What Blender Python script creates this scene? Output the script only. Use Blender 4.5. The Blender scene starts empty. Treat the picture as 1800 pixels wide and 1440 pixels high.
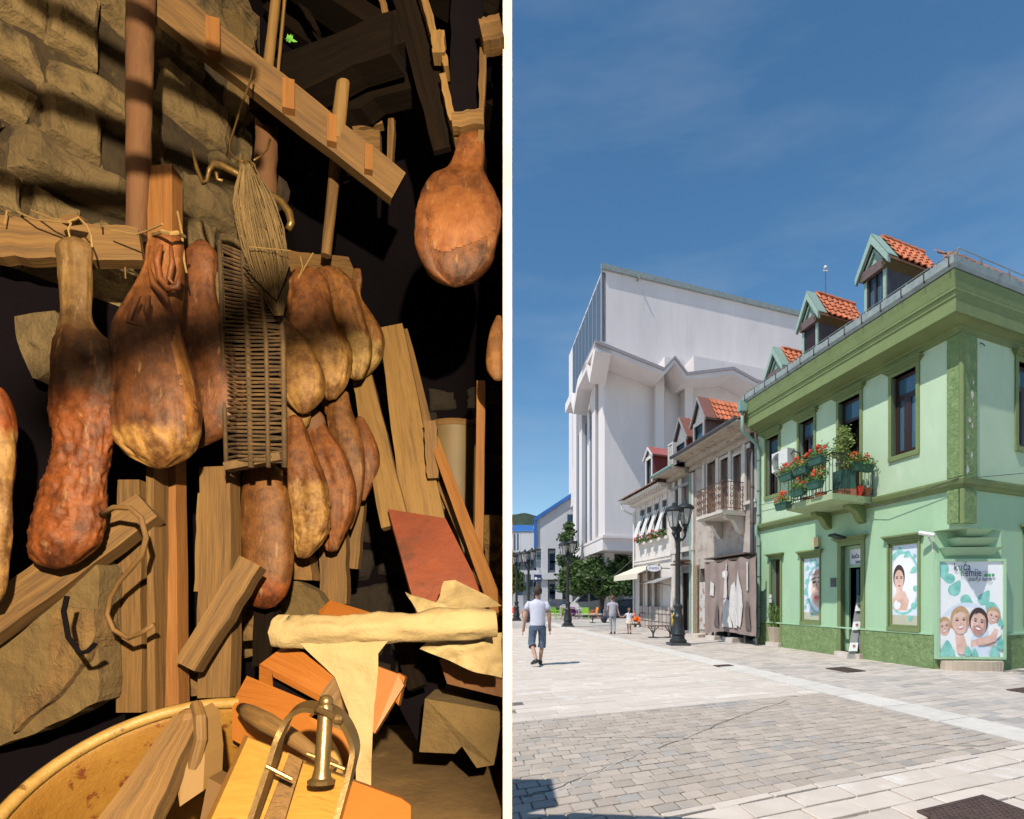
import bpy, bmesh, math, random
from mathutils import Vector, Matrix, noise
import numpy as np
random.seed(7)
R = math.radians
SC = bpy.context.scene
COL = SC.collection

# ------------------------------------------------------------------ camera, sky, sun
F, EYE, HZ = 1012.0, 1.5, 1052.0          # focal length (photo px), eye height (m), horizon row
cam = bpy.data.cameras.new("camera"); camo = bpy.data.objects.new("camera", cam); COL.objects.link(camo)
camo.location = (0, 0, EYE); camo.rotation_euler = (R(90), 0, 0)
cam.sensor_width = 36; cam.lens = 36 * F / 1800; cam.shift_y = (HZ - 720) / 1800
cam.clip_start = 0.02; cam.clip_end = 4000
SC.camera = camo

SUN = Vector((0.45, 0.34, -0.825)).normalized()      # direction the light travels
elev = math.asin(-SUN.z); azim = math.atan2(-SUN.x, -SUN.y)
w = bpy.data.worlds.new("World"); SC.world = w; w.use_nodes = True
nt = w.node_tree; nt.nodes.clear()
sky = nt.nodes.new("ShaderNodeTexSky"); sky.sky_type = 'NISHITA'; sky.sun_disc = False
sky.sun_elevation = elev; sky.sun_rotation = azim % (2 * math.pi)
sky.air_density = 1.0; sky.dust_density = 0.25; sky.ozone_density = 2.0; sky.altitude = 300
tc = nt.nodes.new("ShaderNodeTexCoord"); mp = nt.nodes.new("ShaderNodeMapping")
mp.inputs['Scale'].default_value = (1.3, 2.2, 5.5); mp.inputs['Rotation'].default_value = (0.15, 0.3, 0.4)
nz = nt.nodes.new("ShaderNodeTexNoise"); nz.inputs['Scale'].default_value = 1.7; nz.inputs['Detail'].default_value = 7
nz.inputs['Roughness'].default_value = 0.55
cr = nt.nodes.new("ShaderNodeValToRGB"); cr.color_ramp.elements[0].position = 0.50; cr.color_ramp.elements[1].position = 0.85
cr.color_ramp.elements[0].color = (0, 0, 0, 1); cr.color_ramp.elements[1].color = (.26, .26, .26, 1)
mx = nt.nodes.new("ShaderNodeMix"); mx.data_type = 'RGBA'
mx.inputs[7].default_value = (4.6, 5.2, 6.0, 1)
bg = nt.nodes.new("ShaderNodeBackground"); bg.inputs[1].default_value = 0.11
wo = nt.nodes.new("ShaderNodeOutputWorld")
L = nt.links.new
L(tc.outputs['Generated'], mp.inputs[0]); L(mp.outputs[0], nz.inputs[0]); L(nz.outputs[0], cr.inputs[0])
L(cr.outputs[0], mx.inputs[0]); hv = nt.nodes.new('ShaderNodeHueSaturation'); hv.inputs['Saturation'].default_value = 1.2; hv.inputs['Value'].default_value = 1.28; hv.inputs['Hue'].default_value = .492; L(sky.outputs[0], hv.inputs['Color']); L(hv.outputs[0], mx.inputs[6]); L(mx.outputs[2], bg.inputs[0]); L(bg.outputs[0], wo.inputs[0])
sl = bpy.data.lights.new("sun", 'SUN'); sl.energy = 4.9; sl.angle = R(0.5); sl.color = (1.0, 0.945, 0.86)
so = bpy.data.objects.new("sun", sl); COL.objects.link(so)
so.rotation_euler = SUN.to_track_quat('-Z', 'Y').to_euler(); so.location = (-10, -8, 20)
# the warm work lamp that lights the smokehouse (its housing is built with it further down)
LAMP = Vector((0.30, -0.80, 2.02))
wl = bpy.data.lights.new("work_lamp_bulb", 'SPOT'); wl.energy = 1150; wl.color = (1.0, 0.75, 0.48)
wl.spot_size = R(155); wl.spot_blend = 0.25; wl.shadow_soft_size = 0.024
wlo = bpy.data.objects.new("work_lamp_bulb", wl); COL.objects.link(wlo); wlo.location = LAMP
wlo.rotation_euler = Vector((-0.62, 1.6, -0.10)).to_track_quat('-Z', 'Y').to_euler()
SC.view_settings.view_transform = 'Standard'; SC.view_settings.look = 'None'
SC.view_settings.exposure = 0.0; SC.view_settings.gamma = 1.0; SC.view_settings.use_curve_mapping = False
SC.cycles.max_bounces = 6; SC.cycles.diffuse_bounces = 3; SC.cycles.glossy_bounces = 3

# ------------------------------------------------------------------ helpers
def P(px, py, D):
    return Vector(((px - 900) / F * D, D, EYE + (HZ - py) / F * D))
def G(px, py, z=0.0):
    return P(px, py, F * (EYE - z) / (py - HZ))

def wloc(o):
    v = Vector((0, 0, 0))
    while o is not None:
        v = v + o.location; o = o.parent
    return v

def tag(o, label=None, cat=None, group=None, kind=None):
    if label: o['label'] = label
    if cat: o['category'] = cat
    if group: o['group'] = group
    if kind: o['kind'] = kind
    return o
def thing(name, label, cat, loc, group=None):
    o = bpy.data.objects.new(name, None); COL.objects.link(o); o.location = loc
    o.empty_display_size = 0.1
    return tag(o, label, cat, group)

class MB:
    """collects faces in world coordinates, builds ONE mesh object"""
    def __init__(s): s.v = []; s.f = []; s.m = []; s.uv = []
    def add(s, vs, fs, mi=0, uvs=None):
        b = len(s.v); s.v += [tuple(x) for x in vs]
        for i, f in enumerate(fs):
            s.f.append([b + k for k in f]); s.m.append(mi)
            s.uv.append(uvs[i] if uvs else [(0, 0)] * len(f))
    def hexa(s, c, mi=0):   # 8 corners: bottom 4 ccw, top 4
        e1 = (Vector(c[1]) - Vector(c[0])).length; e2 = (Vector(c[3]) - Vector(c[0])).length; e3 = (Vector(c[4]) - Vector(c[0])).length
        fs = [(3, 2, 1, 0), (4, 5, 6, 7), (0, 1, 5, 4), (1, 2, 6, 5), (2, 3, 7, 6), (3, 0, 4, 7)]
        def q(a, b): return [(0, 0), (a, 0), (a, b), (0, b)]
        s.add(c, fs, mi, [q(e1, e2), q(e1, e2), q(e1, e3), q(e2, e3), q(e1, e3), q(e2, e3)])
    def box(s, c, sz, rot=None, mi=0):
        x, y, z = sz[0] / 2, sz[1] / 2, sz[2] / 2
        pts = [Vector(p) for p in ((-x, -y, -z), (x, -y, -z), (x, y, -z), (-x, y, -z), (-x, -y, z), (x, -y, z), (x, y, z), (-x, y, z))]
        if rot is not None: pts = [rot @ p for p in pts]
        s.hexa([Vector(c) + p for p in pts], mi)
    def prism(s, poly, ext, mi=0):
        n = len(poly); ext = Vector(ext)
        a = [Vector(p) for p in poly]; b = [p + ext for p in a]
        fs = [tuple(range(n - 1, -1, -1)), tuple(range(n, 2 * n))] + [(i, (i + 1) % n, n + (i + 1) % n, n + i) for i in range(n)]
        s.add(a + b, fs, mi)
    def quad(s, a, b, c, d, mi=0):
        e1 = (Vector(b) - Vector(a)).length; e2 = (Vector(d) - Vector(a)).length
        s.add([a, b, c, d], [(0, 1, 2, 3)], mi, [[(0, 0), (e1, 0), (e1, e2), (0, e2)]])
    def poly(s, pts, mi=0): s.add(pts, [tuple(range(len(pts)))], mi)
    def beam(s, a, b, wd, th, side=None, mi=0, wb=None, jag=0.0, seg=1):
        a = Vector(a); b = Vector(b); ax = (b - a).normalized()
        sd = Vector(side) if side is not None else ax.cross(Vector((0, 1, 0)))
        if sd.length < 1e-4: sd = ax.cross(Vector((1, 0, 0)))
        sd = (sd - ax * sd.dot(ax)).normalized(); dp = ax.cross(sd).normalized()
        Lg = (b - a).length; wb = wd if wb is None else wb; rings = []
        for i in range(seg + 1):
            t = i / seg; c = a.lerp(b, t); ww = wd + (wb - wd) * t; j = jag * (random.random() - .5) if jag else 0; k = jag * (random.random() - .5) if jag else 0
            rings.append([c + sd * (x * ww / 2) + sd * (j if x < 0 else k) + dp * (y * th / 2) for x, y in ((-1, -1), (1, -1), (1, 1), (-1, 1))])
        v = [p for r in rings for p in r]; fs = [(3, 2, 1, 0), tuple(4 * seg + q for q in (0, 1, 2, 3))]; uv = [[(0, 0), (0, wd), (th, wd), (th, 0)]] * 2
        for i in range(seg):
            l0 = Lg * i / seg; l1 = Lg * (i + 1) / seg
            for q in range(4):
                r = (q + 1) % 4; v0 = (0, wd, wd + th, 2 * wd + th, 2 * (wd + th))[q]; v1 = (0, wd, wd + th, 2 * wd + th, 2 * (wd + th))[q + 1]
                fs.append((4 * i + q, 4 * i + r, 4 * i + 4 + r, 4 * i + 4 + q)); uv.append([(l0, v0), (l0, v1), (l1, v1), (l1, v0)])
        s.add(v, fs, mi, uv)
    def tube(s, pts, rad, seg=8, mi=0, cap=True, rough=0.0, flat=1.0):
        pts = [Vector(p) for p in pts]; n = len(pts)
        if not isinstance(rad, (list, tuple)): rad = [rad] * n
        t0 = (pts[1] - pts[0]).normalized(); ref = Vector((0, 0, 1)) if abs(t0.z) < .9 else Vector((1, 0, 0))
        side = t0.cross(ref).normalized(); vs = []; L0 = 0; Ls = []
        for i, p in enumerate(pts):
            t = (pts[min(i + 1, n - 1)] - pts[max(i - 1, 0)]).normalized()
            side = (side - t * side.dot(t)).normalized(); up = t.cross(side)
            if i: L0 += (p - pts[i - 1]).length
            Ls.append(L0)
            for k in range(seg):
                a = 2 * math.pi * k / seg
                r = rad[i] * (1 + (rough * noise.noise(Vector((math.cos(a) * 2, math.sin(a) * 2, L0 * 14)) + pts[0] * 7) if rough else 0))
                vs.append(p + side * (math.cos(a) * r) + up * (math.sin(a) * r * flat))
        fs = []; uv = []
        for i in range(n - 1):
            for k in range(seg):
                k2 = (k + 1) % seg; c = 2 * math.pi * rad[i] / seg
                fs.append((i * seg + k, i * seg + k2, (i + 1) * seg + k2, (i + 1) * seg + k))
                uv.append([(Ls[i], k * c), (Ls[i], (k + 1) * c), (Ls[i + 1], (k + 1) * c), (Ls[i + 1], k * c)])
        if cap:
            fs.append(tuple(range(seg - 1, -1, -1))); uv.append([(0, 0)] * seg)
            fs.append(tuple((n - 1) * seg + k for k in range(seg))); uv.append([(0, 0)] * seg)
        s.add(vs, fs, mi, uv)
    def lathe(s, c, prof, seg=16, mi=0, axis=None):   # prof: (radius, height)
        c = Vector(c); q = Vector(axis).to_track_quat('Z', 'Y') if axis is not None else None; vs = []
        for r, h in prof:
            for k in range(seg):
                a = 2 * math.pi * k / seg; p = Vector((r * math.cos(a), r * math.sin(a), h))
                vs.append(c + (q @ p if q else p))
        fs = []; m = len(prof)
        for i in range(m - 1):
            for k in range(seg): fs.append((i * seg + k, i * seg + (k + 1) % seg, (i + 1) * seg + (k + 1) % seg, (i + 1) * seg + k))
        if prof[0][0] > 1e-5: fs.append(tuple(range(seg - 1, -1, -1)))
        if prof[-1][0] > 1e-5: fs.append(tuple((m - 1) * seg + k for k in range(seg)))
        s.add(vs, fs, mi)
    def ball(s, c, r, seg=10, rings=6, mi=0, sc=(1, 1, 1), jit=0):
        c = Vector(c); vs = []
        for i in range(rings + 1):
            th = math.pi * i / rings
            for k in range(seg):
                a = 2 * math.pi * k / seg
                d = Vector((math.sin(th) * math.cos(a) * sc[0], math.sin(th) * math.sin(a) * sc[1], math.cos(th) * sc[2]))
                rr = r * (1 + jit * noise.noise(d * 3 + c * 5)) if jit else r
                vs.append(c + d * rr)
        fs = [(i * seg + k, (i + 1) * seg + k, (i + 1) * seg + (k + 1) % seg, i * seg + (k + 1) % seg) for i in range(rings) for k in range(seg)]
        s.add(vs, fs, mi)
    def build(s, name, mats, parent=None, smooth=False, kind=None, label=None, cat=None, group=None, autos=None):
        off = wloc(parent) if parent is not None else Vector((0, 0, 0))
        top = parent is None
        if top and s.v:    # origin at the base of the thing
            a = np.array(s.v); off = Vector(((a[:, 0].min() + a[:, 0].max()) / 2, (a[:, 1].min() + a[:, 1].max()) / 2, a[:, 2].min()))
        me = bpy.data.meshes.new(name)
        me.from_pydata([(x - off.x, y - off.y, z - off.z) for x, y, z in s.v], [], s.f)
        if not isinstance(mats, (list, tuple)): mats = [mats]
        for m in mats: me.materials.append(m)
        if len(mats) > 1: me.polygons.foreach_set('material_index', s.m)
        uvl = me.uv_layers.new(name="UVMap"); flat = [c for f in s.uv for u in f for c in u]
        uvl.data.foreach_set('uv', flat)
        if smooth: me.polygons.foreach_set('use_smooth', [True] * len(me.polygons))
        me.update()
        if autos is not None:
            bm = bmesh.new(); bm.from_mesh(me); lim = R(autos)
            for e in bm.edges:
                if len(e.link_faces) == 2 and e.calc_face_angle(0) > lim: e.smooth = False
            bm.to_mesh(me); bm.free()
        o = bpy.data.objects.new(name, me); COL.objects.link(o)
        if top: o.location = off
        else: o.parent = parent
        tag(o, label, cat, group, kind)
        return o

# ------------------------------------------------------------------ materials
_M = {}
def mat(name, c1, c2=None, scale=6, rough=.8, bump=.25, bscale=None, st=(1, 1, 1), uv=False, metal=0, isl=0, spec=.5, detail=6, c3=None, s3=2.0, t3=(.55, .7), trans=0, bdist=.01, wave=None):
    if name in _M: return _M[name]
    m = bpy.data.materials.new(name); m.use_nodes = True; n = m.node_tree; n.nodes.clear(); L = n.links.new
    out = n.nodes.new("ShaderNodeOutputMaterial"); b = n.nodes.new("ShaderNodeBsdfPrincipled"); L(b.outputs[0], out.inputs[0])
    tc = n.nodes.new("ShaderNodeTexCoord"); mp = n.nodes.new("ShaderNodeMapping"); mp.inputs['Scale'].default_value = st
    L(tc.outputs['UV' if uv else 'Object'], mp.inputs[0])
    c2 = c2 or tuple(x * .8 for x in c1)
    nz = n.nodes.new("ShaderNodeTexNoise"); nz.inputs['Scale'].default_value = scale; nz.inputs['Detail'].default_value = detail; nz.inputs['Roughness'].default_value = .62
    src = mp.outputs[0]
    oi = n.nodes.new("ShaderNodeObjectInfo")
    va = n.nodes.new("ShaderNodeVectorMath"); va.operation = 'MULTIPLY_ADD'; va.inputs[1].default_value = (1, 1, 1)
    cx = n.nodes.new("ShaderNodeCombineXYZ"); mm = n.nodes.new("ShaderNodeMath"); mm.operation = 'MULTIPLY'; mm.inputs[1].default_value = 37
    L(oi.outputs['Random'], mm.inputs[0]); L(mm.outputs[0], cx.inputs[0]); L(mm.outputs[0], cx.inputs[2]); L(src, va.inputs[0]); L(cx.outputs[0], va.inputs[2]); src = va.outputs[0]
    L(src, nz.inputs[0])
    rp = n.nodes.new("ShaderNodeMapRange"); rp.inputs[1].default_value = .32; rp.inputs[2].default_value = .68; L(nz.outputs[0], rp.inputs[0])
    mx = n.nodes.new("ShaderNodeMix"); mx.data_type = 'RGBA'; mx.inputs[6].default_value = (*c1, 1); mx.inputs[7].default_value = (*c2, 1); L(rp.outputs[0], mx.inputs[0]); col = mx.outputs[2]
    if c3:
        n3 = n.nodes.new("ShaderNodeTexNoise"); n3.inputs['Scale'].default_value = s3; n3.inputs['Detail'].default_value = 8; n3.inputs['Roughness'].default_value = .7; L(src, n3.inputs[0])
        r3 = n.nodes.new("ShaderNodeMapRange"); r3.inputs[1].default_value = t3[0]; r3.inputs[2].default_value = t3[1]; L(n3.outputs[0], r3.inputs[0])
        m3 = n.nodes.new("ShaderNodeMix"); m3.data_type = 'RGBA'; m3.inputs[7].default_value = (*c3, 1); L(col, m3.inputs[6]); L(r3.outputs[0], m3.inputs[0]); col = m3.outputs[2]
    if isl:
        ge = n.nodes.new("ShaderNodeNewGeometry"); ad = n.nodes.new("ShaderNodeMath"); ad.operation = 'ADD'
        L(ge.outputs['Random Per Island'], ad.inputs[0]); L(oi.outputs['Random'], ad.inputs[1])
        fr = n.nodes.new("ShaderNodeMath"); fr.operation = 'FRACT'; L(ad.outputs[0], fr.inputs[0])
        mr = n.nodes.new("ShaderNodeMapRange"); mr.inputs[3].default_value = 1 - isl; mr.inputs[4].default_value = 1 + isl; L(fr.outputs[0], mr.inputs[0])
        vm = n.nodes.new("ShaderNodeVectorMath"); vm.operation = 'SCALE'; L(col, vm.inputs[0]); L(mr.outputs[0], vm.inputs[3]); col = vm.outputs[0]
    L(col, b.inputs['Base Color'])
    b.inputs['Roughness'].default_value = rough; b.inputs['Metallic'].default_value = metal; b.inputs['Specular IOR Level'].default_value = spec
    if trans: b.inputs['Transmission Weight'].default_value = trans
    if bump:
        nb = n.nodes.new("ShaderNodeTexNoise"); nb.inputs['Scale'].default_value = bscale or scale * 3; nb.inputs['Detail'].default_value = 7; nb.inputs['Roughness'].default_value = .65; L(src, nb.inputs[0])
        bp = n.nodes.new("ShaderNodeBump"); bp.inputs['Strength'].default_value = bump; bp.inputs['Distance'].default_value = bdist; L(nb.outputs[0], bp.inputs['Height']); L(bp.outputs[0], b.inputs['Normal'])
    _M[name] = m; return m
def wood(name, c1, c2, **k):
    return mat(name, c1, c2, scale=k.pop('scale', 4), st=(1.2, 22, 1), uv=True, bscale=k.pop('bscale', 9), rough=k.pop('rough', .75), bump=k.pop('bump', .5), bdist=.004, detail=8, **k)
def glassm(name, tint=(.03, .05, .07), rough=.06):
    return mat(name, tint, tint, rough=rough, bump=.02, bscale=.8, bdist=.02, spec=1.0)

class Fac:
    """a vertical facade plane: s along it, o outward, z up"""
    def __init__(f, O, u, n): f.O = Vector((O[0], O[1])); f.u = Vector(u).normalized(); f.n = Vector(n).normalized()
    def pt(f, s, o, z): q = f.O + f.u * s + f.n * o; return Vector((q.x, q.y, z))
    def s_at(f, px, o=0):
        r = (px - 900) / F; q = f.O + f.n * o
        return (q.x - r * q.y) / (r * f.u.y - f.u.x)
    def D(f, s, o=0): return (f.O + f.u * s + f.n * o).y
    def sz(f, px, py, o=0):
        s = f.s_at(px, o); return s, EYE + (HZ - py) / F * f.D(s, o)
    def box(f, mb, s0, s1, o0, o1, z0, z1, mi=0):
        c = [f.pt(s0, o0, z0), f.pt(s1, o0, z0), f.pt(s1, o1, z0), f.pt(s0, o1, z0), f.pt(s0, o0, z1), f.pt(s1, o0, z1), f.pt(s1, o1, z1), f.pt(s0, o1, z1)]
        mb.hexa(c, mi)
    def wall(f, mb, s0, s1, z0, z1, holes=(), th=.3, mi=0, ri=None):
        ri = mi if ri is None else ri
        S = sorted({s0, s1, *[h[0] for h in holes], *[h[1] for h in holes]}); Z = sorted({z0, z1, *[h[2] for h in holes], *[h[3] for h in holes]})
        S = [x for x in S if s0 <= x <= s1]; Z = [x for x in Z if z0 <= x <= z1]
        for i in range(len(S) - 1):
            for j in range(len(Z) - 1):
                cs, cz = (S[i] + S[i + 1]) / 2, (Z[j] + Z[j + 1]) / 2
                if any(h[0] < cs < h[1] and h[2] < cz < h[3] for h in holes): continue
                mb.quad(f.pt(S[i], 0, Z[j]), f.pt(S[i + 1], 0, Z[j]), f.pt(S[i + 1], 0, Z[j + 1]), f.pt(S[i], 0, Z[j + 1]), mi)
                mb.quad(f.pt(S[i], -th, Z[j]), f.pt(S[i + 1], -th, Z[j]), f.pt(S[i + 1], -th, Z[j + 1]), f.pt(S[i], -th, Z[j + 1]), mi)
        for a, b, c, d in holes:
            for (p, q, r_, t) in ((a, c, a, d), (b, c, b, d), (a, c, b, c), (a, d, b, d)):
                mb.quad(f.pt(p, 0, q), f.pt(r_, 0, t), f.pt(r_, -th, t), f.pt(p, -th, q), ri)

_font = None
def text(body, origin, ux, uz, size, m, parent, name='lettering', xs=1.0, shear=0, lift=(0, 0, 0), bold=0):
    cu = bpy.data.curves.new("t", 'FONT'); cu.body = body; cu.size = 1; cu.extrude = 0; cu.shear = shear; cu.offset = bold; cu.resolution_u = 2
    o = bpy.data.objects.new("t", cu); COL.objects.link(o)
    dg = bpy.context.evaluated_depsgraph_get(); me = bpy.data.meshes.new_from_object(o.evaluated_get(dg))
    bpy.data.objects.remove(o)
    ux = Vector(ux).normalized(); uz = Vector(uz).normalized(); nn = ux.cross(uz)
    mb = MB(); mb.v = [tuple(Vector(origin) + ux * (v.co.x * size * xs) + uz * (v.co.y * size) + Vector(lift)) for v in me.vertices]
    mb.f = [list(p.vertices) for p in me.polygons]; mb.m = [0] * len(mb.f); mb.uv = [[(0, 0)] * len(f) for f in mb.f]
    bpy.data.meshes.remove(me)
    return mb.build(name, m, parent)

def leafcloud(name, blobs, n, size, m, parent, seed=1, flatten=.8):
    """blobs: (cx,cy,cz,rx,ry,rz). leaf-sized quads scattered through the crown volume"""
    rg = np.random.RandomState(seed); vol = np.array([b[3] * b[4] * b[5] for b in blobs]) ** .75; pr = vol / vol.sum()
    idx = rg.choice(len(blobs), n, p=pr); B = np.array(blobs)[idx]
    d = rg.normal(size=(n, 3)); d /= np.linalg.norm(d, axis=1)[:, None]; rad = rg.rand(n) ** .35
    rad = rad * (1 + .22 * rg.normal(size=n) * (rad > .8))
    c = B[:, :3] + d * rad[:, None] * B[:, 3:]
    a = rg.normal(size=(n, 3)); a[:, 2] *= .6; a /= np.linalg.norm(a, axis=1)[:, None]
    nrm = d * .8 + rg.normal(size=(n, 3)) * .6; bb = np.cross(nrm, a); bb /= np.linalg.norm(bb, axis=1)[:, None] + 1e-6
    sz = size * (.6 + .8 * rg.rand(n))[:, None]
    A = a * sz; Bv = bb * sz * .55
    V = np.stack([c - A, c + Bv, c + A, c - Bv], 1).reshape(-1, 3)
    mb = MB(); mb.v = V.tolist(); mb.f = [[4 * i, 4 * i + 1, 4 * i + 2, 4 * i + 3] for i in range(n)]; mb.m = [0] * n; mb.uv = [[(0, 0)] * 4] * n
    return mb.build(name, m, parent)
def leafmat(name, c1, c2):
    m = mat(name, c1, c2, scale=1.2, rough=.55, bump=0, isl=.45)
    n = m.node_tree; b = next(x for x in n.nodes if x.type == 'BSDF_PRINCIPLED'); out = next(x for x in n.nodes if x.type == 'OUTPUT_MATERIAL')
    tr = n.nodes.new("ShaderNodeBsdfTranslucent"); ms = n.nodes.new("ShaderNodeMixShader"); ms.inputs[0].default_value = .25
    n.links.new(b.inputs['Base Color'].links[0].from_socket, tr.inputs[0])
    n.links.new(b.outputs[0], ms.inputs[1]); n.links.new(tr.outputs[0], ms.inputs[2]); n.links.new(ms.outputs[0], out.inputs[0])
    return m
# ================================================================== GROUND
u1 = Vector((-120, 1012)).normalized(); u2 = Vector((2250, 1012)).normalized()
O0 = Vector((5.38, 8.07)); DET = u1.x * u2.y - u1.y * u2.x
def ab(p): dx, dy = p[0] - O0.x, p[1] - O0.y; return ((dx * u2.y - dy * u2.x) / DET, (u1.x * dy - u1.y * dx) / DET)
def AB(a, b, z=0): q = O0 + u1 * a + u2 * b; return Vector((q.x, q.y, z))
m_ground = mat('paving_far', (.46, .41, .365), (.36, .325, .30), scale=.9, rough=.85, bump=.3, bscale=8, c3=(.52, .48, .43), s3=.35, t3=(.5, .62))
m_mortar = mat('mortar', (.66, .61, .54), (.40, .35, .30), scale=1.7, rough=.95, bump=.6, bscale=60, c3=(.13, .115, .10), s3=.7, t3=(.46, .55))
m_brick = mat('stone_sett', (.40, .335, .275), (.455, .385, .32), scale=5, rough=.85, bump=.5, bscale=70, isl=.11, c3=(.34, .315, .29), s3=.6, t3=(.5, .62), bdist=.004)
m_slab = mat('limestone_slab', (.54, .465, .395), (.62, .54, .465), scale=3, rough=.85, bump=.6, bscale=45, isl=.07, c3=(.68, .625, .57), s3=2.2, t3=(.55, .65), bdist=.006)
m_grey = mat('grey_paver', (.45, .39, .34), (.52, .455, .40), scale=3, rough=.85, bump=.5, bscale=50, isl=.12, c3=(.34, .315, .295), s3=.5, t3=(.5, .62), bdist=.005)
m_strip = mat('white_kerb_stone', (.66, .62, .56), (.55, .50, .45), scale=6, rough=.8, bump=.6, bscale=40, isl=.05, bdist=.006)
mb = MB()
mb.quad((-600, -300, -.03), (900, -300, -.03), (900, 1500, -.03), (-600, 1500, -.03))
ground = mb.build('ground', m_ground, kind='structure')
mb = MB()
a0 = ab(G(900, 1270).xy)[0]; af = ab(G(1350, 1394).xy)[0]
def region(a1, a2, b1, b2, z, m, name):
    mb = MB(); mb.quad(AB(a1, b1, z), AB(a1, b2, z), AB(a2, b2, z), AB(a2, b1, z)); return mb.build(name, m, kind='structure')
region(-9, 22, -14, 14, -.014, m_mortar, 'paving_bed')
region(22.01, 90, -30, 2, -.006, m_ground, 'street')
far_w = region(22.01, 90, 2.01, 14, -.006, m_ground, 'pavement')

def setts(name, m, a1, a2, b1, b2, rh, ln, gap, parent, z=0.0, dmax=99, rough=0.004, jit=.006, half=True, ncount=300):
    cand = []; a = a1; r = 0
    while a < a2 - .02:
        h = min(rh * (1 + .06 * (random.random() - .5)), a2 - a); b = b1 - (ln * .5 if (r % 2 and half) else 0) - random.random() * (.12 * ln)
        while b < b2:
            l = ln * (1 + (.3 if ln > .3 else .08) * (random.random() - .5)); bb0, bb1 = max(b, b1), min(b + l, b2)
            if bb1 - bb0 > .04:
                c = AB(a + h / 2, (bb0 + bb1) / 2)
                if c.y > .5:
                    px = 900 + F * c.x / c.y; py = HZ + F * EYE / c.y
                    if 860 < px < 1900 and py < 1490 and c.y < dmax: cand.append((c.y, a, a + h, bb0, bb1))
            b += l
        a += h; r += 1
    cand.sort(); rest = MB()
    for i, (y, p0, p1, q0, q1) in enumerate(cand):
        g = gap / 2; e = min(.008, g); zz = z + rough * (random.random() - .5)
        tl = [rough * .8 * (random.random() - .5) for _ in range(4)]
        J = [(random.random() - .5) * jit for _ in range(8)]
        lo = [AB(p0 + g + J[0], q0 + g + J[1]), AB(p0 + g + J[2], q1 - g + J[3]), AB(p1 - g + J[4], q1 - g + J[5]), AB(p1 - g + J[6], q0 + g + J[7])]
        cc = sum(lo, Vector()) / 4
        top = [v + (cc - v).normalized() * .007 for v in lo]
        mid = [Vector((v.x, v.y, zz - .004 + tl[k])) for k, v in enumerate(lo)]; tp = [Vector((v.x, v.y, zz + tl[k])) for k, v in enumerate(top)]
        bt = [Vector((v.x, v.y, -.02)) for v in lo]
        o = MB() if i < ncount else rest
        o.add(bt + mid + tp, [(8, 9, 10, 11)] + [(k, (k + 1) % 4, 4 + (k + 1) % 4, 4 + k) for k in range(4)] + [(4 + k, 4 + (k + 1) % 4, 8 + (k + 1) % 4, 8 + k) for k in range(4)])
        if i < ncount: o.build(name, m, parent)
    if rest.v: rest.build(name + '_field', m, parent, kind='stuff')
    return len(cand)
pv = bpy.data.objects.new('sett_paving', None); COL.objects.link(pv); pv['kind'] = 'structure'
setts('stone_sett', m_brick, af, a0, -9, -.33, .150, .200, .014, pv, jit=.009)
pv2 = bpy.data.objects.new('limestone_paving', None); COL.objects.link(pv2); pv2['kind'] = 'structure'
setts('limestone_slab', m_slab, -8.5, af, -9, 5, .255, .54, .018, pv2, z=.004, rough=.01, jit=.02)
pv3 = bpy.data.objects.new('street_paving', None); COL.objects.link(pv3); pv3['kind'] = 'structure'
setts('paving_slab', m_slab, a0, 21.9, -14, -.33, .26, .95, .007, pv3, z=-.002, rough=.003, jit=.004, dmax=30)
pv4 = bpy.data.objects.new('footway_paving', None); COL.objects.link(pv4); pv4['kind'] = 'structure'
setts('grey_paver', m_grey, af, 21.9, .33, 5.2, .20, .48, .010, pv4, z=0, rough=.004, dmax=30)
pv5 = bpy.data.objects.new('kerb_strip', None); COL.objects.link(pv5); pv5['kind'] = 'structure'
mbr = None
a = af
while a < 60:
    o = MB(); l = .9 + random.random() * .25
    lo = [AB(a + .006, -.325, -.02), AB(a + l - .006, -.325, -.02), AB(a + l - .006, .325, -.02), AB(a + .006, .325, -.02)]
    o.add([*lo, *[Vector((v.x, v.y, .006)) for v in lo]], [(4, 5, 6, 7), (0, 1, 5, 4), (1, 2, 6, 5), (2, 3, 7, 6), (3, 0, 4, 7)])
    o.build('kerb_stone', m_strip, pv5); a += l
# wires / cracks across the setts, drain covers
m_iron = mat('cast_iron', (.075, .05, .042), (.13, .085, .07), scale=20, rough=.75, bump=.3, metal=.3)
m_tar = mat('tar_crack', (.10, .085, .075), (.17, .15, .13), scale=9, rough=.9, bump=.5)
def crack(pts, r, m):
    out = []
    for i in range(len(pts) - 1):
        for k in range(7):
            q = G(*pts[i]).lerp(G(*pts[i + 1]), k / 7); out.append(q + Vector((random.uniform(-.012, .012), random.uniform(-.03, .03), .001)))
    mb = MB(); mb.tube(out, [r * random.uniform(.5, 1.4) for _ in out], 5, flat=.35); mb.build('crack', m, pv)
crack([(918, 1402), (1000, 1378), (1090, 1338), (1200, 1300), (1300, 1258), (1395, 1228)], .007, m_tar)
crack([(960, 1297), (1120, 1296), (1260, 1300), (1420, 1303), (1600, 1309), (1770, 1312)], .005, m_tar)
m_limes = mat('lime_mortar', (.66, .62, .56), (.5, .46, .42), scale=12, rough=.9, bump=.5)
crack([(905, 1412), (975, 1392), (1060, 1352), (1140, 1320)], .006, m_limes)
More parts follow.
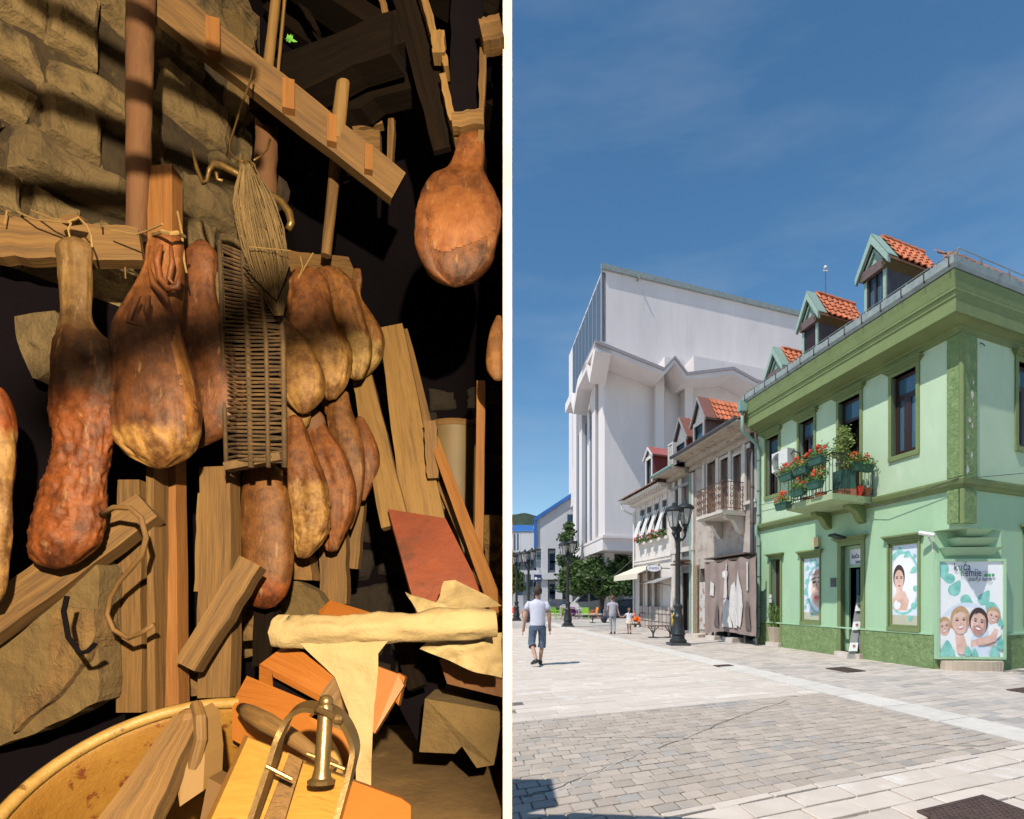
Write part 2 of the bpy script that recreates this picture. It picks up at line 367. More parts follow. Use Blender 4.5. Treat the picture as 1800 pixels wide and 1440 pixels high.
def drain(c, la, lb, label, bars=12):
    """c = ground point, la along u1, lb along u2"""
    t = thing('drain_cover', label, 'drain cover', (c.x, c.y, 0), 'drain covers in the paving')
    a, b = ab(c.xy); f = MB(); fr = .03
    def bx(mb, a0_, a1_, b0_, b1_, z0, z1): mb.hexa([AB(a0_, b0_, z0), AB(a0_, b1_, z0), AB(a1_, b1_, z0), AB(a1_, b0_, z0), AB(a0_, b0_, z1), AB(a0_, b1_, z1), AB(a1_, b1_, z1), AB(a1_, b0_, z1)])
    bx(f, a - la, a + la, b - lb, b - lb + fr, -.01, .018); bx(f, a - la, a + la, b + lb - fr, b + lb, -.01, .018)
    bx(f, a - la, a - la + fr, b - lb + fr, b + lb - fr, -.01, .018); bx(f, a + la - fr, a + la, b - lb + fr, b + lb - fr, -.01, .018)
    f.build('frame', m_iron, t)
    g = MB(); bx(g, a - la + fr, a + la - fr, b - lb + fr, b + lb - fr, -.01, .0145)
    for i in range(bars):
        for j in range(bars):
            aa = a - la + fr + (2 * la - 2 * fr) * (i + .5) / bars; bb = b - lb + fr + (2 * lb - 2 * fr) * (j + .5 * (i % 2) + .25) / bars
            w_ = (la - fr) / bars * .55; bx(g, aa - w_, aa + w_, bb - w_ * .7, bb + w_ * .7, .0145, .020)
    g.build('grating', m_iron, t)
drain(G(1735, 1440), .28, .40, 'large brown iron drain cover among cream slabs at the near corner', 14)
drain(G(1486, 1178), .33, .28, 'brown iron drain cover in the footway in front of the green house', 8)
drain(G(1825, 1216), .3, .4, 'iron drain cover at the right end of the footway', 8)
drain(G(1272, 1171), .12, .22, 'small iron drain cover touching the pale kerb strip', 6)

# ================================================================== GREEN HOUSE
G1 = Fac((8.97, 12.24), u1, -u2)      # depth runs parallel to the other front: the corner is 73 degrees
G2 = Fac(tuple(G1.pt(-.655, 0, 0).xy), u2, -u1)
CH = Fac((8.97, 12.24), (10.34 - 8.97, 12.17 - 12.24), (-.0512, -.9987))   # chamfered corner
m_green = mat('green_render', (.36, .54, .34), (.315, .485, .305), scale=1.3, rough=.9, bump=.35, bscale=22, c3=(.30, .47, .32), s3=1.1, t3=(.52, .72), bdist=.012, st=(1, 1, .55))
m_greenup = mat('pale_green_render', (.455, .585, .40), (.40, .53, .36), scale=1.1, rough=.9, bump=.3, bscale=18, bdist=.01, c3=(.48, .60, .43), s3=2.5, t3=(.5, .7), st=(1, 1, .5))
m_trim = mat('olive_trim', (.180, .232, .088), (.15, .198, .075), scale=2.5, rough=.8, bump=.15, bscale=14, c3=(.215, .27, .115), s3=6, t3=(.58, .7))
m_rough = mat('rough_olive_stucco', (.20, .29, .115), (.13, .20, .075), scale=9, rough=.95, bump=.9, bscale=14, bdist=.035, c3=(.235, .32, .14), s3=6, t3=(.5, .65))
m_brown = wood('brown_frame', (.045, .020, .020), (.03, .014, .014), rough=.45, bump=.1)
m_glass = glassm('window_glass', (.055, .12, .17), .05)
m_dark = mat('interior_shade', (.012, .008, .008), (.008, .006, .006), rough=.9, bump=0)  # near-black panels of this stand in for the shade of unlit rooms
m_zinc = mat('weathered_zinc', (.30, .34, .33), (.20, .24, .235), scale=5, rough=.6, bump=.2, c3=(.14, .13, .11), s3=5, t3=(.6, .72))
m_teal = mat('teal_zinc_paint', (.22, .34, .29), (.17, .28, .24), scale=6, rough=.6, bump=.2, c3=(.13, .10, .08), s3=7, t3=(.62, .72))
m_dormteal = mat('dormer_teal_board', (.30, .42, .36), (.25, .36, .31), scale=5, rough=.7, bump=.2, st=(1, 1, 4))
m_tile = mat('clay_tile', (.55, .17, .075), (.42, .12, .055), scale=7, rough=.85, bump=.3, isl=.22, c3=(.30, .16, .10), s3=3, t3=(.55, .7))
m_oldtile = mat('weathered_tile', (.34, .16, .10), (.25, .15, .10), scale=9, rough=.9, bump=.4, isl=.3)
m_slate = mat('lead_cladding', (.075, .072, .078), (.05, .048, .052), scale=4, rough=.55, bump=.2, c3=(.14, .13, .14), s3=3)
m_stem = mat('stem', (.10, .10, .04), (.08, .07, .03), rough=.8, bump=.1)
m_white = mat('white_plastic', (.66, .65, .62), (.58, .57, .54), scale=5, rough=.5, bump=.05)
m_blackm = mat('black_metal', (.018, .02, .022), (.03, .033, .035), scale=9, rough=.45, bump=.1, metal=.2)

zs = lambda px, py, o=0: G1.sz(px, py, o)
hs = thing('green_house', 'pale green two-storey corner house with olive trim and a flowered balcony', 'house', G1.pt(0, 0, 0))
SE = 6.85                                       # far end along the street
# --- openings (s0,s1,z0,z1)
def op(pl, pr, z0, z1): a = G1.s_at(pr); b = G1.s_at(pl); return (a, b, z0, z1)
ZT, ZB = 6.62, 4.78
W1 = op(1347, 1369, ZB, ZT); W2 = op(1405, 1431, ZB, ZT); W3 = op(1475, 1512, 3.97, ZT + .02); W4 = op(1568, 1611, ZB, ZT)
D1 = op(1356, 1372, 0.12, 2.72); D2 = op(1479, 1514, 0.12, 2.86)
PW1 = op(1409, 1441, zs(1425, 1093)[1], zs(1425, 978)[1]); PW2 = op(1563, 1615, zs(1589, 1103)[1], zs(1589, 953)[1])
mb = MB()
G1.wall(mb, -.655, SE, 3.78, 7.0, [W1, W2, W3, W4]); mb.build('upper_wall', m_greenup, hs)
mb = MB(); G1.wall(mb, 0, SE, .72, 3.78, [D1, D2, PW1, PW2]); mb.build('lower_wall', m_green, hs)
mb = MB(); G2.wall(mb, 0, 9, 3.78, 7.0, [(2.05, 2.95, ZB, ZT)]); mb.build('upper_wall', m_greenup, hs)
mb = MB(); G2.wall(mb, 1.416, 9, .72, 3.78, [(2.35, 3.1, 1.0, 2.9)])
CH.wall(mb, 0, 1.37, .72, 3.0)
# stepped corbelling from the chamfer out to the sharp corner
def cornerprism(mb, k, z0, z1, kb=None, mi=0):
    """k: 1 = full chamfer, 0 = sharp corner"""
    kb = k if kb is None else kb
    def ring(q, z): return [G1.pt(-.655 + .655 * q, 0, z), G2.pt(1.416 * q, 0, z), G2.pt(1.416, 0, z), G1.pt(0, 0, z)]
    a, b = ring(kb, z0), ring(k, z1)
    mb.add(a + b, [(0, 1, 2, 3), (4, 5, 6, 7), (0, 1, 5, 4), (1, 2, 6, 5), (3, 0, 4, 7)], mi)
cornerprism(mb, .0, 3.02, 3.78, 0.0)
cornerprism(mb, .0, 2.93, 3.02, .0)
for zb_, zt_0, wt, wb_0, dt, db in ((2.40, 2.57, 1.19, .92, .20, .05), (2.60, 2.76, .84, .66, .30, .12), (2.79, 2.93, .50, .36, .38, .20)):
    c_ = .685; f = CH
    mb.hexa([f.pt(c_ - wb_0 / 2, -.1, zb_), f.pt(c_ + wb_0 / 2, -.1, zb_), f.pt(c_ + wb_0 / 2, db, zb_), f.pt(c_ - wb_0 / 2, db, zb_), f.pt(c_ - wt / 2, -.1, zt_0), f.pt(c_ + wt / 2, -.1, zt_0), f.pt(c_ + wt / 2, dt, zt_0), f.pt(c_ - wt / 2, dt, zt_0)])
mb.build('corner_wall', m_green, hs)
mb = MB()                      # rough plinth
for s0, s1 in ((0, D2[0] - .12), (D2[1] + .12, D1[0] - .1), (D1[1] + .1, SE)): G1.box(mb, s0, s1, -.1, .035, -.02, .72)
CH.box(mb, -.02, 1.39, -.1, .035, -.02, .72); G2.box(mb, 1.40, 9, -.1, .035, -.02, .72)
# subdivide for lumps
mb.build('plinth', m_rough, hs)
mb = MB(); G1.box(mb, 0, SE, .0, .05, .72, .755); G2.box(mb, 1.42, 9, 0, .05, .72, .755); mb.build('plinth_cap', m_green, hs)
# string course with mitred profile
def sweep(prof, smin, tmax, mat_, name, k2=.45, parent=hs):
    mb = MB(); n = len(prof)
    def miter(o): return G2.O + G1.n * o + G2.n * (o * k2)
    A = [G1.pt(smin, o, z) for o, z in prof]; B = [Vector((*miter(o), z)) for o, z in prof]; C_ = [G2.pt(tmax, o * k2, z) for o, z in prof]
    for i in range(n - 1):
        mb.quad(A[i], B[i], B[i + 1], A[i + 1]); mb.quad(B[i], C_[i], C_[i + 1], B[i + 1])
    mb.poly(A); mb.poly(C_)
    return mb.build(name, mat_, parent)
sweep([(-.02, 3.70), (.05, 3.72), (.07, 3.78), (.12, 3.80), (.15, 3.88), (.15, 3.92), (-.02, 3.96)], SE, 9, m_trim, 'string_course', 1)
sweep([(-.02, 6.84), (.05, 6.86), (.05, 6.93), (.10, 6.95), (.10, 7.0), (.48, 7.09), (.54, 7.05), (.56, 7.06), (.56, 7.33), (.585, 7.345), (.585, 7.385), (.60, 7.40), (.60, 7.44), (.63, 7.455), (.63, 7.49), (.64, 7.52), (.665, 7.66), (.70, 7.80), (-.1, 7.82)], SE, 9, m_trim, 'cornice', .45)
gut = sweep([(.50, 7.83), (.71, 7.83), (.76, 7.90), (.765, 8.05), (.74, 8.055), (.73, 7.92), (.50, 7.92)], SE, 9, m_zinc, 'gutter', .45)
# gutter brackets
for i in range(14):
    s = -.9 + i * .58; mb = MB(); G1.box(mb, s, s + .02, .74, .78, 7.86, 8.06); mb.build('gutter_bracket', m_slate, hs)
# snow rail above the gutter
mb = MB(); zr = 8.20
mb.tube([G1.pt(SE - .1, .60, zr), G1.pt(-1.0, .60, zr)], .011, 5); mb.tube([G1.pt(-1.0, .60, zr), G2.pt(8, .3, zr - .0)], .011, 5)
mb.tube([G1.pt(SE - .1, .60, zr - .1), G1.pt(-1.0, .60, zr - .1)], .008, 4)
for i in range(13): s = -1.0 + i * .62; mb.beam(G1.pt(s, .60, zr), G1.pt(s + .12, .60, 8.0), .02, .02)
for i in range(8): s = .2 + i * 1.0; mb.beam(G2.pt(s, .3, zr), G2.pt(s + .1, .3, 8.0), .02, .02)
mb.build('snow_rail', m_zinc, hs)

def tiled(mb, p, eu, ev, nu, nv, amp=.035, step=.03):
    """pantile slope: p lower corner, eu along eave, ev up slope"""
    eu = Vector(eu); ev = Vector(ev); nn = eu.cross(ev).normalized()
    if nn.z < 0: nn = -nn
    sub = 6
    for j in range(nv):
        for i in range(nu):
            vs = []
            for (vv, lift) in ((j / nv - .12 / nv, step), ((j + 1) / nv, 0)):
                for k in range(sub + 1):
                    t = k / sub; h = amp * (math.sin(t * 2 * math.pi) * .5 + .5)
                    vs.append(Vector(p) + eu * ((i + t) / nu) + ev * vv + nn * (h + lift))
            fs = [(k, k + 1, sub + 2 + k, sub + 1 + k) for k in range(sub)]
            lo = [v - nn * .03 for v in vs[:sub + 1]]; b = len(vs)
            fs += [(k, k + 1, b + k + 1, b + k) for k in range(sub)]
            mb.add(vs + lo, fs)
# main roof (street slope hidden from the street, end slope just showing)
r0 = G1.pt(SE, .45, 7.95); r1 = G1.pt(-.95, .45, 7.95)
mb = MB()
rid_a = G1.pt(SE, -4.2, 9.5); rid_b = G1.pt(2.2, -4.2, 9.5)
mb.quad(r0, r1, rid_b, rid_a); mb.poly([rid_b, rid_a, G1.pt(SE, -9, 7.95), G2.pt(9, -.6, 7.95)])
mb.poly([r0, rid_a, G1.pt(SE, -9, 7.95)])
mb.build('roof', m_oldtile, hs)
mb = MB(); e0 = G1.pt(-.82, .40, 8.0); e1 = G2.pt(8.5, .10, 8.0); evv = Vector((.10, .80, .78))
tiled(mb, e0, e1 - e0, evv, 34, 3, .05, .04); mb.build('tile_rows', m_oldtile, hs, kind='stuff')
mb = MB()
ud = (e1 - e0).normalized()
for i in range(2, 30):
    q = e0 + evv + ud * (i * .28) + Vector((0, 0, .04)); mb.lathe(q, [(.09, 0), (.115, .25), (.095, .26)], 8, axis=ud + Vector((0, 0, .04)))
mb.build('ridge_tiles', m_oldtile, hs, kind='stuff')

mb = MB(); G1.box(mb, .5, 6.8, -.95, -.75, 0, 6.9); mb.build('interior_shade_wall', m_dark, hs)
# --- windows
def window(f, o, parent, kind='sash', inset=.14, curtain=True):
    s0, s1, z0, z1 = o; w_ = s1 - s0; b = .07
    fr = MB(); tr = z0 + (z1 - z0) * .74 if kind != 'door' else z0 + (z1 - z0) * .80
    for a, c, d, e in ((s0, s1, z0, z0 + b), (s0, s1, z1 - b, z1), (s0, s0 + b, z0 + b, z1 - b), (s1 - b, s1, z0 + b, z1 - b), (s0 + b, s1 - b, tr - b / 2, tr + b / 2)):
        f.box(fr, a, c, -inset - .06, -inset, d, e)
    m0 = (s0 + s1) / 2
    if kind != 'door': f.box(fr, m0 - .05, m0 + .05, -inset - .06, -inset + .015, z0 + b, tr - b / 2)
    wn = fr.build('window' if kind != 'door' else 'balcony_door', m_brown, parent)
    pn = MB(); f.box(pn, s0 + b, s1 - b, -inset - .04, -inset - .03, tr + b / 2, z1 - b); pn.build('pane', m_glass, wn)
    if kind == 'sash':
        for a, c in ((s0 + b, m0 - .05), (m0 + .05, s1 - b)):
            sh = MB(); e = .045
            for q in ((a, c, z0 + b, z0 + b + e), (a, c, tr - b / 2 - e, tr - b / 2), (a, a + e, z0 + b + e, tr - b / 2 - e), (c - e, c, z0 + b + e, tr - b / 2 - e)): f.box(sh, q[0], q[1], -inset - .04, -inset + .01, q[2], q[3])
            sh.build('sash', m_brown, wn)
            pn = MB(); f.box(pn, a + e, c - e, -inset - .03, -inset - .02, z0 + b + e, tr - b / 2 - e); pn.build('pane', m_glass, wn)
    if kind == 'half':
        pn = MB(); f.box(pn, s0 + b, m0 - .05, -inset - .03, -inset - .02, z0 + b, tr - b / 2); pn.build('pane', m_glass, wn)
    if kind in ('half', 'door'):
        bk = MB(); f.box(bk, s0, s1, -inset - .5, -inset - .45, z0, tr); bk.build('room_shade_panel', m_dark, wn)
    if kind == 'door':
        lf = MB(); h = f.pt(s1 - b, -inset, 0); d_ = (f.u * -.35 - f.n * .55).normalized()
        for q in (0.0, .33): lf.beam(Vector((h.x + d_.x * q, h.y + d_.y * q, z0 + .1)), Vector((h.x + d_.x * q, h.y + d_.y * q, tr - .1)), .07, .05)
        lf.build('door_leaf', m_brown, wn)
    return wn
def surround(f, o, parent, bw=.09, hood=True, sill=True, m=None, hoodw=.1):
    s0, s1, z0, z1 = o; m = m or m_trim; mb = MB()
    f.box(mb, s0 - bw, s0, -.14, .035, z0, z1); f.box(mb, s1, s1 + bw, -.14, .035, z0, z1); f.box(mb, s0 - bw, s1 + bw, -.14, .036, z1, z1 + bw * .9)
    if sill: f.box(mb, s0 - bw, s1 + bw, -.14, .05, z0 - .11, z0)
    if hood:
        for i, (q, zz) in enumerate(((.05, 0), (.09, .035), (.13, .07))): f.box(mb, s0 - bw - q + .02, s1 + bw + q - .02, -.02, .035 + q, z1 + bw * .9 + zz, z1 + bw * .9 + zz + .035)
    return mb.build('window_surround', m, parent)
for o, k in ((W1, 'half'), (W2, 'half'), (W3, 'door'), (W4, 'sash')):
    window(G1, o, hs, k); surround(G1, o, hs, sill=(k != 'door'))
window(G2, (2.05, 2.95, ZB, ZT), hs, 'sash'); surround(G2, (2.05, 2.95, ZB, ZT), hs, bw=.12)
window(G2, (2.35, 3.1, 1.0, 2.9), hs, 'sash'); surround(G2, (2.35, 3.1, 1.0, 2.9), hs)
# corner pilaster in rough stucco, both faces, with a smooth bead on the edge
mb = MB()
G1.box(mb, -.63, -.34, -.02, .035, 3.96, 6.84); G2.box(mb, .05, .50, -.02, .035, 3.96, 6.84)
G1.box(mb, -.66, -.40, -.02, .11, 3.02, 3.70); G2.box(mb, -.06, .36, -.02, .11, 3.02, 3.70)
pil = mb.build('corner_pilaster', m_rough, hs)
mb = MB(); q = G2.O; bd = (G1.n + G2.n).normalized() * .8
for k, zz in ((.045, (3.0, 3.70)), (.0, (3.96, 6.84))):
    mb.tube([(q.x + bd.x * (.03 + k * 2), q.y + bd.y * (.03 + k * 2), zz[0]), (q.x + bd.x * (.03 + k * 2), q.y + bd.y * (.03 + k * 2), zz[1])], .045, 8)
mb.build('corner_bead', m_trim, hs)
m_chip = mat('bare_plaster', (.62, .56, .50), (.52, .46, .42), scale=20, rough=.95, bump=.5)
for (cs, cz, r) in ((.33, 5.65, .10), (.35, 5.45, .05), (.22, 5.1, .07), (.32, 5.0, .06), (.18, 4.75, .05), (.30, 4.4, .07), (.16, 4.1, .09), (.36, 5.9, .05)):
    pts = []; mb = MB()
    for k in range(11):
        a = 2 * math.pi * k / 11; rr = r * random.uniform(.5, 1.2); pts.append(G2.pt(cs + rr * math.cos(a) * .6, .038, cz + rr * math.sin(a) * 1.2))
    mb.poly(pts); mb.build('bare_patch', m_chip, hs)
# poster windows
m_blue = mat('pale_poster_ground', (.58, .66, .78), (.66, .72, .80), scale=1.5, rough=.35, bump=0)
m_pwhite = mat('poster_white', (.80, .80, .81), (.77, .78, .80), scale=2, rough=.3, bump=0)
m_pteal = mat('poster_teal', (.11, .42, .36), (.30, .62, .56), scale=5, rough=.3, bump=0)
m_skin = mat('poster_skin', (.60, .36, .28), (.80, .58, .50), scale=2.6, rough=.35, bump=0)
m_skin2 = mat('poster_skin_shade', (.45, .24, .20), (.50, .28, .23), scale=4, rough=.35, bump=0)
m_skin3 = mat('poster_cheek', (.72, .40, .34), (.76, .46, .40), rough=.35, bump=0)
m_hair = mat('poster_dark_hair', (.035, .02, .022), (.06, .03, .03), scale=9, rough=.35, bump=0)
m_blond = mat('poster_fair_hair', (.42, .24, .12), (.55, .36, .2), scale=12, rough=.35, bump=0)
m_lip = mat('poster_lip', (.50, .08, .10), (.55, .12, .12), rough=.3, bump=0)
m_navy = mat('poster_navy', (.012, .025, .10), (.012, .025, .10), rough=.3, bump=0)
m_pgreen = mat('poster_green', (.04, .30, .12), (.04, .30, .12), rough=.3, bump=0)
m_sand = mat('poster_sand', (.50, .48, .36), (.45, .44, .34), rough=.4, bump=0)
class Print:
    """flat shapes printed on a panel, each a hair proud of the one below; local coordinates 0..1 x 0..1"""
    def __init__(s, f, s0, s1, z0, z1, o, parent): s.f, s.s0, s.s1, s.z0, s.z1, s.o, s.p, s.k = f, s0, s1, z0, z1, o, parent, 0; s.mb = MB(); s.mats = []; s.asp = abs(s1 - s0) / (z1 - z0)
    def mi(s, m):
        if m not in s.mats: s.mats.append(m)
        return s.mats.index(m)
    def pt(s, x, y): return s.f.pt(s.s0 + (s.s1 - s.s0) * min(max(x, 0), 1), s.o + .0003 * s.k, s.z0 + (s.z1 - s.z0) * min(max(y, 0), 1))
    def poly(s, pts, m):
        s.k += 1; s.mb.poly([s.pt(x, y) for x, y in pts], s.mi(m))
    def ell(s, cx, cy, rx, ry, m, n=22, rot=0, a0=0, a1=360):
        c, d = math.cos(R(rot)), math.sin(R(rot)); pts = []
        for i in range(n if a1 - a0 >= 360 else n + 1):
            a = R(a0 + (a1 - a0) * i / n); x, y = rx * math.cos(a), ry * math.sin(a) ; pts.append((cx + (x * c - y * d), cy + (x * d + y * c) ))
        s.poly(pts, m)
    def ring(s, cx, cy, rx, ry, t, m, n=28):
        s.k += 1
        for i in range(n):
            a, b = 2 * math.pi * i / n, 2 * math.pi * (i + 1) / n
            q = [(cx + rx * math.cos(a), cy + ry * math.sin(a)), (cx + rx * math.cos(b), cy + ry * math.sin(b)), (cx + rx * (1 - t) * math.cos(b), cy + ry * (1 - t) * math.sin(b)), (cx + rx * (1 - t) * math.cos(a), cy + ry * (1 - t) * math.sin(a))]
            if all(-.02 <= x <= 1.02 and -.02 <= y <= 1.02 for x, y in q): s.mb.poly([s.pt(x, y) for x, y in q], s.mi(m))
    def drop(s, cx, cy, r, m, rot=40):
        pts = []; A = s.asp
        for i in range(16):
            a = 2 * math.pi * i / 16; k = 1 + (.9 * max(0, math.cos(a)) ** 6); x, y = r * k * math.cos(a), r * math.sin(a)
            c, d = math.cos(R(rot)), math.sin(R(rot)); pts.append((cx + (x * c - y * d), cy + (x * d + y * c) * A))
        s.poly(pts, m)
    def done(s, name='print'): return s.mb.build(name, s.mats, s.p)
# G1 prints: x=0 is the LEFT side seen from the street -> larger s
def pwindow(o, which):
    mb = MB(); s0, s1, z0, z1 = o; b = .055
    for a, c, d, e in ((s0, s1, z0, z0 + b), (s0, s1, z1 - b, z1), (s0, s0 + b, z0 + b, z1 - b), (s1 - b, s1, z0 + b, z1 - b)): G1.box(mb, a, c, -.10, -.015, d, e)
    fr = mb.build('poster_window', m_trim, hs)
    mb = MB(); G1.box(mb, s0, s1, -.06, -.05, z0, z1); mb.build('panel', m_blue, fr)
    pr = Print(G1, s1 - b, s0 + b, z0 + b, z1 - b, -.049, fr)
    pr.poly([(0, 0), (1, 0), (1, .12), (0, .12)], m_sand)
    if which == 1:
        pr.ring(.95, .50, .78, .40, .09, m_pteal); pr.ell(.98, .50, .66, .35, m_pwhite, 30)
        pr.ell(.98, .50, .50, .30, m_skin, 24); pr.poly([(.55, .72), (.75, .80), (1, .82), (1, .74), (.8, .72)], m_skin2)
        pr.ell(.66, .61, .13, .018, m_hair, 10, 4); pr.ell(1.0, .61, .11, .018, m_hair, 10); pr.ell(.66, .67, .17, .012, m_hair, 10, 6); pr.ell(1.0, .68, .15, .012, m_hair, 10)
        pr.poly([(.80, .62), (.86, .62), (.93, .48), (.72, .47)], m_skin2); pr.ell(.82, .36, .19, .035, m_lip, 14); pr.ell(.82, .30, .12, .012, m_skin2, 12)
        dr = [(.25, .85, .1), (.2, .62, .12), (.12, .45, .12), (.22, .3, .1), (.45, .95, .09), (.75, .93, .1), (.1, .2, .08), (.5, .08, .07)]
    else:
        pr.ring(.42, .52, .66, .40, .08, m_pteal); pr.ell(.42, .52, .55, .355, m_pwhite, 30)
        pr.poly([(.06, .18), (.02, .32), (.2, .42), (.5, .42), (.66, .30), (.58, .18)], m_skin); pr.ell(.27, .60, .23, .155, m_hair, 20); pr.ell(.27, .565, .185, .125, m_skin, 20)
        pr.poly([(.17, .47), (.4, .47), (.42, .36), (.16, .36)], m_skin); pr.ell(.19, .585, .05, .009, m_hair, 8); pr.ell(.36, .585, .05, .009, m_hair, 8); pr.ell(.19, .605, .06, .005, m_hair, 8); pr.ell(.36, .605, .06, .005, m_hair, 8)
        pr.ell(.28, .49, .06, .012, m_lip, 10); pr.ell(.20, .25, .14, .06, m_pwhite, 12); pr.ell(.28, .33, .11, .05, m_skin, 12); pr.ell(.27, .54, .02, .02, m_skin2, 6)
        dr = [(.30, .94, .09), (.62, .88, .1), (.86, .68, .1), (.9, .45, .09), (.84, .24, .1), (.7, .08, .08), (.08, .86, .08), (.88, .85, .06)]
    for x, y, r in dr: pr.drop(x, y, r, m_pteal, random.choice([30, 120, 210, 70]))
    pr.done()
    mb = MB()
    for q, zz in ((.03, 0), (.06, .04), (.09, .08)): G1.box(mb, s0 - .06 - q, s1 + .06 + q, -.02, .04 + q, z1 + .05 + zz, z1 + .05 + zz + .04)
    mb.build('window_hood', m_trim, hs)
    surround(G1, o, hs, bw=.05, hood=False)
pwindow(PW1, 1); pwindow(PW2, 2)
# doors
for o, nm in ((D1, 'front_door'), (D2, 'shop_door')):
    s0, s1, z0, z1 = o
    surround(G1, (s0, s1, 0, z1), hs, bw=.13 if nm == 'shop_door' else .09, sill=False)
    mb = MB(); G1.box(mb, s0 - .1, s1 + .1, -.25, .18, -.02, .12); mb.build('door_step', m_slab, hs)
    if nm == 'front_door':
        mb = MB(); G1.box(mb, s0, s1, -.24, -.2, z0, z1)
        for zz in (.3, 1.2, 1.95): G1.box(mb, s0 + .1, s1 - .1, -.2, -.185, zz, zz + .6)
        d = mb.build(nm, m_brown, hs)
        mb = MB(); G1.box(mb, s0 + .05, s0 + .08, -.19, -.13, 1.0, 1.14); mb.build('handle', m_zinc, d)
    else:
        mb = MB(); b = .09; zt = 2.3
        for a, c, dd, e in ((s0, s1, z1 - b, z1), (s0, s0 + b, z0, z1 - b), (s1 - b, s1, z0, z1 - b), (s0 + b, s1 - b, zt, zt + .07)): G1.box(mb, a, c, -.27, -.2, dd, e)
        d = mb.build(nm, m_green, hs)
        mb = MB(); G1.box(mb, s0 + b, s1 - b, -.6, -.58, z0, zt); mb.build('room_shade_panel', m_dark, d)
        mb = MB(); G1.box(mb, s0 + b, s1 - b, -.24, -.23, zt + .07, z1 - b); pn = mb.build('transom_sign', m_pwhite, d)
        text('kuća', G1.pt(s1 - b - .08, -.225, zt + .24), -G1.u.to_3d(), (0, 0, 1), .17, m_navy, d, xs=.8, bold=.02)
        text('hemije', G1.pt(s1 - b - .22, -.225, zt + .10), -G1.u.to_3d(), (0, 0, 1), .14, m_navy, d, xs=.7, bold=.02)
        mb = MB(); G1.box(mb, (s0 + s1) / 2 - .02, s1 - b - .2, -.3, -.28, z0 + .1, zt - .05); mb.build('glass_leaf', m_glass, d)
# --- big corner poster in its green frame, on a tiled plinth
bp = thing('advertising_poster', 'large framed advertisement with a smiling family at the house corner', 'poster', CH.pt(.68, .1, .3))
pz0, pz1 = .22, 2.33
mb = MB(); fb = .055
for a, c, d, e in ((-.02, 1.38, pz0, pz0 + fb), (-.02, 1.38, pz1 - fb, pz1), (-.02, .035, pz0 + fb, pz1 - fb), (1.325, 1.38, pz0 + fb, pz1 - fb)): CH.box(mb, a, c, .01, .13, d, e)
mb.build('frame', m_green, bp)
mb = MB(); CH.box(mb, .035, 1.325, .02, .10, pz0 + fb, pz1 - fb); mb.build('panel', m_pwhite, bp)
pr = Print(CH, .035, 1.325, pz0 + fb, pz1 - fb, .101, bp)
for x, y, r, rt in ((.03, .92, .13, 200), (.17, .82, .085, 160), (.24, .70, .10, 60), (.42, .60, .085, 320), (.70, .60, .095, 60), (.82, .52, .09, 330), (.72, .57, .03, 20)): pr.drop(x, y, r, m_pteal, rt)
pr.ell(.44, .25, .46, .32, m_blue, 30); pr.ell(.46, .22, .44, .30, m_pwhite, 30)
pr.poly([(.0, 0), (.0, .20), (.12, .27), (.2, 0)], m_pwhite)
# bodies
pr.poly([(.10, 0), (.12, .22), (.22, .30), (.36, .30), (.50, .22), (.52, 0)], m_pwhite); pr.poly([(.50, 0), (.50, .2), (.60, .27), (.78, .27), (.92, .18), (.96, .06), (.96, 0)], m_blue)
pr.poly([(.24, .30), (.36, .30), (.44, .12), (.36, .02), (.28, .06)], m_skin); pr.poly([(.50, .17), (.78, .22), (.88, .16), (.86, .10), (.66, .12), (.50, .10)], m_skin)
def face(cx, cy, rx, ry, hairm, tilt=0, beard=False, child=False):
    c, d = math.cos(R(tilt)), math.sin(R(tilt)); q = lambda x, y: (cx + (x * rx * c - y * ry * d * .6), cy + (x * rx * d * .6 + y * ry * c))
    pr.ell(*q(0, .18), rx * 1.22, ry * 1.12, hairm, 20, tilt); pr.ell(cx, cy - ry * .08, rx, ry, m_skin, 20, tilt)
    if beard: pr.ell(*q(0, -.62), rx * .72, ry * .42, m_skin2, 14, tilt)
    pr.ell(*q(0, -.52), rx * .42, ry * .16, m_lip, 12, tilt); pr.ell(*q(0, -.49), rx * .36, ry * .09, m_pwhite, 12, tilt)
    for sx in (-.42, .42):
        pr.ell(*q(sx, .12), rx * .17, ry * .07, m_hair, 8, tilt); pr.ell(*q(sx, .32), rx * .24, ry * .04, m_hair if beard else hairm, 8, tilt)
    pr.poly([q(-.05, .05), q(.10, .05), q(.17, -.24), q(-.12, -.24)], m_skin2); pr.poly([q(-.07, .2), q(.05, .2), q(.09, -.17), q(-.12, -.19)], m_skin)
    pr.poly([q(.62, .55), q(.98, .2), q(.92, -.35), q(.5, -.85), q(.72, -.3)], m_skin2); pr.poly([q(-.55, .62), q(-.15, .86), q(.3, .84), q(.62, .6), q(.35, .95), q(-.1, 1.02), q(-.45, .9)], hairm)
    for sx in (-.42, .42): pr.ell(*q(sx, .16), rx * .24, ry * .11, m_skin2, 8, tilt); pr.ell(*q(sx, .11), rx * .15, ry * .06, m_hair, 8, tilt)
    pr.ell(*q(-.5, -.2), rx * .2, ry * .15, m_skin3, 8, tilt); pr.ell(*q(.45, -.2), rx * .2, ry * .15, m_skin3, 8, tilt)
pr.poly([(.17, .30), (.21, .44), (.30, .50), (.42, .48), (.46, .36), (.44, .26), (.38, .38), (.24, .30)], m_blond)
face(.085, .31, .085, .085, m_blond, 14, child=True); face(.85, .42, .095, .08, m_blond, -18, child=True); face(.33, .37, .128, .125, m_blond, 6); face(.61, .355, .122, .125, m_hair, -12, True)
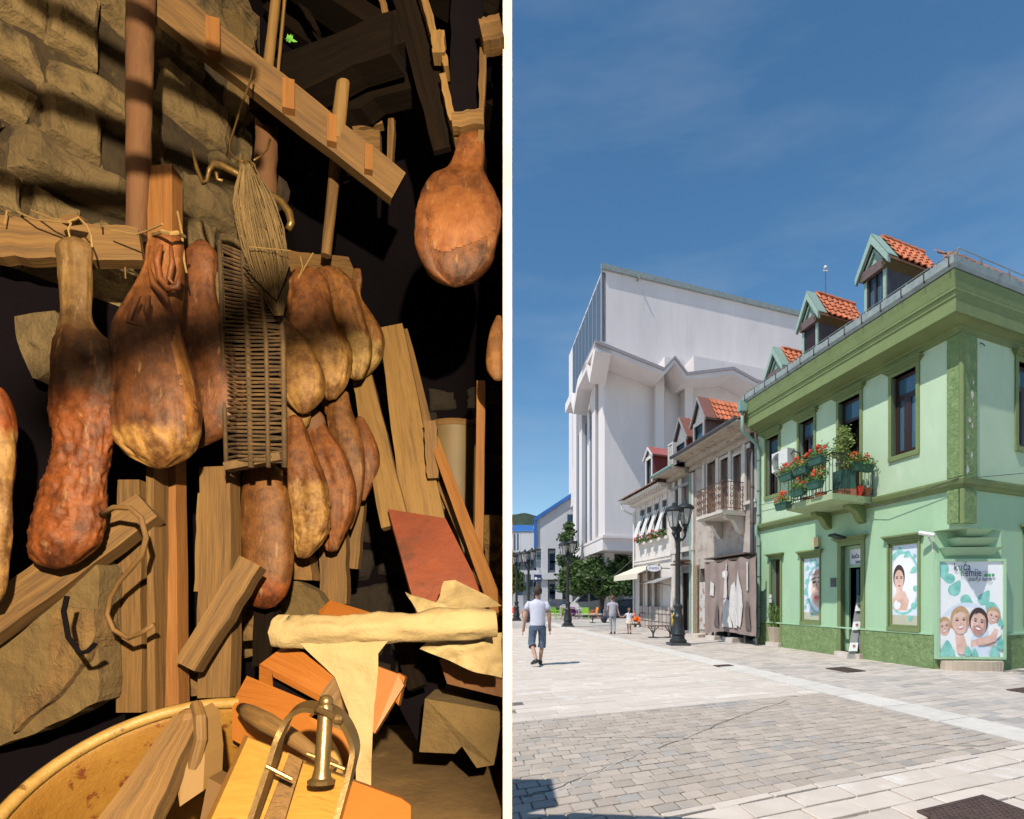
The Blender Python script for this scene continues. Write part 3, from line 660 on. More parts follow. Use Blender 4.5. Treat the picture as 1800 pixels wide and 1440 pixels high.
pr.poly([(.76, .33), (.94, .36), (.97, .24), (.86, .17), (.76, .20)], m_pwhite)
pr.poly([(.60, .18), (.80, .23), (.86, .30), (.92, .28), (.88, .17), (.72, .13), (.60, .12)], m_skin); pr.ell(.34, .07, .075, .045, m_skin, 12)
for x, y, r in ((.44, .045, .06), (.96, .12, .07), (.12, .03, .12), (.86, .03, .08), (.55, .03, .05), (.95, .35, .05)): pr.drop(x, y, r, m_pteal, 90)
pr.done()
LX, LZ = CH.u.to_3d(), (0, 0, 1)
def T(txt, x, y, size, m, xs=.62, bold=.008, shear=0): text(txt, CH.pt(.035 + 1.29 * x, .1025 + .0003 * pr.k, pz0 + fb + 2.0 * y), LX, LZ, size, m, bp, xs=xs, bold=bold, shear=shear)
T('k', .22, .905, .235, m_navy, .66); T('u', .292, .905, .235, m_pgreen, .66); T('ća', .365, .905, .235, m_navy, .66)
T('h', .325, .845, .235, m_pgreen, .66); T('emije', .395, .845, .235, m_navy, .66)
T('...', .69, .845, .40, m_pgreen, .85, .03); T('design ...', .67, .885, .05, m_zinc, .9, 0)
T('ljubav je hemija', .44, .795, .125, m_navy, .62, .004, .5)
mb = MB(); pts = []
for k in range(17):
    a = math.pi * k / 16; pts.append(CH.pt(.68 - .60 * math.cos(a), .07 + .30 * math.sin(a) ** .6, -.02))
mb.prism(pts, (0, 0, .215))
for k in range(1, 16): q = pts[k]; mb.tube([q + Vector((0, -.004, .0)), q + Vector((0, -.004, .20))], .006, 4)
mb.build('tiled_plinth', mat('beige_tile', (.50, .42, .32), (.44, .36, .27), scale=5, rough=.5, bump=.1), hs)
# --- wall furniture (things fixed to the house)
def wallbox(): pass
ac = thing('air_conditioner', 'white air conditioner box on the green wall beside the teal downpipe', 'air conditioner', G1.pt(5.2, 0, 5.5))
s0, z0 = G1.sz(1388, 803, .15); s1, z1 = G1.sz(1356, 772, .45)
sa, sb = G1.s_at(1389, .12), G1.s_at(1367, .12)
mb = MB(); G1.box(mb, 4.70, 5.50, .14, .46, 5.32, 5.88); body = mb.build('casing', m_white, ac)
mb = MB(); fc = G1.pt(5.17, .464, 5.6)
for r_ in (.21, .17, .13, .09, .05): mb.lathe(fc, [(r_, 0), (r_ + .008, .012), (r_ + .016, 0)], 20, axis=G1.n.to_3d())
mb.build('fan_grille', m_zinc, ac)
mb = MB()
for s in (4.8, 5.4): mb.beam(G1.pt(s, 0, 5.30), G1.pt(s, .5, 5.30), .03, .03); mb.beam(G1.pt(s, .02, 5.30), G1.pt(s, .02, 4.95), .03, .03); mb.beam(G1.pt(s, .03, 4.98), G1.pt(s, .42, 5.28), .02, .02)
mb.build('bracket', m_white, ac)
mb = MB(); mb.tube([G1.pt(4.72, .3, 5.7), G1.pt(4.60, .3, 5.78), G1.pt(4.5, .12, 5.70), G1.pt(4.6, .03, 5.4), G1.pt(4.55, .02, 4.2)], .022, 6); mb.build('hose', m_blackm, ac)
def small(px, py, name, label, cat, fn, fac=G1):
    s, z = fac.sz(px, py, .05); t = thing(name, label, cat, fac.pt(s, 0, z)); fn(t, s, z); return t
def f_lamp(t, s, z):
    mb = MB(); mb.tube([G1.pt(s, 0, z - .05), G1.pt(s, .25, z + .03)], .018, 6); mb.build('bracket', m_blackm, t)
    mb = MB(); mb.box(G1.pt(s, .33, z + .03), (.30, .30, .055), Matrix.Rotation(.3, 3, 'Y')); mb.build('lamp_head', m_blackm, t)
small(1484, 946, 'wall_lamp', 'flat black lamp on the green wall over the shop door', 'lamp', f_lamp)
def f_alarm(t, s, z):
    mb = MB(); G1.box(mb, s - .12, s + .12, 0, .10, z - .17, z + .10); mb.build('casing', mat('cream_box', (.62, .48, .26), (.55, .42, .22), rough=.5, bump=0), t)
    mb = MB(); mb.lathe(G1.pt(s, .05, z - .24), [(.03, 0), (.05, .04), (.05, .07)], 10); mb.build('beacon', m_slate, t)
small(1435, 951, 'alarm_box', 'small cream alarm box on the green wall above the first poster window', 'alarm box', f_alarm)
def f_plaque(t, s, z): mb = MB(); G1.box(mb, s - .11, s + .11, .0, .02, z - .12, z + .12); mb.build('plate', m_slate, t)
small(1463, 1024, 'wall_plaque', 'small dark square plaque left of the shop door', 'plaque', f_plaque)
def f_bell(t, s, z):
    mb = MB()
    for k in (0, 1): G1.box(mb, s - .07, s + .07, .036, .07, z - .1 + .14 * k, z + .02 + .14 * k)
    mb.build('buttons', m_white, t)
small(1354.5, 1054, 'door_bell', 'white pair of bell boxes beside the dark front door', 'door bell', f_bell)
def f_cctv(t, s, z):
    mb = MB(); mb.tube([G1.pt(s, 0, z - .15), G1.pt(s, .14, z - .02)], .02, 6); mb.tube([G1.pt(s, 0, z - .32), G1.pt(s, .02, z - .1)], .012, 5); mb.build('bracket', m_white, t)
    mb = MB(); mb.tube([G1.pt(s + .16, .26, z + .10), G1.pt(s - .12, .10, z + .02)], .045, 8); mb.build('camera_body', m_white, t)
small(1637, 944, 'security_camera', 'pale bullet camera on the green wall right of the woman poster', 'camera', f_cctv)
def f_cam2(t, s, z):
    mb = MB(); mb.ball(CH.pt(s, .10, z), .06, 10, 6); mb.tube([CH.pt(s, 0, z + .02), CH.pt(s, .1, z + .02)], .02, 6); mb.build('camera_body', m_white, t)
small(1694, 938, 'dome_camera', 'small round camera on the corner above the family poster', 'camera', f_cam2, CH)
def f_hook(t, s, z):
    mb = MB(); mb.tube([G2.pt(s, 0, z + .05), G2.pt(s, .06, z), G2.pt(s + .03, .08, z - .04), G2.pt(s + .06, .05, z)], .01, 5); mb.build('hook', m_blackm, t)
small(1727, 605, 'wall_hook', 'tiny black hook high on the pale green wall right of the corner', 'hook', f_hook, G2)
# --- downpipe
dp = thing('downpipe', 'teal rainwater downpipe where the green house meets the old house', 'downpipe', G1.pt(6.8, .1, 0))
mb = MB(); sp = 6.78
mb.box(G1.pt(sp, .78, 7.72), (.22, .22, .34)); mb.build('hopper', m_teal, dp)
mb = MB(); pth = [G1.pt(sp, .78, 7.6), G1.pt(sp, .78, 7.0), G1.pt(sp, .70, 6.88), G1.pt(sp - .05, .18, 6.55), G1.pt(sp - .05, .10, 6.4), G1.pt(sp - .05, .10, 4.0), G1.pt(sp - .02, .18, 3.85), G1.pt(sp - .02, .18, 3.6), G1.pt(sp - .05, .10, 3.45), G1.pt(sp - .05, .10, .25), G1.pt(sp - .05, .3, .12)]
mb.tube(pth, .055, 8); mb.build('pipe', m_teal, dp, smooth=True)
mb = MB()
for zz in (6.0, 5.0, 4.2, 3.2, 2.2, 1.2, .5): mb.tube([G1.pt(sp - .05, .1, zz), G1.pt(sp - .05, .1, zz + .03)], .066, 8)
mb.build('clamp', m_slate, dp)
# --- dormers
def dormer(apex, left, right, body, baseY, shut, lab):
    o = .10
    sA, zA = G1.sz(*apex, o); sL, zL = G1.sz(*left, o); sR, zR = G1.sz(*right, o); ze = (zL + zR) / 2
    b0, b1 = G1.s_at(body[1], o - .1), G1.s_at(body[0], o - .1); sA = (sL + sR) / 2
    t = tag(thing('dormer', lab, 'dormer', G1.pt(sA, 0, 8)), None); t.parent = hs; t.location = G1.pt(sA, 0, 8.0) - wloc(hs)
    for k in ('label', 'category'): del t[k]
    Lh = 1.9; zb = 7.9; zc = ze + .05
    # cheeks
    mb = MB(); G1.box(mb, b0, b0 + .05, -Lh, -.05, zb, zc); G1.box(mb, b1 - .05, b1, -Lh, -.05, zb, zc); mb.build('dormer_cheek', m_slate, t)
    # front: posts, shutter box, window
    mb = MB(); G1.box(mb, b0, b0 + .09, -.05, .0, zb, zc); G1.box(mb, b1 - .09, b1, -.05, .0, zb, zc); mb.build('dormer_post', m_dormteal, t)
    mb = MB(); G1.box(mb, b0 - .02, b1 + .02, -.02, .10, zc - .22, zc); mb.build('shutter_box', mat('shutter_box_brown', (.16, .11, .10), (.12, .08, .075), rough=.5, bump=.05), t)
    if shut:
        mb = MB()
        zz = zb + .25 if shut == 2 else zb
        while zz < zc - .24: G1.box(mb, b0 + .09, b1 - .09, -.05, -.03 + .01, zz, zz + .035); zz += .045
        mb.build('roller_shutter', m_brown, t)
        mb = MB(); G1.box(mb, b0 + .09, b1 - .09, -.12, -.10, zb, zc - .2); mb.build('pane', m_dark, t)
    else:
        mb = MB(); G1.box(mb, b0 + .09, b1 - .09, -.10, -.08, zb, zc - .2); mb.build('pane', m_glass, t)
        mb = MB(); mid = (b0 + b1) / 2
        for q in (b0 + .09, mid - .03, b1 - .15): G1.box(mb, q, q + .06, -.08, -.02, zb, zc - .22)
        mb.build('sash', m_brown, t)
    # gable
    mb = MB(); mb.prism([G1.pt(b0, -.02, zc), G1.pt(b1, -.02, zc), G1.pt(sA, -.02, zA - .15)], G1.n.to_3d() * -.06); mb.build('gable', m_dormteal, t)
    n3 = G1.n.to_3d(); hw = (sL - sR) / 2
    mb = MB()
    for sg in (1, -1):
        e = G1.pt(sA + sg * hw, o + .06, ze); a = G1.pt(sA, o + .06, zA)
        d = Vector((0, 0, -.22)); mb.prism([a, e, e + d * .8, a + d], n3 * -.10)
    mb.build('bargeboard', m_dormteal, t)
    mb = MB()
    for sg in (1, -1):
        e = G1.pt(sA + sg * (hw - .16), o - .05, ze - .02); a = G1.pt(sA, o - .05, zA - .32); d = Vector((0, 0, -.08)); mb.prism([a, e, e + d, a + d], n3 * -.06)
    mb.build('inner_moulding', m_dormteal, t)
    # roof boards, tiles, side eave gutters
    mb = MB()
    for sg in (1, -1):
        e = G1.pt(sA + sg * hw, o + .02, ze - .01); a = G1.pt(sA, o + .02, zA - .02)
        mb.prism([e, a, a + n3 * -Lh, e + n3 * -Lh], (0, 0, -.05))
    mb.build('roof_board', m_oldtile, t)
    for sg in (1, -1):
        mb = MB(); e = G1.pt(sA + sg * hw, o - .30, ze + .015); a = G1.pt(sA, o - .30, zA + .015)
        tiled(mb, e, n3 * -(Lh - .3), a - e, 7, 4, .05, .035); mb.build('tile_rows', m_tile, t, kind='stuff')
        mb = MB(); e2 = G1.pt(sA + sg * hw, o + .03, ze + .02); a2 = G1.pt(sA, o + .03, zA + .02); mb.prism([e2, a2, a2 + n3 * -.36, e2 + n3 * -.36], (0, 0, .02)); mb.build('verge_flashing', m_dormteal, t)
        mb = MB(); mb.prism([G1.pt(sA + sg * (hw - .02), o, ze - .04), G1.pt(sA + sg * (hw - .22), o, ze - .20), G1.pt(sA + sg * (hw - .25), o, ze - .04)], n3 * -Lh); mb.build('eave_box', m_stem, t)
    mb = MB()
    for k in range(5): mb.lathe(G1.pt(sA, -.25 - k * .32, zA + .05), [(.055, 0), (.075, -.33)], 8, axis=n3)
    mb.build('ridge_tiles', m_tile, t, kind='stuff')
dormer((1536, 411), (1505.5, 489), (1563, 450), (1519, 1557), 550, 0, 'd')
dormer((1421, 512.5), (1401, 576), (1440, 550), (1410, 1437), 640, 2, 'd')
dormer((1360, 611), (1344, 665), (1377, 643), (1353, 1375), 690, 1, 'd')
mb = MB(); an = P(1451, 470, 17); mb.tube([an, Vector((an.x, an.y, 8.5))], .016, 5)
t = thing('antenna_mast', 'thin antenna mast rising behind the second dormer', 'antenna', (an.x, an.y, 8.5)); mb.build('mast', m_slate, t)
mb = MB(); mb.ball(an, .05); mb.box(an + Vector((0, 0, -.1)), (.12, .03, .03)); mb.build('tip', m_white, t)
# --- balcony
bal = thing('balcony', 'green balcony', 'balcony', G1.pt(2.6, 0, 3.9)); bal.parent = hs; bal.location = G1.pt(2.6, 0, 3.9) - wloc(hs)
for k in ('label', 'category'): del bal[k]
BS0, BS1, BO = 1.69, 3.49, 1.5
mb = MB()
mb.prism([G1.pt(BS0, 0, 3.80), G1.pt(BS0, BO, 3.80), G1.pt(BS1, BO, 3.80), G1.pt(BS1 + .45, 0, 3.80)], (0, 0, .14))
mb.build('balcony_slab', mat('balcony_render', (.30, .38, .20), (.36, .45, .26), scale=4, rough=.9, bump=.4, c3=(.16, .13, .09), s3=4, t3=(.55, .68)), bal)
def bracket(s, mb):
    pr_ = [(0, 0), (.62, 0), (.62, -.07), (.54, -.11), (.40, -.13), (.28, -.22), (.20, -.34), (.08, -.42), (0, -.44)]
    mb.prism([G1.pt(s, o, 3.80 + z) for o, z in pr_], G1.u.to_3d() * .22)
for s in (1.98, 3.25): mb = MB(); bracket(s, mb); mb.build('bracket', m_trim, bal)
def rail(mbr, p, q, h, sp=.12, arch=False):
    p = Vector(p); q = Vector(q); n = max(2, int((q - p).length / sp)); up = Vector((0, 0, 1))
    mbr.tube([p + up * h, q + up * h], .016, 5); mbr.tube([p + up * .08, q + up * .08], .012, 5)
    for i in range(n + 1):
        b = p.lerp(q, i / n); mbr.tube([b + up * .08, b + up * h], .009, 4)
    if arch:
        m = max(1, n // 3)
        for i in range(m):
            c = p.lerp(q, (i + .5) / m) + up * (h - .30); d = (q - p).normalized(); pts = [c + d * (.13 * math.cos(a)) + up * (.17 * math.sin(a)) for a in [math.pi * k / 8 for k in range(9)]]
            mbr.tube(pts, .008, 4)
mb = MB(); zf = 3.94; h_ = .95
rail(mb, G1.pt(BS0 + .05, .02, zf), G1.pt(BS0 + .05, BO - .06, zf), h_, .13, True)
rail(mb, G1.pt(BS0 + .05, BO - .06, zf), G1.pt(BS1 - .03, BO - .06, zf), h_, .12, True)
rail(mb, G1.pt(BS1 - .03, BO - .06, zf), G1.pt(BS1 + .40, .02, zf), h_, .13)
mb.build('railing', m_blackm, bal)
m_box = mat('green_planter', (.02, .075, .055), (.03, .10, .07), scale=8, rough=.55, bump=.1)
m_terra = mat('terracotta', (.36, .13, .06), (.28, .10, .05), scale=8, rough=.8, bump=.2)
m_leaf = leafmat('geranium_leaf', (.10, .20, .035), (.20, .30, .08))
m_petal = mat('red_petal', (.75, .02, .015), (.80, .06, .03), scale=30, rough=.6, bump=0)
m_petal2 = mat('orange_petal', (.85, .10, .03), (.80, .06, .02), scale=30, rough=.6, bump=0)
def flowerbox(c, d, ln, lab, seed, nf=9, spread=.22, petal=None, hgt=.22, boxm=None, w_=.17):
    d = Vector(d).normalized(); n = Vector((0, 0, 1)).cross(d); c = Vector(c)
    t = thing('flower_box', lab, 'flower box', c, 'flower boxes on the green balcony')
    mb = MB(); a, b = ln / 2, w_ / 2
    mb.hexa([c - d * a * .88 - n * b * .75, c + d * a * .88 - n * b * .75, c + d * a * .88 + n * b * .75, c - d * a * .88 + n * b * .75,
             c - d * a - n * b + Vector((0, 0, .16)), c + d * a - n * b + Vector((0, 0, .16)), c + d * a + n * b + Vector((0, 0, .16)), c - d * a + n * b + Vector((0, 0, .16))])
    mb.beam(c - d * (a + .01) + Vector((0, 0, .165)), c + d * (a + .01) + Vector((0, 0, .165)), w_ + .03, .02, side=n); mb.build('trough', boxm or m_box, t)
    rg = random.Random(seed); bl = []
    for k in range(6): q = c + d * ln * (k / 5 - .5) * 1.05; bl.append((q.x + rg.uniform(-.05, .05), q.y, q.z + .20 + rg.uniform(0, hgt * .5), .13, .13, .12 + rg.random() * hgt * .5))
    leafcloud('leaves', bl, 420, .028, m_leaf, t, seed)
    mb = MB(); rs = np.random.RandomState(seed)
    for k in range(nf):
        q = c + d * rg.uniform(-ln * .55, ln * .55) + n * rg.uniform(-.1, .1) + Vector((0, 0, .24 + rg.uniform(0, hgt)))
        for j in range(26):
            v = Vector(rs.normal(size=3)); v.normalize(); e = q + v * .038 * rs.rand() ** .3 * 1.2; w2 = v.orthogonal().normalized() * .017; w3 = v.cross(w2)
            mb.add([e - w2, e + w3, e + w2, e - w3], [(0, 1, 2, 3)])
    mb.build('blossoms', petal or m_petal, t)
U3 = G1.u.to_3d(); N3 = G1.n.to_3d(); zt_ = zf + h_
flowerbox(G1.pt(3.35, BO + .08, zt_ - .34), U3, .55, 'green trough of red geraniums on the rail, farthest upper one', 3, 8)
flowerbox(G1.pt(2.75, BO + .08, zt_ - .30), U3, .55, 'green trough of red geraniums on the rail, middle of the upper three', 4, 12)
flowerbox(G1.pt(2.15, BO + .08, zt_ - .20), U3, .50, 'dark trough of dense red geraniums highest on the rail', 5, 13)
flowerbox(G1.pt(3.5, BO + .12, zf - .12), U3, .5, 'lowest hanging trough of orange-red geraniums at the far end of the balcony', 6, 10, petal=m_petal2)
flowerbox(G1.pt(2.85, BO + .10, zf + .12), U3, .5, 'lower green trough of geraniums in the middle of the balcony front', 7, 6, petal=m_petal2)
flowerbox(G1.pt(2.2, BO + .10, zf + .18), U3, .45, 'lower trough of geraniums nearest the balcony corner', 8, 5, petal=m_petal2)
flowerbox(G1.pt(BS0 - .06, .50, zt_ - .38), N3, .62, 'mid green trough of orange geraniums on the near side rail', 9, 9, petal=m_petal2)
t = thing('potted_tree', 'bushy small tree in a tall green planter at the balcony corner', 'potted plant', G1.pt(1.9, .95, zf))
mb = MB(); mb.box(G1.pt(1.92, .86, zf + .38), (.34, .34, .46), Matrix.Rotation(.1, 3, 'Z')); mb.build('planter', m_box, t)
mb = MB(); mb.box(G1.pt(1.92, .86, zf + .08), (.36, .36, .15), Matrix.Rotation(.1, 3, 'Z')); mb.build('saucer_block', m_terra, t)
q = G1.pt(1.92, .86, zf + .6); mb = MB(); mb.tube([q, q + Vector((.03, 0, .5)), q + Vector((.0, 0, .9))], [.02, .016, .008], 6); mb.build('stem', m_stem, t)
leafcloud('leaves', [(q.x, q.y, q.z + .78, .24, .24, .22), (q.x - .12, q.y, q.z + .45, .22, .22, .2), (q.x + .22, q.y, q.z + .32, .26, .22, .18), (q.x + .05, q.y, q.z + .15, .25, .2, .15), (q.x - .02, q.y, q.z + .98, .14, .14, .12)], 1300, .035, leafmat('citrus_leaf', (.16, .24, .05), (.34, .38, .13)), t, 11)
t = thing('red_bucket', 'red bucket with a white handle on the balcony floor', 'bucket', G1.pt(1.78, .55, zf))
c = G1.pt(1.83, .50, zf + .01); mb = MB(); mb.lathe(c, [(.10, 0), (.145, .22), (.15, .23), (.135, .22), (.09, .02)], 14); mb.build('pail', m_petal, t)
mb = MB(); mb.tube([c + Vector((.145 * math.cos(a), -.02, .21 + .17 * math.sin(a))) for a in [math.pi * (1 + k / 8) for k in range(9)]], .006, 4); mb.build('handle', m_white, t)
for k, (ss, oo, lb) in enumerate(((1.80, .22, 'terracotta pot on the balcony floor beside the red bucket'), (3.3, .85, 'terracotta pot low on the far end of the balcony floor'))):
    mb = MB(); mb.lathe(G1.pt(ss, oo, zf + .003), [(.09, 0), (.13, .18), (.145, .18), (.145, .22), (.12, .22), (.1, .15)], 12); mb.build('terracotta_pot', m_terra, label=lb, cat='pot')
t = thing('potted_bush', 'pale leafy bush in a pot behind the upper geranium troughs', 'potted plant', G1.pt(2.9, .7, zf))
mb = MB(); mb.lathe(G1.pt(2.9, .75, zf + .003), [(.10, 0), (.15, .28), (.13, .28)], 12); mb.build('pot', m_terra, t)
q = G1.pt(2.9, .75, zf + .3); mb = MB(); mb.tube([q, q + Vector((0, 0, .6))], [.015, .008], 5); mb.build('stem', m_stem, t)
leafcloud('leaves', [(q.x, q.y, q.z + .85, .2, .2, .28), (q.x, q.y, q.z + .55, .18, .18, .2)], 500, .035, leafmat('citrus_leaf', (.16, .24, .05), (.34, .38, .13)), t, 12)
# --- A-board, planter
sb = thing('leaflet_stand', 'tall silver leaflet stand with folded-out leg outside the shop door', 'display stand', G1.pt(1.9, .4, 0))
m_alu = mat('brushed_grey', (.40, .40, .39), (.34, .34, .33), scale=8, rough=.45, bump=.05, metal=.3)
b0 = G(1496, 1158); b1 = G(1518, 1156); Dm = b0.y
A0, A1 = P(1489, 1159, Dm), P(1504, 1159, Dm); T0, T1 = P(1507, 1047, Dm + .35), P(1517, 1046, Dm + .35)
A0.z = A1.z = 0
mb = MB(); mb.prism([A0, A1, T1, T0], (.02, .04, 0)); mb.build('panel', m_alu, sb)
mb = MB(); B0, B1 = P(1513, 1158, Dm + .1), P(1520, 1157, Dm + .1); B0.z = B1.z = 0; mm_ = A1.lerp(T1, .50); mb.prism([B0, B1, mm_ + Vector((.05, .03, .12)), mm_ + Vector((0, .03, .15))], (.0, .03, 0)); mb.beam(A1 + Vector((0, 0, .03)), B1 + Vector((0, 0, .03)), .03, .02); mb.build('back_leg', m_alu, sb)
for k, tt in enumerate((.22, .55, .85)):
    a_ = A0.lerp(T0, tt - .10); b_ = A1.lerp(T1, tt - .10); c_ = A1.lerp(T1, tt + .03); d_ = A0.lerp(T0, tt + .03); of = Vector((-.01, -.05, 0))
    mb = MB(); mb.prism([a_ + of, b_ + of, c_ + of, d_ + of], (0, .02, 0)); lf = mb.build('leaflet', m_pwhite, sb)
    mb = MB(); c0 = (a_ + b_ + c_ + d_) / 4 + of * 1.15
    mb.ball(c0, .035, 8, 5, sc=(1, .1, 1.2)); mb.build('leaflet_portrait', m_skin, sb)
    mb = MB(); mb.ball(c0 + Vector((0, -.004, .03)), .035, 8, 5, sc=(1, .1, .7)); mb.build('leaflet_print', m_lip, sb)
pt_ = G(1367, 1136)
t = thing('planter', 'square beige planter with spiky grass leaves by the front door', 'planter', pt_)
mb = MB(); c = pt_; h0, h1, hh = .17, .23, .60
mb.hexa([c + Vector(v) for v in ((-h0, -h0, 0), (h0, -h0, 0), (h0, h0, 0), (-h0, h0, 0), (-h1, -h1, hh), (h1, -h1, hh), (h1, h1, hh), (-h1, h1, hh))]); mb.build('pot', mat('beige_tile', (.5, .42, .32)), t)
mb = MB(); rg = random.Random(5)
for k in range(60):
    a = rg.uniform(0, 6.28); l = rg.uniform(.45, .95); tip = rg.uniform(.2, .6); d = Vector((math.cos(a), math.sin(a), 0)); sd = Vector((-d.y, d.x, 0)) * .014
    p0 = c + Vector((rg.uniform(-.12, .12), rg.uniform(-.12, .12), hh)); p1 = p0 + d * tip * .4 + Vector((0, 0, l * .7)); p2 = p0 + d * tip + Vector((0, 0, l * rg.uniform(.6, .95)))
    mb.add([p0 - sd, p0 + sd, p1 + sd, p1 - sd, p2], [(0, 1, 2, 3), (3, 2, 4)])
mb.build('leaves', m_leaf, t)
# ================================================================== OLD HOUSES ALONG THE STREET
m_plast = mat('peeling_pink_plaster', (.46, .40, .35), (.36, .30, .26), scale=2.5, rough=.95, bump=.5, bscale=20, c3=(.20, .16, .135), s3=2.5, t3=(.56, .68), bdist=.01)
m_pale = mat('dirty_white_plaster', (.60, .55, .49), (.50, .45, .40), scale=3, rough=.9, bump=.3, c3=(.28, .25, .22), s3=3, t3=(.6, .75))
m_soff = mat('stained_soffit', (.46, .40, .33), (.34, .28, .22), scale=4, rough=.9, bump=.3, c3=(.10, .08, .065), s3=2.2, t3=(.55, .7), st=(1, 1, 3))
m_rust = mat('rusty_iron', (.17, .085, .05), (.10, .055, .04), scale=18, rough=.85, bump=.4)
m_board = mat('weathered_board', (.27, .19, .15), (.18, .12, .095), scale=6, rough=.85, bump=.4, st=(6, 6, .8), c3=(.36, .29, .24), s3=3, t3=(.55, .7))
m_stonegr = mat('grey_stone_cladding', (.16, .16, .17), (.26, .255, .26), scale=5, rough=.9, bump=1.0, bscale=9, bdist=.05)
m_rust2 = mat('rusty_zinc', (.42, .40, .40), (.50, .47, .45), scale=5, rough=.6, bump=.2, c3=(.25, .10, .04), s3=4, t3=(.5, .62))
m_whwall = mat('white_house_render', (.66, .61, .565), (.60, .55, .51), scale=2, rough=.9, bump=.15)
m_wood3 = mat('old_timber', (.09, .06, .045), (.14, .10, .08), scale=8, rough=.9, bump=.4)
m_grey = mat('grey_paint', (.30, .30, .30), (.24, .24, .245), scale=6, rough=.7, bump=.1)

oh = thing('old_house', 'run-down old house with rusty balcony between the green house and the grey stone front', 'house', G1.pt(9, 0, 0))
SO0, SO1 = 6.88, G1.s_at(1222)
def opx(pl, pr, yt, yb):    # opening from pixel columns; rows taken at its centre
    s = G1.s_at((pl + pr) / 2); D = G1.D(s); return (G1.s_at(pr), G1.s_at(pl), EYE + (HZ - yb) / F * D, EYE + (HZ - yt) / F * D)
zoE = G1.sz(1304, 733, .9)[1]; z2E = G1.sz(1200, 805, .9)[1]
A1_, A2_, A3_, A4_ = opx(1244, 1259, 812, 915), opx(1268, 1281, 806, 915), opx(1290, 1304, 800, 915), opx(1313, 1328, 786, 878)
zfl = A1_[2]
A1_, A2_, A3_ = [(a, b, zfl, d) for a, b, c, d in (A1_, A2_, A3_)]
mb = MB(); G1.wall(mb, SO0, SO1, 3.1, zoE - .35, [A1_, A2_, A3_, A4_], th=.4); mb.build('upper_wall', m_plast, oh)
mb = MB(); G1.wall(mb, SO0, SO1, -.02, 3.1, [(SO0 + .15, SO1 - 1.9, .05, 2.75), (SO1 - 1.6, SO1 - .45, .3, 2.7)], th=.4); mb.build('lower_wall', m_plast, oh)
mb = MB(); G1.box(mb, SO0, SO1 + .4, .6, .95, zoE - .07, zoE + .0); G1.box(mb, SO0, SO1 + .4, -.1, .6, zoE - .12, zoE - .06); G1.box(mb, SO0, SO1 + .4, .0, .35, zoE - .3, zoE - .125); G1.box(mb, SO0, SO1 + .4, .0, .12, zoE - .5, zoE - .305); mb.build('eave_soffit', m_soff, oh)
mb = MB(); mb.tube([G1.pt(SO0 + .02, .98, zoE + .05), G1.pt(SO1 + .6, .98, zoE + .05)], .07, 6); mb.build('gutter', m_slate, oh)
mb = MB(); mb.quad(G1.pt(SO0, .9, zoE + .04), G1.pt(SO1 + .4, .9, zoE + .04), G1.pt(SO1 + .4, -4, zoE + 2.3), G1.pt(SO0, -4, zoE + 2.3)); mb.quad(G1.pt(SO0, -8, zoE), G1.pt(SO1 + .4, -8, zoE), G1.pt(SO1 + .4, -4, zoE + 2.3), G1.pt(SO0, -4, zoE + 2.3)); mb.build('roof', m_oldtile, oh)
for i, s in enumerate((SO0 + .05, A3_[0] - .32, A3_[1] + .1, A2_[1] + .1, A1_[1] + .15)):
    mb = MB(); G1.box(mb, s, s + .2, .001, .09, zfl, zoE - .5); mb.build('pilaster', m_pale, oh)
for i, o in enumerate((A1_, A2_, A3_)):
    mb = MB(); s0, s1, z0, z1 = o
    G1.box(mb, s0 - .09, s0, -.15, .05, z0, z1 + .1); G1.box(mb, s1, s1 + .09, -.15, .05, z0, z1 + .1); G1.box(mb, s0, s1, -.15, .05, z1, z1 + .1)
    fr = mb.build('balcony_door', m_pale, oh)
    for k in range(3): mb = MB(); wv = (s1 - s0) / 3; G1.box(mb, s0 + k * wv + .01, s0 + (k + 1) * wv - .01, -.24, -.2, z0, z1 - .02 - .1 * (k % 2)); mb.build('board', m_board, fr)
    mb = MB(); G1.box(mb, s0, s1, -.35, -.33, z0, z1); mb.build('room_shade_panel', m_dark, fr)
mb = MB(); G1.box(mb, SO0 + .1, SO1 + 8.5, -1.1, -.9, 0, 6.6); mb.build('interior_shade_wall', m_dark, oh)
s0, s1, z0, z1 = A4_
mb = MB(); zt4 = z0 + (z1 - z0) * .7
for a, c, d, e in ((s0, s0 + .08, z0, z1), (s1 - .08, s1, z0, z1), (s0 + .08, s1 - .08, z1 - .08, z1), (s0 + .08, s1 - .08, z0, z0 + .07), (s0 + .08, s1 - .08, zt4, zt4 + .08)): G1.box(mb, a, c, -.16, -.06, d, e)
fr = mb.build('window', m_board, oh)
mb = MB(); G1.box(mb, s0 + .08, s1 - .08, -.13, -.12, zt4 + .08, z1 - .08); mb.build('pane', m_glass, fr)
mb = MB(); G1.box(mb, s0 + .08, s1 - .08, -.14, -.11, z0 + .07, zt4); mb.build('board', m_board, fr)
mb = MB(); G1.box(mb, s0 - .15, s0, -.1, .05, z0 - .05, z1 + .15); G1.box(mb, s1, s1 + .15, -.1, .05, z0 - .05, z1 + .15); G1.box(mb, s0 - .15, s1 + .15, 0, .12, z0 - .15, z0 - .05); G1.box(mb, s0, s1, -.1, .05, z1, z1 + .15); mb.build('window_surround', m_pale, oh)
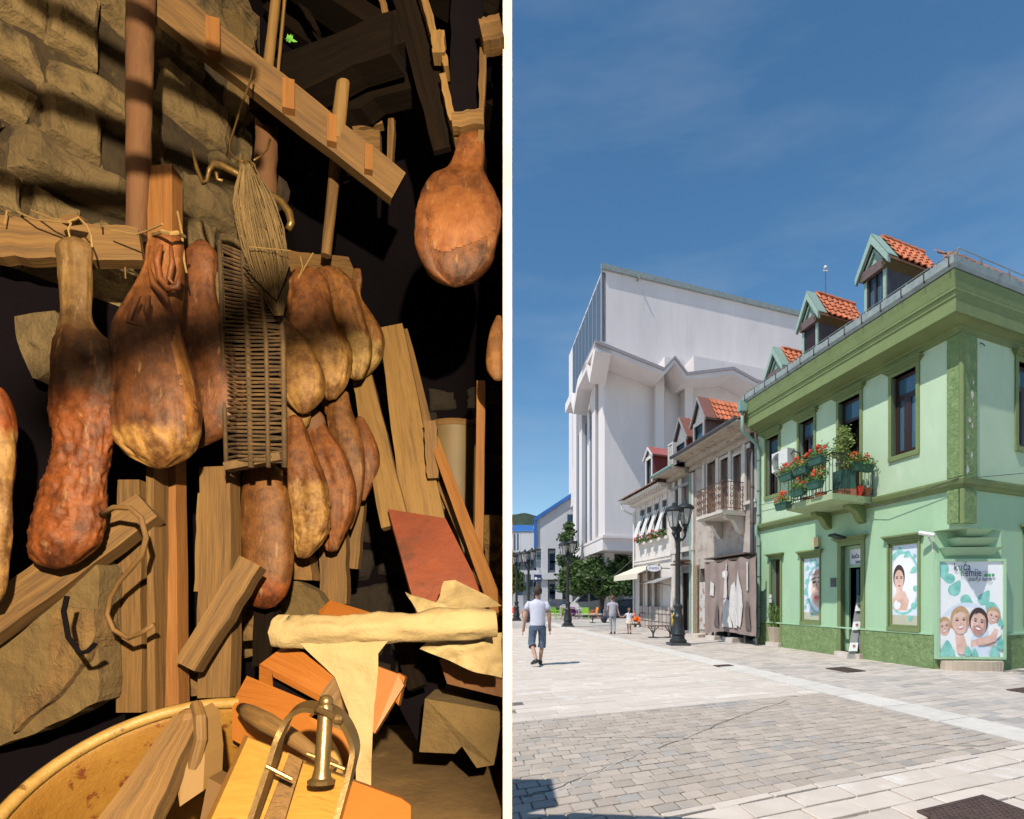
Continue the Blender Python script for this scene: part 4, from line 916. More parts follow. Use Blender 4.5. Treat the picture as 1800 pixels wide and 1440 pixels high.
# rusty balcony
ob = bpy.data.objects.new('balcony', None); COL.objects.link(ob); ob.parent = oh; ob.location = G1.pt(9, 0, 3.5) - wloc(oh)
oo = 1.0; sN, zN = G1.sz(1272, 924, oo); sFar, _ = G1.sz(1225, 937, oo); zN = zfl - .02
mb = MB(); mb.prism([G1.pt(sN, 0, zN - .10), G1.pt(sN, oo + .05, zN - .10), G1.pt(sFar, oo + .05, zN - .10), G1.pt(sFar + .1, 0, zN - .10)], (0, 0, .10)); mb.prism([G1.pt(sN - .02, 0, zN - .16), G1.pt(sN - .02, oo - .05, zN - .16), G1.pt(sFar, oo - .05, zN - .16), G1.pt(sFar, 0, zN - .16)], (0, 0, .055)); mb.build('balcony_slab', m_pale, ob)
for s in (sN + .1, sFar - .4):
    pr_ = [(0, 0), (.85, 0), (.85, -.08), (.7, -.14), (.5, -.14), (.36, -.26), (.24, -.48), (.1, -.60), (0, -.62)]
    mb = MB(); mb.prism([G1.pt(s, o, zN - .165 + z) for o, z in pr_], G1.u.to_3d() * .25); mb.build('bracket', m_pale, ob)
mb = MB(); hh = .98
def scroll(mb, c, d, r, m=9):
    d = Vector(d).normalized(); up = Vector((0, 0, 1)); pts = [c + d * (r * (1 - k / m * .7) * math.cos(k * .75)) + up * (r * 1.2 * (1 - k / m * .7) * math.sin(k * .75)) for k in range(m + 1)]
    mb.tube(pts, .012, 3, cap=False)
for p, q in ((G1.pt(sN, .05, zN), G1.pt(sN, oo, zN)), (G1.pt(sN, oo, zN), G1.pt(sFar, oo, zN)), (G1.pt(sFar, .05, zN), G1.pt(sFar, oo, zN))):
    rail(mb, p, q, hh, .10); d = (q - p).normalized(); n = max(3, int((q - p).length / .2))
    for i in range(n):
        c = p.lerp(q, (i + .5) / n)
        for zz, r in ((.25, .09), (.5, .09), (.75, .09)): scroll(mb, c + Vector((0, 0, zz)), d * (1 if i % 2 else -1), r)
mb.build('railing', m_rust, ob)
# timber frame and hoarding on the ground floor
mb = MB()
for zz in (3.02, 2.86): G1.box(mb, SO0 + .1, SO1 - 1.8, .0, .55, zz - .05, zz)
for s in (SO0 + .12, SO0 + 1.2, SO0 + 2.4): G1.box(mb, s, s + .07, .45, .52, -.02, 2.82)
mb.build('scaffold_timber', m_wood3, oh)
mb = MB(); G1.box(mb, SO0 + .15, SO1 - 1.9, -.38, -.36, .0, 2.8); mb.build('room_shade_panel', m_dark, oh)
hd = thing('hoarding', 'brown wrinkled hoarding sheet with a white stencilled monument in front of the old house', 'hoarding', G1.pt(9, .6, 0))
m_sheet = mat('brown_sheet', (.22, .165, .145), (.29, .22, .195), scale=3, rough=.85, bump=.4, bscale=6, bdist=.03)
m_shw = mat('sheet_white_print', (.52, .49, .46), (.60, .57, .54), scale=5, rough=.8, bump=.3)
hs0, hs1 = G1.s_at(1328, .6), G1.s_at(1239, .6); hz0, hz1 = .38, G1.sz(1328, 975, .6)[1]
def shp(s, z): return G1.pt(s, .6 + .035 * math.sin(s * 9) + .03 * noise.noise(Vector((s * 2, z * 2, 3))) , z)
mb = MB(); NS, NZ = 40, 14
for i in range(NS):
    for j in range(NZ):
        a, b = hs0 + (hs1 - hs0) * i / NS, hs0 + (hs1 - hs0) * (i + 1) / NS; f0, f1 = j / NZ, (j + 1) / NZ
        tp = lambda s: hz1 - .12 * abs(math.sin(s * 3.1)); bt = lambda s: hz0 - .08 * math.sin(s * 1.3) - .06 * (s - hs0)
        mb.quad(shp(a, bt(a) + (tp(a) - bt(a)) * f0), shp(b, bt(b) + (tp(b) - bt(b)) * f0), shp(b, bt(b) + (tp(b) - bt(b)) * f1), shp(a, bt(a) + (tp(a) - bt(a)) * f1))
mb.build('sheet', m_sheet, hd, smooth=True)
def stencil(pts, nm='stencil_print', sm_=None):
    mb = MB()
#     # pts as fractions (x from left seen from the street, y up)
    q = []
    n = len(pts)
    for i in range(n):
        (x0, y0), (x1, y1) = pts[i], pts[(i + 1) % n]
        for k in range(3): x, y = x0 + (x1 - x0) * k / 3, y0 + (y1 - y0) * k / 3; q.append((hs1 + (hs0 - hs1) * x, hz0 + (hz1 - hz0) * y))
    c = (sum(a for a, b in q) / len(q), sum(b for a, b in q) / len(q)); vs = [shp(*c)] + [shp(*k) for k in q]; n = len(q)
    out = G1.n.to_3d() * .05; mb.add([v + out for v in vs], [(0, k + 1, (k + 1) % n + 1) for k in range(n)]); mb.build(nm, sm_ or m_shw, hd)
stencil([(.40, .05), (.42, .42), (.48, .46), (.56, .42), (.60, .05)]); stencil([(.42, .45), (.44, .72), (.40, .76), (.40, .82), (.46, .85), (.53, .82), (.53, .76), (.50, .72), (.52, .45)])
stencil([(.455, .85), (.455, .92), (.48, .95), (.505, .92), (.505, .85)]); stencil([(.55, .30), (.58, .62), (.63, .68), (.66, .60), (.68, .30), (.70, .05), (.62, .05)]); stencil([(.68, .10), (.66, .50), (.72, .82), (.78, .55), (.80, .35), (.76, .06)])
stencil([(.15, .50), (.17, .70), (.22, .66), (.21, .48)]); stencil([(.85, .55), (.85, .92), (.90, .92), (.90, .55)])
m_darkp = mat('sheet_dark_print', (.11, .085, .075), (.13, .10, .09), rough=.85, bump=.2)  # dark figures printed on the sheet
stencil([(.22, .05), (.24, .28), (.28, .36), (.33, .30), (.35, .05)], 'figure_print', m_darkp); stencil([(.84, .05), (.83, .30), (.87, .42), (.92, .36), (.95, .05)], 'figure_print', m_darkp)
mb = MB()
for s in (hs0 + .05, (hs0 + hs1) / 2, hs1 - .05): mb.tube([G1.pt(s, .53, 0), G1.pt(s, .53, hz1)], .03, 6)
mb.build('post', m_wood3, hd)
cd = [None]
mb = MB(); sA_, sB_ = SO1 - 1.6, SO1 - .45; n = 14
for k in range(n):
    a, b = sA_ + .25 + (sB_ - sA_ - .3) * k / n, sA_ + .25 + (sB_ - sA_ - .3) * (k + 1) / n; o0, o1 = (.02, .06) if k % 2 else (.06, .02); mb.quad(G1.pt(a, o0, .25), G1.pt(b, o1, .25), G1.pt(b, o1, 2.15), G1.pt(a, o0, 2.15))
mb.build('corrugated_door', m_rust2, oh)
mb = MB(); G1.box(mb, sA_, sB_, -.38, -.36, .2, 2.8); mb.build('room_shade_panel', m_dark, oh)
mb = MB(); G1.box(mb, SO1 - .42, SO1 - .1, .0, .12, 0, 2.85); mb.build('door_pier', mat('ochre_rubble', (.34, .26, .15), (.18, .14, .10), scale=9, rough=.95, bump=1, bdist=.04), oh)
for k in range(3): mb = MB(); G1.box(mb, SO0 + .6 + k * 1.3, SO0 + 1.3 + k * 1.3, .25, .75, -.02, .16 - .02 * k); mb.build('kerb_block', m_slab, oh)
dpo = thing('downpipe', 'black downpipe on the old house right beside the teal one', 'downpipe', G1.pt(SO0 + .15, .2, 0))
mb = MB(); mb.tube([G1.pt(SO0 + .18, .15, zoE - .3), G1.pt(SO0 + .18, .15, .3)], .07, 8); mb.build('pipe', m_slate, dpo, smooth=True)
mb = MB()
for zz in (6.4, 5.2, 4.0, 2.8, 1.6): mb.tube([G1.pt(SO0 + .18, .15, zz), G1.pt(SO0 + .18, .15, zz + .05)], .082, 8)
mb.build('clamp', m_rust, dpo)
def simple_dormer(parent, fac, apex, le, re, body, base_z, roofm, cheekm, frontm, o=.3, Lh=2.4, tiles=True, light=None):
    sA, zA = fac.sz(*apex, o); sL, zL = fac.sz(*le, o); sR, zR = fac.sz(*re, o); ze = (zL + zR) / 2; sA = (sL + sR) / 2; hw = (sL - sR) / 2; n3 = fac.n.to_3d()
    b0, b1 = sR + hw * .28, sL - hw * .28
    t = bpy.data.objects.new('dormer', None); COL.objects.link(t); t.parent = parent; t.location = fac.pt(sA, 0, base_z) - wloc(parent)
    mb = MB(); fac.box(mb, b0, b0 + .05, -Lh, o - .1, base_z, ze + .05); fac.box(mb, b1 - .05, b1, -Lh, o - .1, base_z, ze + .05); mb.build('dormer_cheek', cheekm, t)
    mb = MB(); fac.box(mb, b0, b0 + .12, o - .1, o - .04, base_z, ze + .05); fac.box(mb, b1 - .12, b1, o - .1, o - .04, base_z, ze + .05); fac.box(mb, b0 + .12, b1 - .12, o - .1, o - .04, ze - .1, ze + .05); mb.build('dormer_post', frontm, t)
    mb = MB(); fac.box(mb, b0 + .1, b1 - .1, o - .25, o - .22, base_z, ze); mb.build('pane', m_glass, t)
    mb = MB(); mb.prism([fac.pt(b0, o - .12, ze + .05), fac.pt(b1, o - .12, ze + .05), fac.pt(sA, o - .12, zA - .1)], n3 * -.05); mb.build('gable', frontm, t)
    mb = MB()
    for sg in (1, -1):
        e = fac.pt(sA + sg * hw, o + .05, ze); a = fac.pt(sA, o + .05, zA); d = Vector((0, 0, -.12)); mb.prism([a, e, e + d, a + d], n3 * -.07)
    mb.build('bargeboard', frontm, t)
    for sg in (1, -1):
        e = fac.pt(sA + sg * hw, o, ze); a = fac.pt(sA, o, zA)
        mb = MB(); mb.prism([e, a, a + n3 * -Lh, e + n3 * -Lh], (0, 0, -.05)); mb.build('roof_board', m_wood3, t)
        if tiles:
            mb = MB(); tiled(mb, e + n3 * -.55 + Vector((0, 0, .02)), n3 * -(Lh - .55), a - e, 8, 4, .05, .04); mb.build('tile_rows', m_tile, t, kind='stuff')
            mb = MB(); mb.prism([e + Vector((0, 0, .015)), a + Vector((0, 0, .015)), a + n3 * -.58 + Vector((0, 0, .015)), e + n3 * -.58 + Vector((0, 0, .015))], (0, 0, .02)); mb.build('verge_flashing', roofm, t)
        else:
            mb = MB(); mb.prism([e + Vector((0, 0, .01)), a + Vector((0, 0, .01)), a + n3 * -Lh + Vector((0, 0, .01)), e + n3 * -Lh + Vector((0, 0, .01))], (0, 0, .03)); mb.build('metal_roof', roofm, t)
m_copper = mat('rusty_flashing', (.26, .11, .08), (.19, .08, .06), scale=6, rough=.7, bump=.2)
m_redm = mat('red_tin_roof', (.42, .12, .10), (.33, .09, .08), scale=4, rough=.6, bump=.2, c3=(.55, .25, .2), s3=3)
m_redw = mat('dark_red_board', (.22, .045, .04), (.17, .035, .035), scale=4, rough=.7, bump=.1)
simple_dormer(oh, G1, (1221, 702), (1213, 752), (1240, 733), None, zoE, m_copper, m_slate, m_grey)
# narrow grey stone fronted house
gh = thing('stone_house', 'narrow grey stone-faced house between the white house and the balcony house', 'house', G1.pt(13, 0, 0))
SG1 = G1.s_at(1182); zgE = G1.sz(1190, 817, .9)[1]
gw = [opx(1185, 1194, 862, 930), opx(1201, 1213, 855, 930)]
mb = MB(); G1.wall(mb, SO1, SG1, -.02, zgE - .2, gw + [(SO1 + .5, SO1 + 1.6, .1, 2.6)], th=.4); mb.build('stone_wall', m_stonegr, gh)
mb = MB()
for s in (SO1 + .02, (gw[1][1] + gw[0][0]) / 2 - .2, SG1 - .45): G1.box(mb, s, s + .36, .001, .10, 0, zgE - .25)
G1.box(mb, SO1, SG1, .002, .13, 3.5, 3.7); mb.build('pilaster', m_pale, gh)
for o in gw:
    s0, s1, z0, z1 = o; mb = MB(); G1.box(mb, s0 - .1, s1 + .1, .101, .16, z1, z1 + .12); G1.box(mb, s0, s0 + .08, -.15, .02, z0, z1); G1.box(mb, s1 - .08, s1, -.15, .02, z0, z1); f_ = mb.build('window', m_grey, gh)
    mb = MB(); G1.box(mb, s0 + .08, s1 - .08, -.13, -.1, z1 - .9, z1); mb.build('board', m_board, f_); mb = MB(); G1.box(mb, s0 + .08, s1 - .08, -.2, -.18, z0, z1 - .9); mb.build('pane', m_glass, f_)
mb = MB(); G1.box(mb, SO1 + .5, SO1 + 1.6, -.3, -.28, 0, 2.6); mb.build('door', m_wood3, gh)
mb = MB(); G1.box(mb, SO1 + .42, SG1 + .3, -.1, .95, zgE - .06, zgE + .02); G1.box(mb, SO1 + .42, SG1, -.05, .35, zgE - .22, zgE - .065); mb.build('eave_soffit', m_soff, gh)
mb = MB(); mb.tube([G1.pt(SO1 + .45, .97, zgE + .06), G1.pt(SG1 + .5, .97, zgE + .06)], .07, 6); mb.tube([G1.pt(SO1 + .25, .12, zgE - .3), G1.pt(SO1 + .25, .12, .1)], .06, 6); mb.build('gutter', m_teal, gh)
mb = MB(); mb.quad(G1.pt(SO1 + .42, .9, zgE + .05), G1.pt(SG1, .9, zgE + .05), G1.pt(SG1, -4, zgE + 2.2), G1.pt(SO1 + .42, -4, zgE + 2.2)); mb.build('roof', m_oldtile, gh)
mb = MB(); G1.box(mb, SO1 + .1, SO1 + .9, .2, .7, 3.02, 3.10); G1.box(mb, SO1 + .3, SO1 + 1.4, .05, .6, 2.92, 2.98); mb.build('rusted_ledge', m_rust, gh)
simple_dormer(gh, G1, (1190, 737), (1181, 785), (1208, 768), None, zgE, m_copper, m_redw, m_grey)
lt = thing('satellite_panel', 'white louvred panel beside the second old dormer', 'panel', G1.pt(14, .6, zgE))
sP, zP = G1.sz(1186, 812, .6); sQ, _ = G1.sz(1180, 812, .6); zT_ = G1.sz(1186, 777, .6)[1]; sQ = sP + .55
mb = MB(); G1.box(mb, sP, sP + .05, .5, .7, zgE, zT_); G1.box(mb, sQ - .05, sQ, .5, .7, zgE, zT_); G1.box(mb, sP + .05, sQ - .05, .5, .7, zT_ - .05, zT_); mb.build('panel_frame', m_white, lt)
mb = MB(); z = zgE
while z < zT_ - .08: G1.box(mb, sP + .05, sQ - .05, .55, .66, z, z + .035); z += .075
mb.build('louvre', m_white, lt)
# white house
wh = thing('white_house', 'small white house with four tilted shutters, red flowers and an awning', 'house', G1.pt(17, 0, 0))
SW0, SW1 = SG1 + .01, G1.s_at(1116); zwE = G1.sz(1130, 862, .8)[1]
ww = []
for pl, pr in ((1126, 1134), (1138, 1146), (1151, 1159), (1165, 1173)):
    s0, s1 = G1.s_at(pr), G1.s_at(pl); ww.append((s0, s1, 4.75, 6.15))
gd = [opx(1125, 1132, 1000, 1088), opx(1139, 1148, 1004, 1068), opx(1151, 1163, 1000, 1068)]
mb = MB(); G1.wall(mb, SW0, SW1, -.02, zwE - .3, ww + gd, th=.3)
G_ = Fac(G1.pt(SW1, 0, 0).xy, u2, (-u2.y, u2.x)); G_.wall(mb, 0, 6, -.02, zwE - .3)
mb.build('wall', m_whwall, wh)
mb = MB(); G1.box(mb, SW0, SW1 + .5, -.1, .8, zwE - .08, zwE); G1.box(mb, SW0, SW1 + .1, 0, .3, zwE - .3, zwE - .085)
s = SW0 + .1
while s < SW1: G1.box(mb, s, s + .14, .3, .62, zwE - .2, zwE - .085); s += .32
mb.build('eave', m_whwall, wh)
mb = MB(); mb.quad(G1.pt(SW0, .85, zwE + .02), G1.pt(SW1 + .5, .85, zwE + .02), G1.pt(SW1 + .5, -4, zwE + 2.0), G1.pt(SW0, -4, zwE + 2.0)); mb.build('roof', m_oldtile, wh)
mb = MB(); tiled(mb, G1.pt(SW0, .85, zwE + .03), G1.u.to_3d() * (SW1 + .5 - SW0), G1.n.to_3d() * -1.2 + Vector((0, 0, .5)), 24, 3, .06, .05); mb.build('tile_rows', m_oldtile, wh, kind='stuff')
mb = MB(); G1.box(mb, SW0, SW1, .001, .08, 3.30, 3.45); G1.box(mb, SW0, SW1, .001, .12, 3.45, 3.52); G1.box(mb, ww[3][0] - .2, ww[0][1] + .2, .001, .14, 4.28, 4.42); mb.build('string_course', m_whwall, wh)
for s0, s1, z0, z1 in ww:
    mb = MB(); G1.box(mb, s0 - .07, s0, -.1, .04, z0, z1 + .3); G1.box(mb, s1, s1 + .07, -.1, .04, z0, z1 + .3); G1.box(mb, s0 - .07, s1 + .07, -.02, .05, z1 + .3, z1 + .38); G1.box(mb, s0, s1, -.02, .03, z1, z1 + .12)
    f_ = mb.build('window', m_whwall, wh); mb = MB(); G1.box(mb, s0, s1, -.12, -.1, z0, z1); mb.build('pane', m_glass, f_)
    mb = MB(); mb.prism([G1.pt(s0 + .02, .03, z1 - .35), G1.pt(s1 - .02, .03, z1 - .35), G1.pt(s1 - .02, .52, z0 - .1), G1.pt(s0 + .02, .52, z0 - .1)], Vector((0, 0, .03))); mb.build('tilted_shutter', m_white, f_)
    mb = MB(); mb.tube([G1.pt(s0, .02, z1), G1.pt(s0 + .03, .5, z0 - .1)], .015, 4); mb.build('shutter_stay', m_slate, f_)
cps = [G1.pt((o[0] + o[1]) / 2, .2, 4.55) for o in ww]
t = thing('window_flowers', 'red and white flowers along the sill of the white house', 'flowers', G1.pt(ww[1][0], .15, 4.42))
leafcloud('leaves', [(c.x, c.y, c.z, .3, .3, .2) for c in cps], 700, .06, m_leaf, t, 21)
for nm_, mm2, k2 in (('red_blossoms', m_petal, 0), ('white_blossoms', m_white, 1)):
    mb = MB(); rg = random.Random(3 + k2)
    for k in range(60):
        c = cps[rg.choice((0, 0, 2, 1)) if k2 == 0 else rg.choice((1, 2))] + Vector((rg.uniform(-.3, .3), rg.uniform(-.4, .3), rg.uniform(-.05, .25))); mb.ball(c, .05, 5, 3)
    mb.build(nm_, mm2, t)
for i, o in enumerate(gd):
    s0, s1, z0, z1 = o; mb = MB(); G1.box(mb, s0 - .08, s0, -.1, .05, z0, z1 + .1); G1.box(mb, s1, s1 + .08, -.1, .05, z0, z1 + .1); G1.box(mb, s0, s1, -.1, .05, z1, z1 + .1); f_ = mb.build('shop_window' if i else 'door', m_whwall, wh)
    mb = MB(); G1.box(mb, s0, s1, -.14, -.12, z0, z1); mb.build('pane', mat('curtained_glass', (.30, .24, .19), (.42, .36, .30), scale=3, rough=.15, bump=0), f_)
mb = MB()
for k in range(9):
    for j in range(3):
        s = SW0 + .1 + k * .46; G1.box(mb, s, s + .40, .0, .1 + .03 * random.random(), .02 + j * .38, .34 + j * .38)
mb.build('rubble_base', mat('pink_rubble', (.45, .38, .34), (.33, .28, .25), scale=6, rough=.9, bump=.6, isl=.2), wh)
mb = MB(); mb.tube([G1.pt(SW1 - .05, .1, 6.2), G1.pt(SW1 - .05, .1, .1)], .05, 6); mb.tube([G1.pt(SW1 + .4, .8, zwE), G1.pt(SW1 + .35, .7, zwE - .4), G1.pt(SW1 + .1, .1, zwE - .7), G1.pt(SW1 - .05, .1, zwE - .9), G1.pt(SW1 - .05, .1, 6.2)], .05, 6); mb.build('downpipe', m_white, wh)
simple_dormer(wh, G1, (1139, 786), (1131, 808), (1147, 800), None, zwE, m_redm, m_redw, m_white, tiles=False, Lh=3.4)
aw = thing('awning', 'cream folding awning at the far end of the white house', 'awning', G1.pt(18.5, .5, 2.6))
m_canv = mat('cream_canvas', (.68, .62, .50), (.60, .54, .43), scale=3, rough=.85, bump=.1)
mb = MB(); a_, b_ = G1.s_at(1160), G1.s_at(1118)
mb.prism([G1.pt(a_, .02, 3.15), G1.pt(b_, .02, 3.15), G1.pt(b_ + .3, 1.3, 2.65), G1.pt(a_, 1.3, 2.65)], (0, 0, .04)); mb.prism([G1.pt(a_, 1.3, 2.65), G1.pt(b_ + .3, 1.3, 2.65), G1.pt(b_ + .3, 1.31, 2.42), G1.pt(a_, 1.31, 2.42)], G1.n.to_3d() * .02); mb.build('canopy', m_canv, aw)
for q_ in (a_ + .1, b_): mb = MB(); mb.tube([G1.pt(q_, .02, 2.9), G1.pt(q_, 1.25, 2.65)], .02, 5); mb.build('arm', m_slate, aw)
aw2 = thing('awning', 'narrow dark awning frame under the oval sign', 'awning', G1.pt(15, .5, 2.3))
mb = MB(); a_, b_ = G1.s_at(1181), G1.s_at(1150); mb.prism([G1.pt(a_, .02, 2.45), G1.pt(b_, .02, 2.45), G1.pt(b_, .9, 2.2), G1.pt(a_, .9, 2.2)], (0, 0, .03)); mb.build('canopy', m_grey, aw2)
mb = MB(); mb.tube([G1.pt(a_ + .05, .02, 2.1), G1.pt(a_ + .05, .9, 2.2)], .015, 5); mb.build('arm', m_slate, aw2)
sg = thing('oval_sign', 'oval white and violet shop sign sticking out above the white house door', 'sign', G1.pt(16, .6, 2.9))
c = P(1149, 999, 25.2); m_vio = mat('violet_print', (.25, .16, .42), (.35, .25, .5), scale=9, rough=.4, bump=0)
mb = MB(); mb.lathe(c, [(.0, -.04), (.33, -.04), (.34, 0), (.33, .04), (0, .04)], 24, axis=(0, -1, 0)); mb.v = [(c.x + (x - c.x) * 1.02, y, c.z + (z - c.z) * .50) for x, y, z in mb.v]; mb.build('panel', m_slate, sg)
mb = MB(); mb.lathe(c + Vector((0, -.043, 0)), [(0, 0), (.305, 0), (.305, .004), (0, .004)], 24, axis=(0, -1, 0)); mb.v = [(c.x + (x - c.x) * 1.02, y, c.z + (z - c.z) * .48) for x, y, z in mb.v]; mb.build('face', m_pwhite, sg)
mb = MB()
for k in range(7): x = -.2 + k * .065; mb.box(c + Vector((x, -.052, .01 * math.sin(k * 2))), (.035, .003, .10 + .03 * math.sin(k * 3)))
mb.build('print', m_vio, sg)
mb = MB(); mb.tube([c + Vector((.33, 0, 0)), c + Vector((.75, .1, 0))], .02, 5); mb.build('bracket', m_slate, sg)

# ================================================================== WHITE MODERN BUILDING
m_mod = mat('white_concrete', (.76, .705, .69), (.66, .61, .60), scale=.35, rough=.85, bump=.15, bscale=3, st=(1, 1, .25), c3=(.62, .575, .57), s3=.8, t3=(.56, .74))
m_modgl = mat('facade_glass', (.085, .13, .19), (.075, .115, .17), scale=1, rough=.5, bump=0, spec=.3)
m_modgr = mat('grey_fin', (.30, .31, .33), (.27, .28, .30), scale=1, rough=.7, bump=0)
mod = thing('modern_building', 'huge white windowless modern building with a zigzag roof band', 'building', P(1060, 1080, 45))
DM = 45.0
Wc = P(1059, 1052, DM); WF = Fac((Wc.x, Wc.y), (.931, .365), (.065, -.998)); WL = Fac((Wc.x, Wc.y), (-.065, .998), (-.931, -.365))
zt = WF.sz(1060, 474)[1]; zlo = WF.sz(1060, 660)[1]
def backed(mb, f, s0, s1, z0, z1, th=.3): f.box(mb, s0, s1, -th, 0, z0, z1)
mb = MB(); tR = 34
mb.hexa([WF.pt(0, 0, zlo - 8), WF.pt(tR, 0, zlo - 8), WF.pt(tR, -16, zlo - 8), WF.pt(0, -16, zlo - 8), WF.pt(0, 0, zt), WF.pt(tR, 0, zt), WF.pt(tR, -16, zt), WF.pt(0, -16, zt)]); mb.build('upper_block', m_mod, mod)
mb = MB(); WF.box(mb, -.15, tR, .0, .25, zt - .05, zt + .35); mb.build('parapet_cap', m_zinc, mod)
mb = MB(); WL.box(mb, 0, 13.6, -.3, .02, zlo - 4, zt - .2); mb.build('glass_flank', m_modgl, mod)
mb = MB()
for k in range(9): s = .35 + k * 1.6; WL.box(mb, s, s + .12, .02, .06, zlo - 4, zt - .2)
WL.box(mb, 0, .22, .02, .08, zlo - 4, zt); mb.build('mullion', m_modgr, mod)
mb = MB(); q = WF.pt(3.2, 0, WF.sz(1104, 490)[1]); mb.tube([q, q + WF.n.to_3d() * .5], .07, 6); mb.build('spout', m_modgr, mod)
# lower volume, its front plane stands about 2.2 m proud
WO = 2.2
def wf(px, py, o=WO): return WF.sz(px, py, o)
zb = wf(1090, 942)[1]
sL_, sR_ = WF.s_at(1065, WO), WF.s_at(1400, WO)
mb = MB()
def seg(px0, px1, o, ptop, zbot=None, m=0):
    s0, s1 = WF.s_at(px0, o), WF.s_at(px1, o); WF.box(mb, s0, s1, .01, o, zb if zbot is None else zbot, EYE + (HZ - ptop) / F * WF.D((s0 + s1) / 2, o))
seg(1063, 1152, WO, 640); seg(1152.3, 1168, WO + .55, 660); seg(1168.3, 1203.6, WO - .6, 630); seg(1204, 1219, WO + .5, 655); seg(1219.3, 1420, WO, 645)
mb.build('lower_wall', m_mod, mod)
# folded roof band
top = [(1046, 598), (1167, 647), (1186, 626), (1208, 655), (1289, 645.5), (1330, 668), (1420, 690)]
oz = WO + 2.6
pts = [WF.sz(px, py, oz) for px, py in top]
mb = MB()
for i in range(len(pts) - 1):
    (s0, z0), (s1, z1) = pts[i], pts[i + 1]; th = .50; e = .002 * i
    mb.hexa([WF.pt(s0, .02, z0 - th), WF.pt(s1, .02, z1 - th), WF.pt(s1, oz, z1 - th), WF.pt(s0, oz, z0 - th), WF.pt(s0, .02, z0 - .22), WF.pt(s1, .02, z1 - .22), WF.pt(s1, oz, z1 - .22), WF.pt(s0, oz, z0 - .22)])
mb.build('folded_roof_band', m_mod, mod)
mb = MB()
for i in range(len(pts) - 1):
    (s0, z0), (s1, z1) = pts[i], pts[i + 1]
    mb.hexa([WF.pt(s0, .02, z0 - .218), WF.pt(s1, .02, z1 - .218), WF.pt(s1, oz + .12, z1 - .218), WF.pt(s0, oz + .12, z0 - .218), WF.pt(s0, .02, z0), WF.pt(s1, .02, z1), WF.pt(s1, oz + .12, z1), WF.pt(s0, oz + .12, z0)])
mb.build('roof_cap', mat('mauve_flashing', (.34, .30, .32), (.30, .27, .29), rough=.6, bump=0), mod)
# left flank of the lower volume: folded band and tall glass strips between fins
cB = WF.pt(pts[0][0], oz, 0); CL = Fac((cB.x, cB.y), (-.065, .998), (-.931, -.365))
tl = [(1046, 598), (1036, 655), (1031, 632), (1015, 668), (1008, 712), (1003, 690), (993.5, 711)]
lp = []
sacc = 0
for (px, py) in tl:
    s = max(0, CL.s_at(px)) if px < 1046 else 0
    lp.append((s, EYE + (HZ - py) / F * CL.D(s)))
offs = [(0, 0), (2.2, -1), (3.0, .5), (6.6, -.3), (8.5, -1.2), (9.4, .6), (11.5, .4)]
mb = MB()
for i in range(len(lp) - 1):
    (s0, z0), (s1, z1) = lp[i], lp[i + 1]; th = .75
    if s1 <= s0: s1 = s0 + .2
    mb.hexa([CL.pt(s0, -1.3, z0 - th), CL.pt(s1, -1.3, z1 - th), CL.pt(s1, 0, z1 - th), CL.pt(s0, 0, z0 - th), CL.pt(s0, -1.3, z0), CL.pt(s1, -1.3, z1), CL.pt(s1, 0, z1), CL.pt(s0, 0, z0)])
mb.build('folded_roof_band', m_mod, mod)
fl = WF.pt(sL_, WO, 0); FL = Fac((fl.x, fl.y), (-.065, .998), (-.931, -.365))
zb2 = FL.sz(1012, 975)[1] if True else 4
sE = FL.s_at(1010)
mb = MB(); FL.box(mb, .3, sE - .1, -.5, -.06, zb + .3, zt * .62); mb.build('glass_strip', m_modgl, mod)
mb = MB()
for (pa, pb, o1) in ((1063, 1057, .0), (1052, 1046, .35), (1037, 1033, .0), (1028, 1023, .35), (1015, 1009, .1)):
    a, b = FL.s_at(pa), FL.s_at(pb); top_ = EYE + (HZ - (640 + (1063 - pa) * 1.7)) / F * FL.D((a + b) / 2); FL.box(mb, a, b, -.4, o1 * .7 + .05, zb, top_)
mb.build('fin', m_mod, mod)
mb = MB(); FL.box(mb, .1, sE, -12, .25, zb - 1.1, zb - .005); WF.box(mb, sL_ - .3, WF.s_at(1135, WO), -6, WO + .2, zb - 1.1 + .9, zb - .01); mb.build('underside_slab', m_mod, mod)
mb = MB(); WF.box(mb, sL_ + 6, sL_ + 30, -14, -4, -.02, zb); mb.build('ground_floor', m_modgr, mod)
mb = MB(); WF.box(mb, sL_ + .6, sL_ + 1.4, -1, -.2, -.02, zb - .2); mb.build('column', m_mod, mod)

# ================================================================== BLUE-ROOFED BUILDING, hills, trees
m_bwall = mat('white_panel_wall', (.50, .51, .545), (.46, .47, .50), scale=.6, rough=.8, bump=.05)
m_broof = mat('blue_metal', (.02, .10, .34), (.03, .13, .40), scale=1, rough=.4, bump=0)
m_winblue = glassm('dark_blue_glass', (.03, .06, .11), .05)
bb = thing('office_building', 'white office block with blue roof edges at the end of the street', 'building', P(975, 1078, 60))
DB = 60.0
def X(px, D=DB): return (px - 900) / F * D
def Z(py, D=DB): return EYE + (HZ - py) / F * D
mb = MB(); mb.prism([(X(940), DB, Z(964)), (X(1020), DB, Z(964)), (X(1020), DB, Z(862)), (X(1008), DB, Z(870)), (X(940), DB, Z(917))], (0, 12, 0)); mb.build('gable_wall', m_bwall, bb)
mb = MB(); mb.beam((X(939), DB - .1, Z(914)), (X(1009), DB - .1, Z(868)), .35, .5); mb.beam((X(941), DB - .12, Z(916)), (X(941), DB - .12, Z(964)), .3, .3); mb.build('blue_edge', m_broof, bb)
mb = MB(); mb.box((X(1003), DB - .02, Z(918)), (.7, .1, 1.6)); mb.build('window', m_winblue, bb)
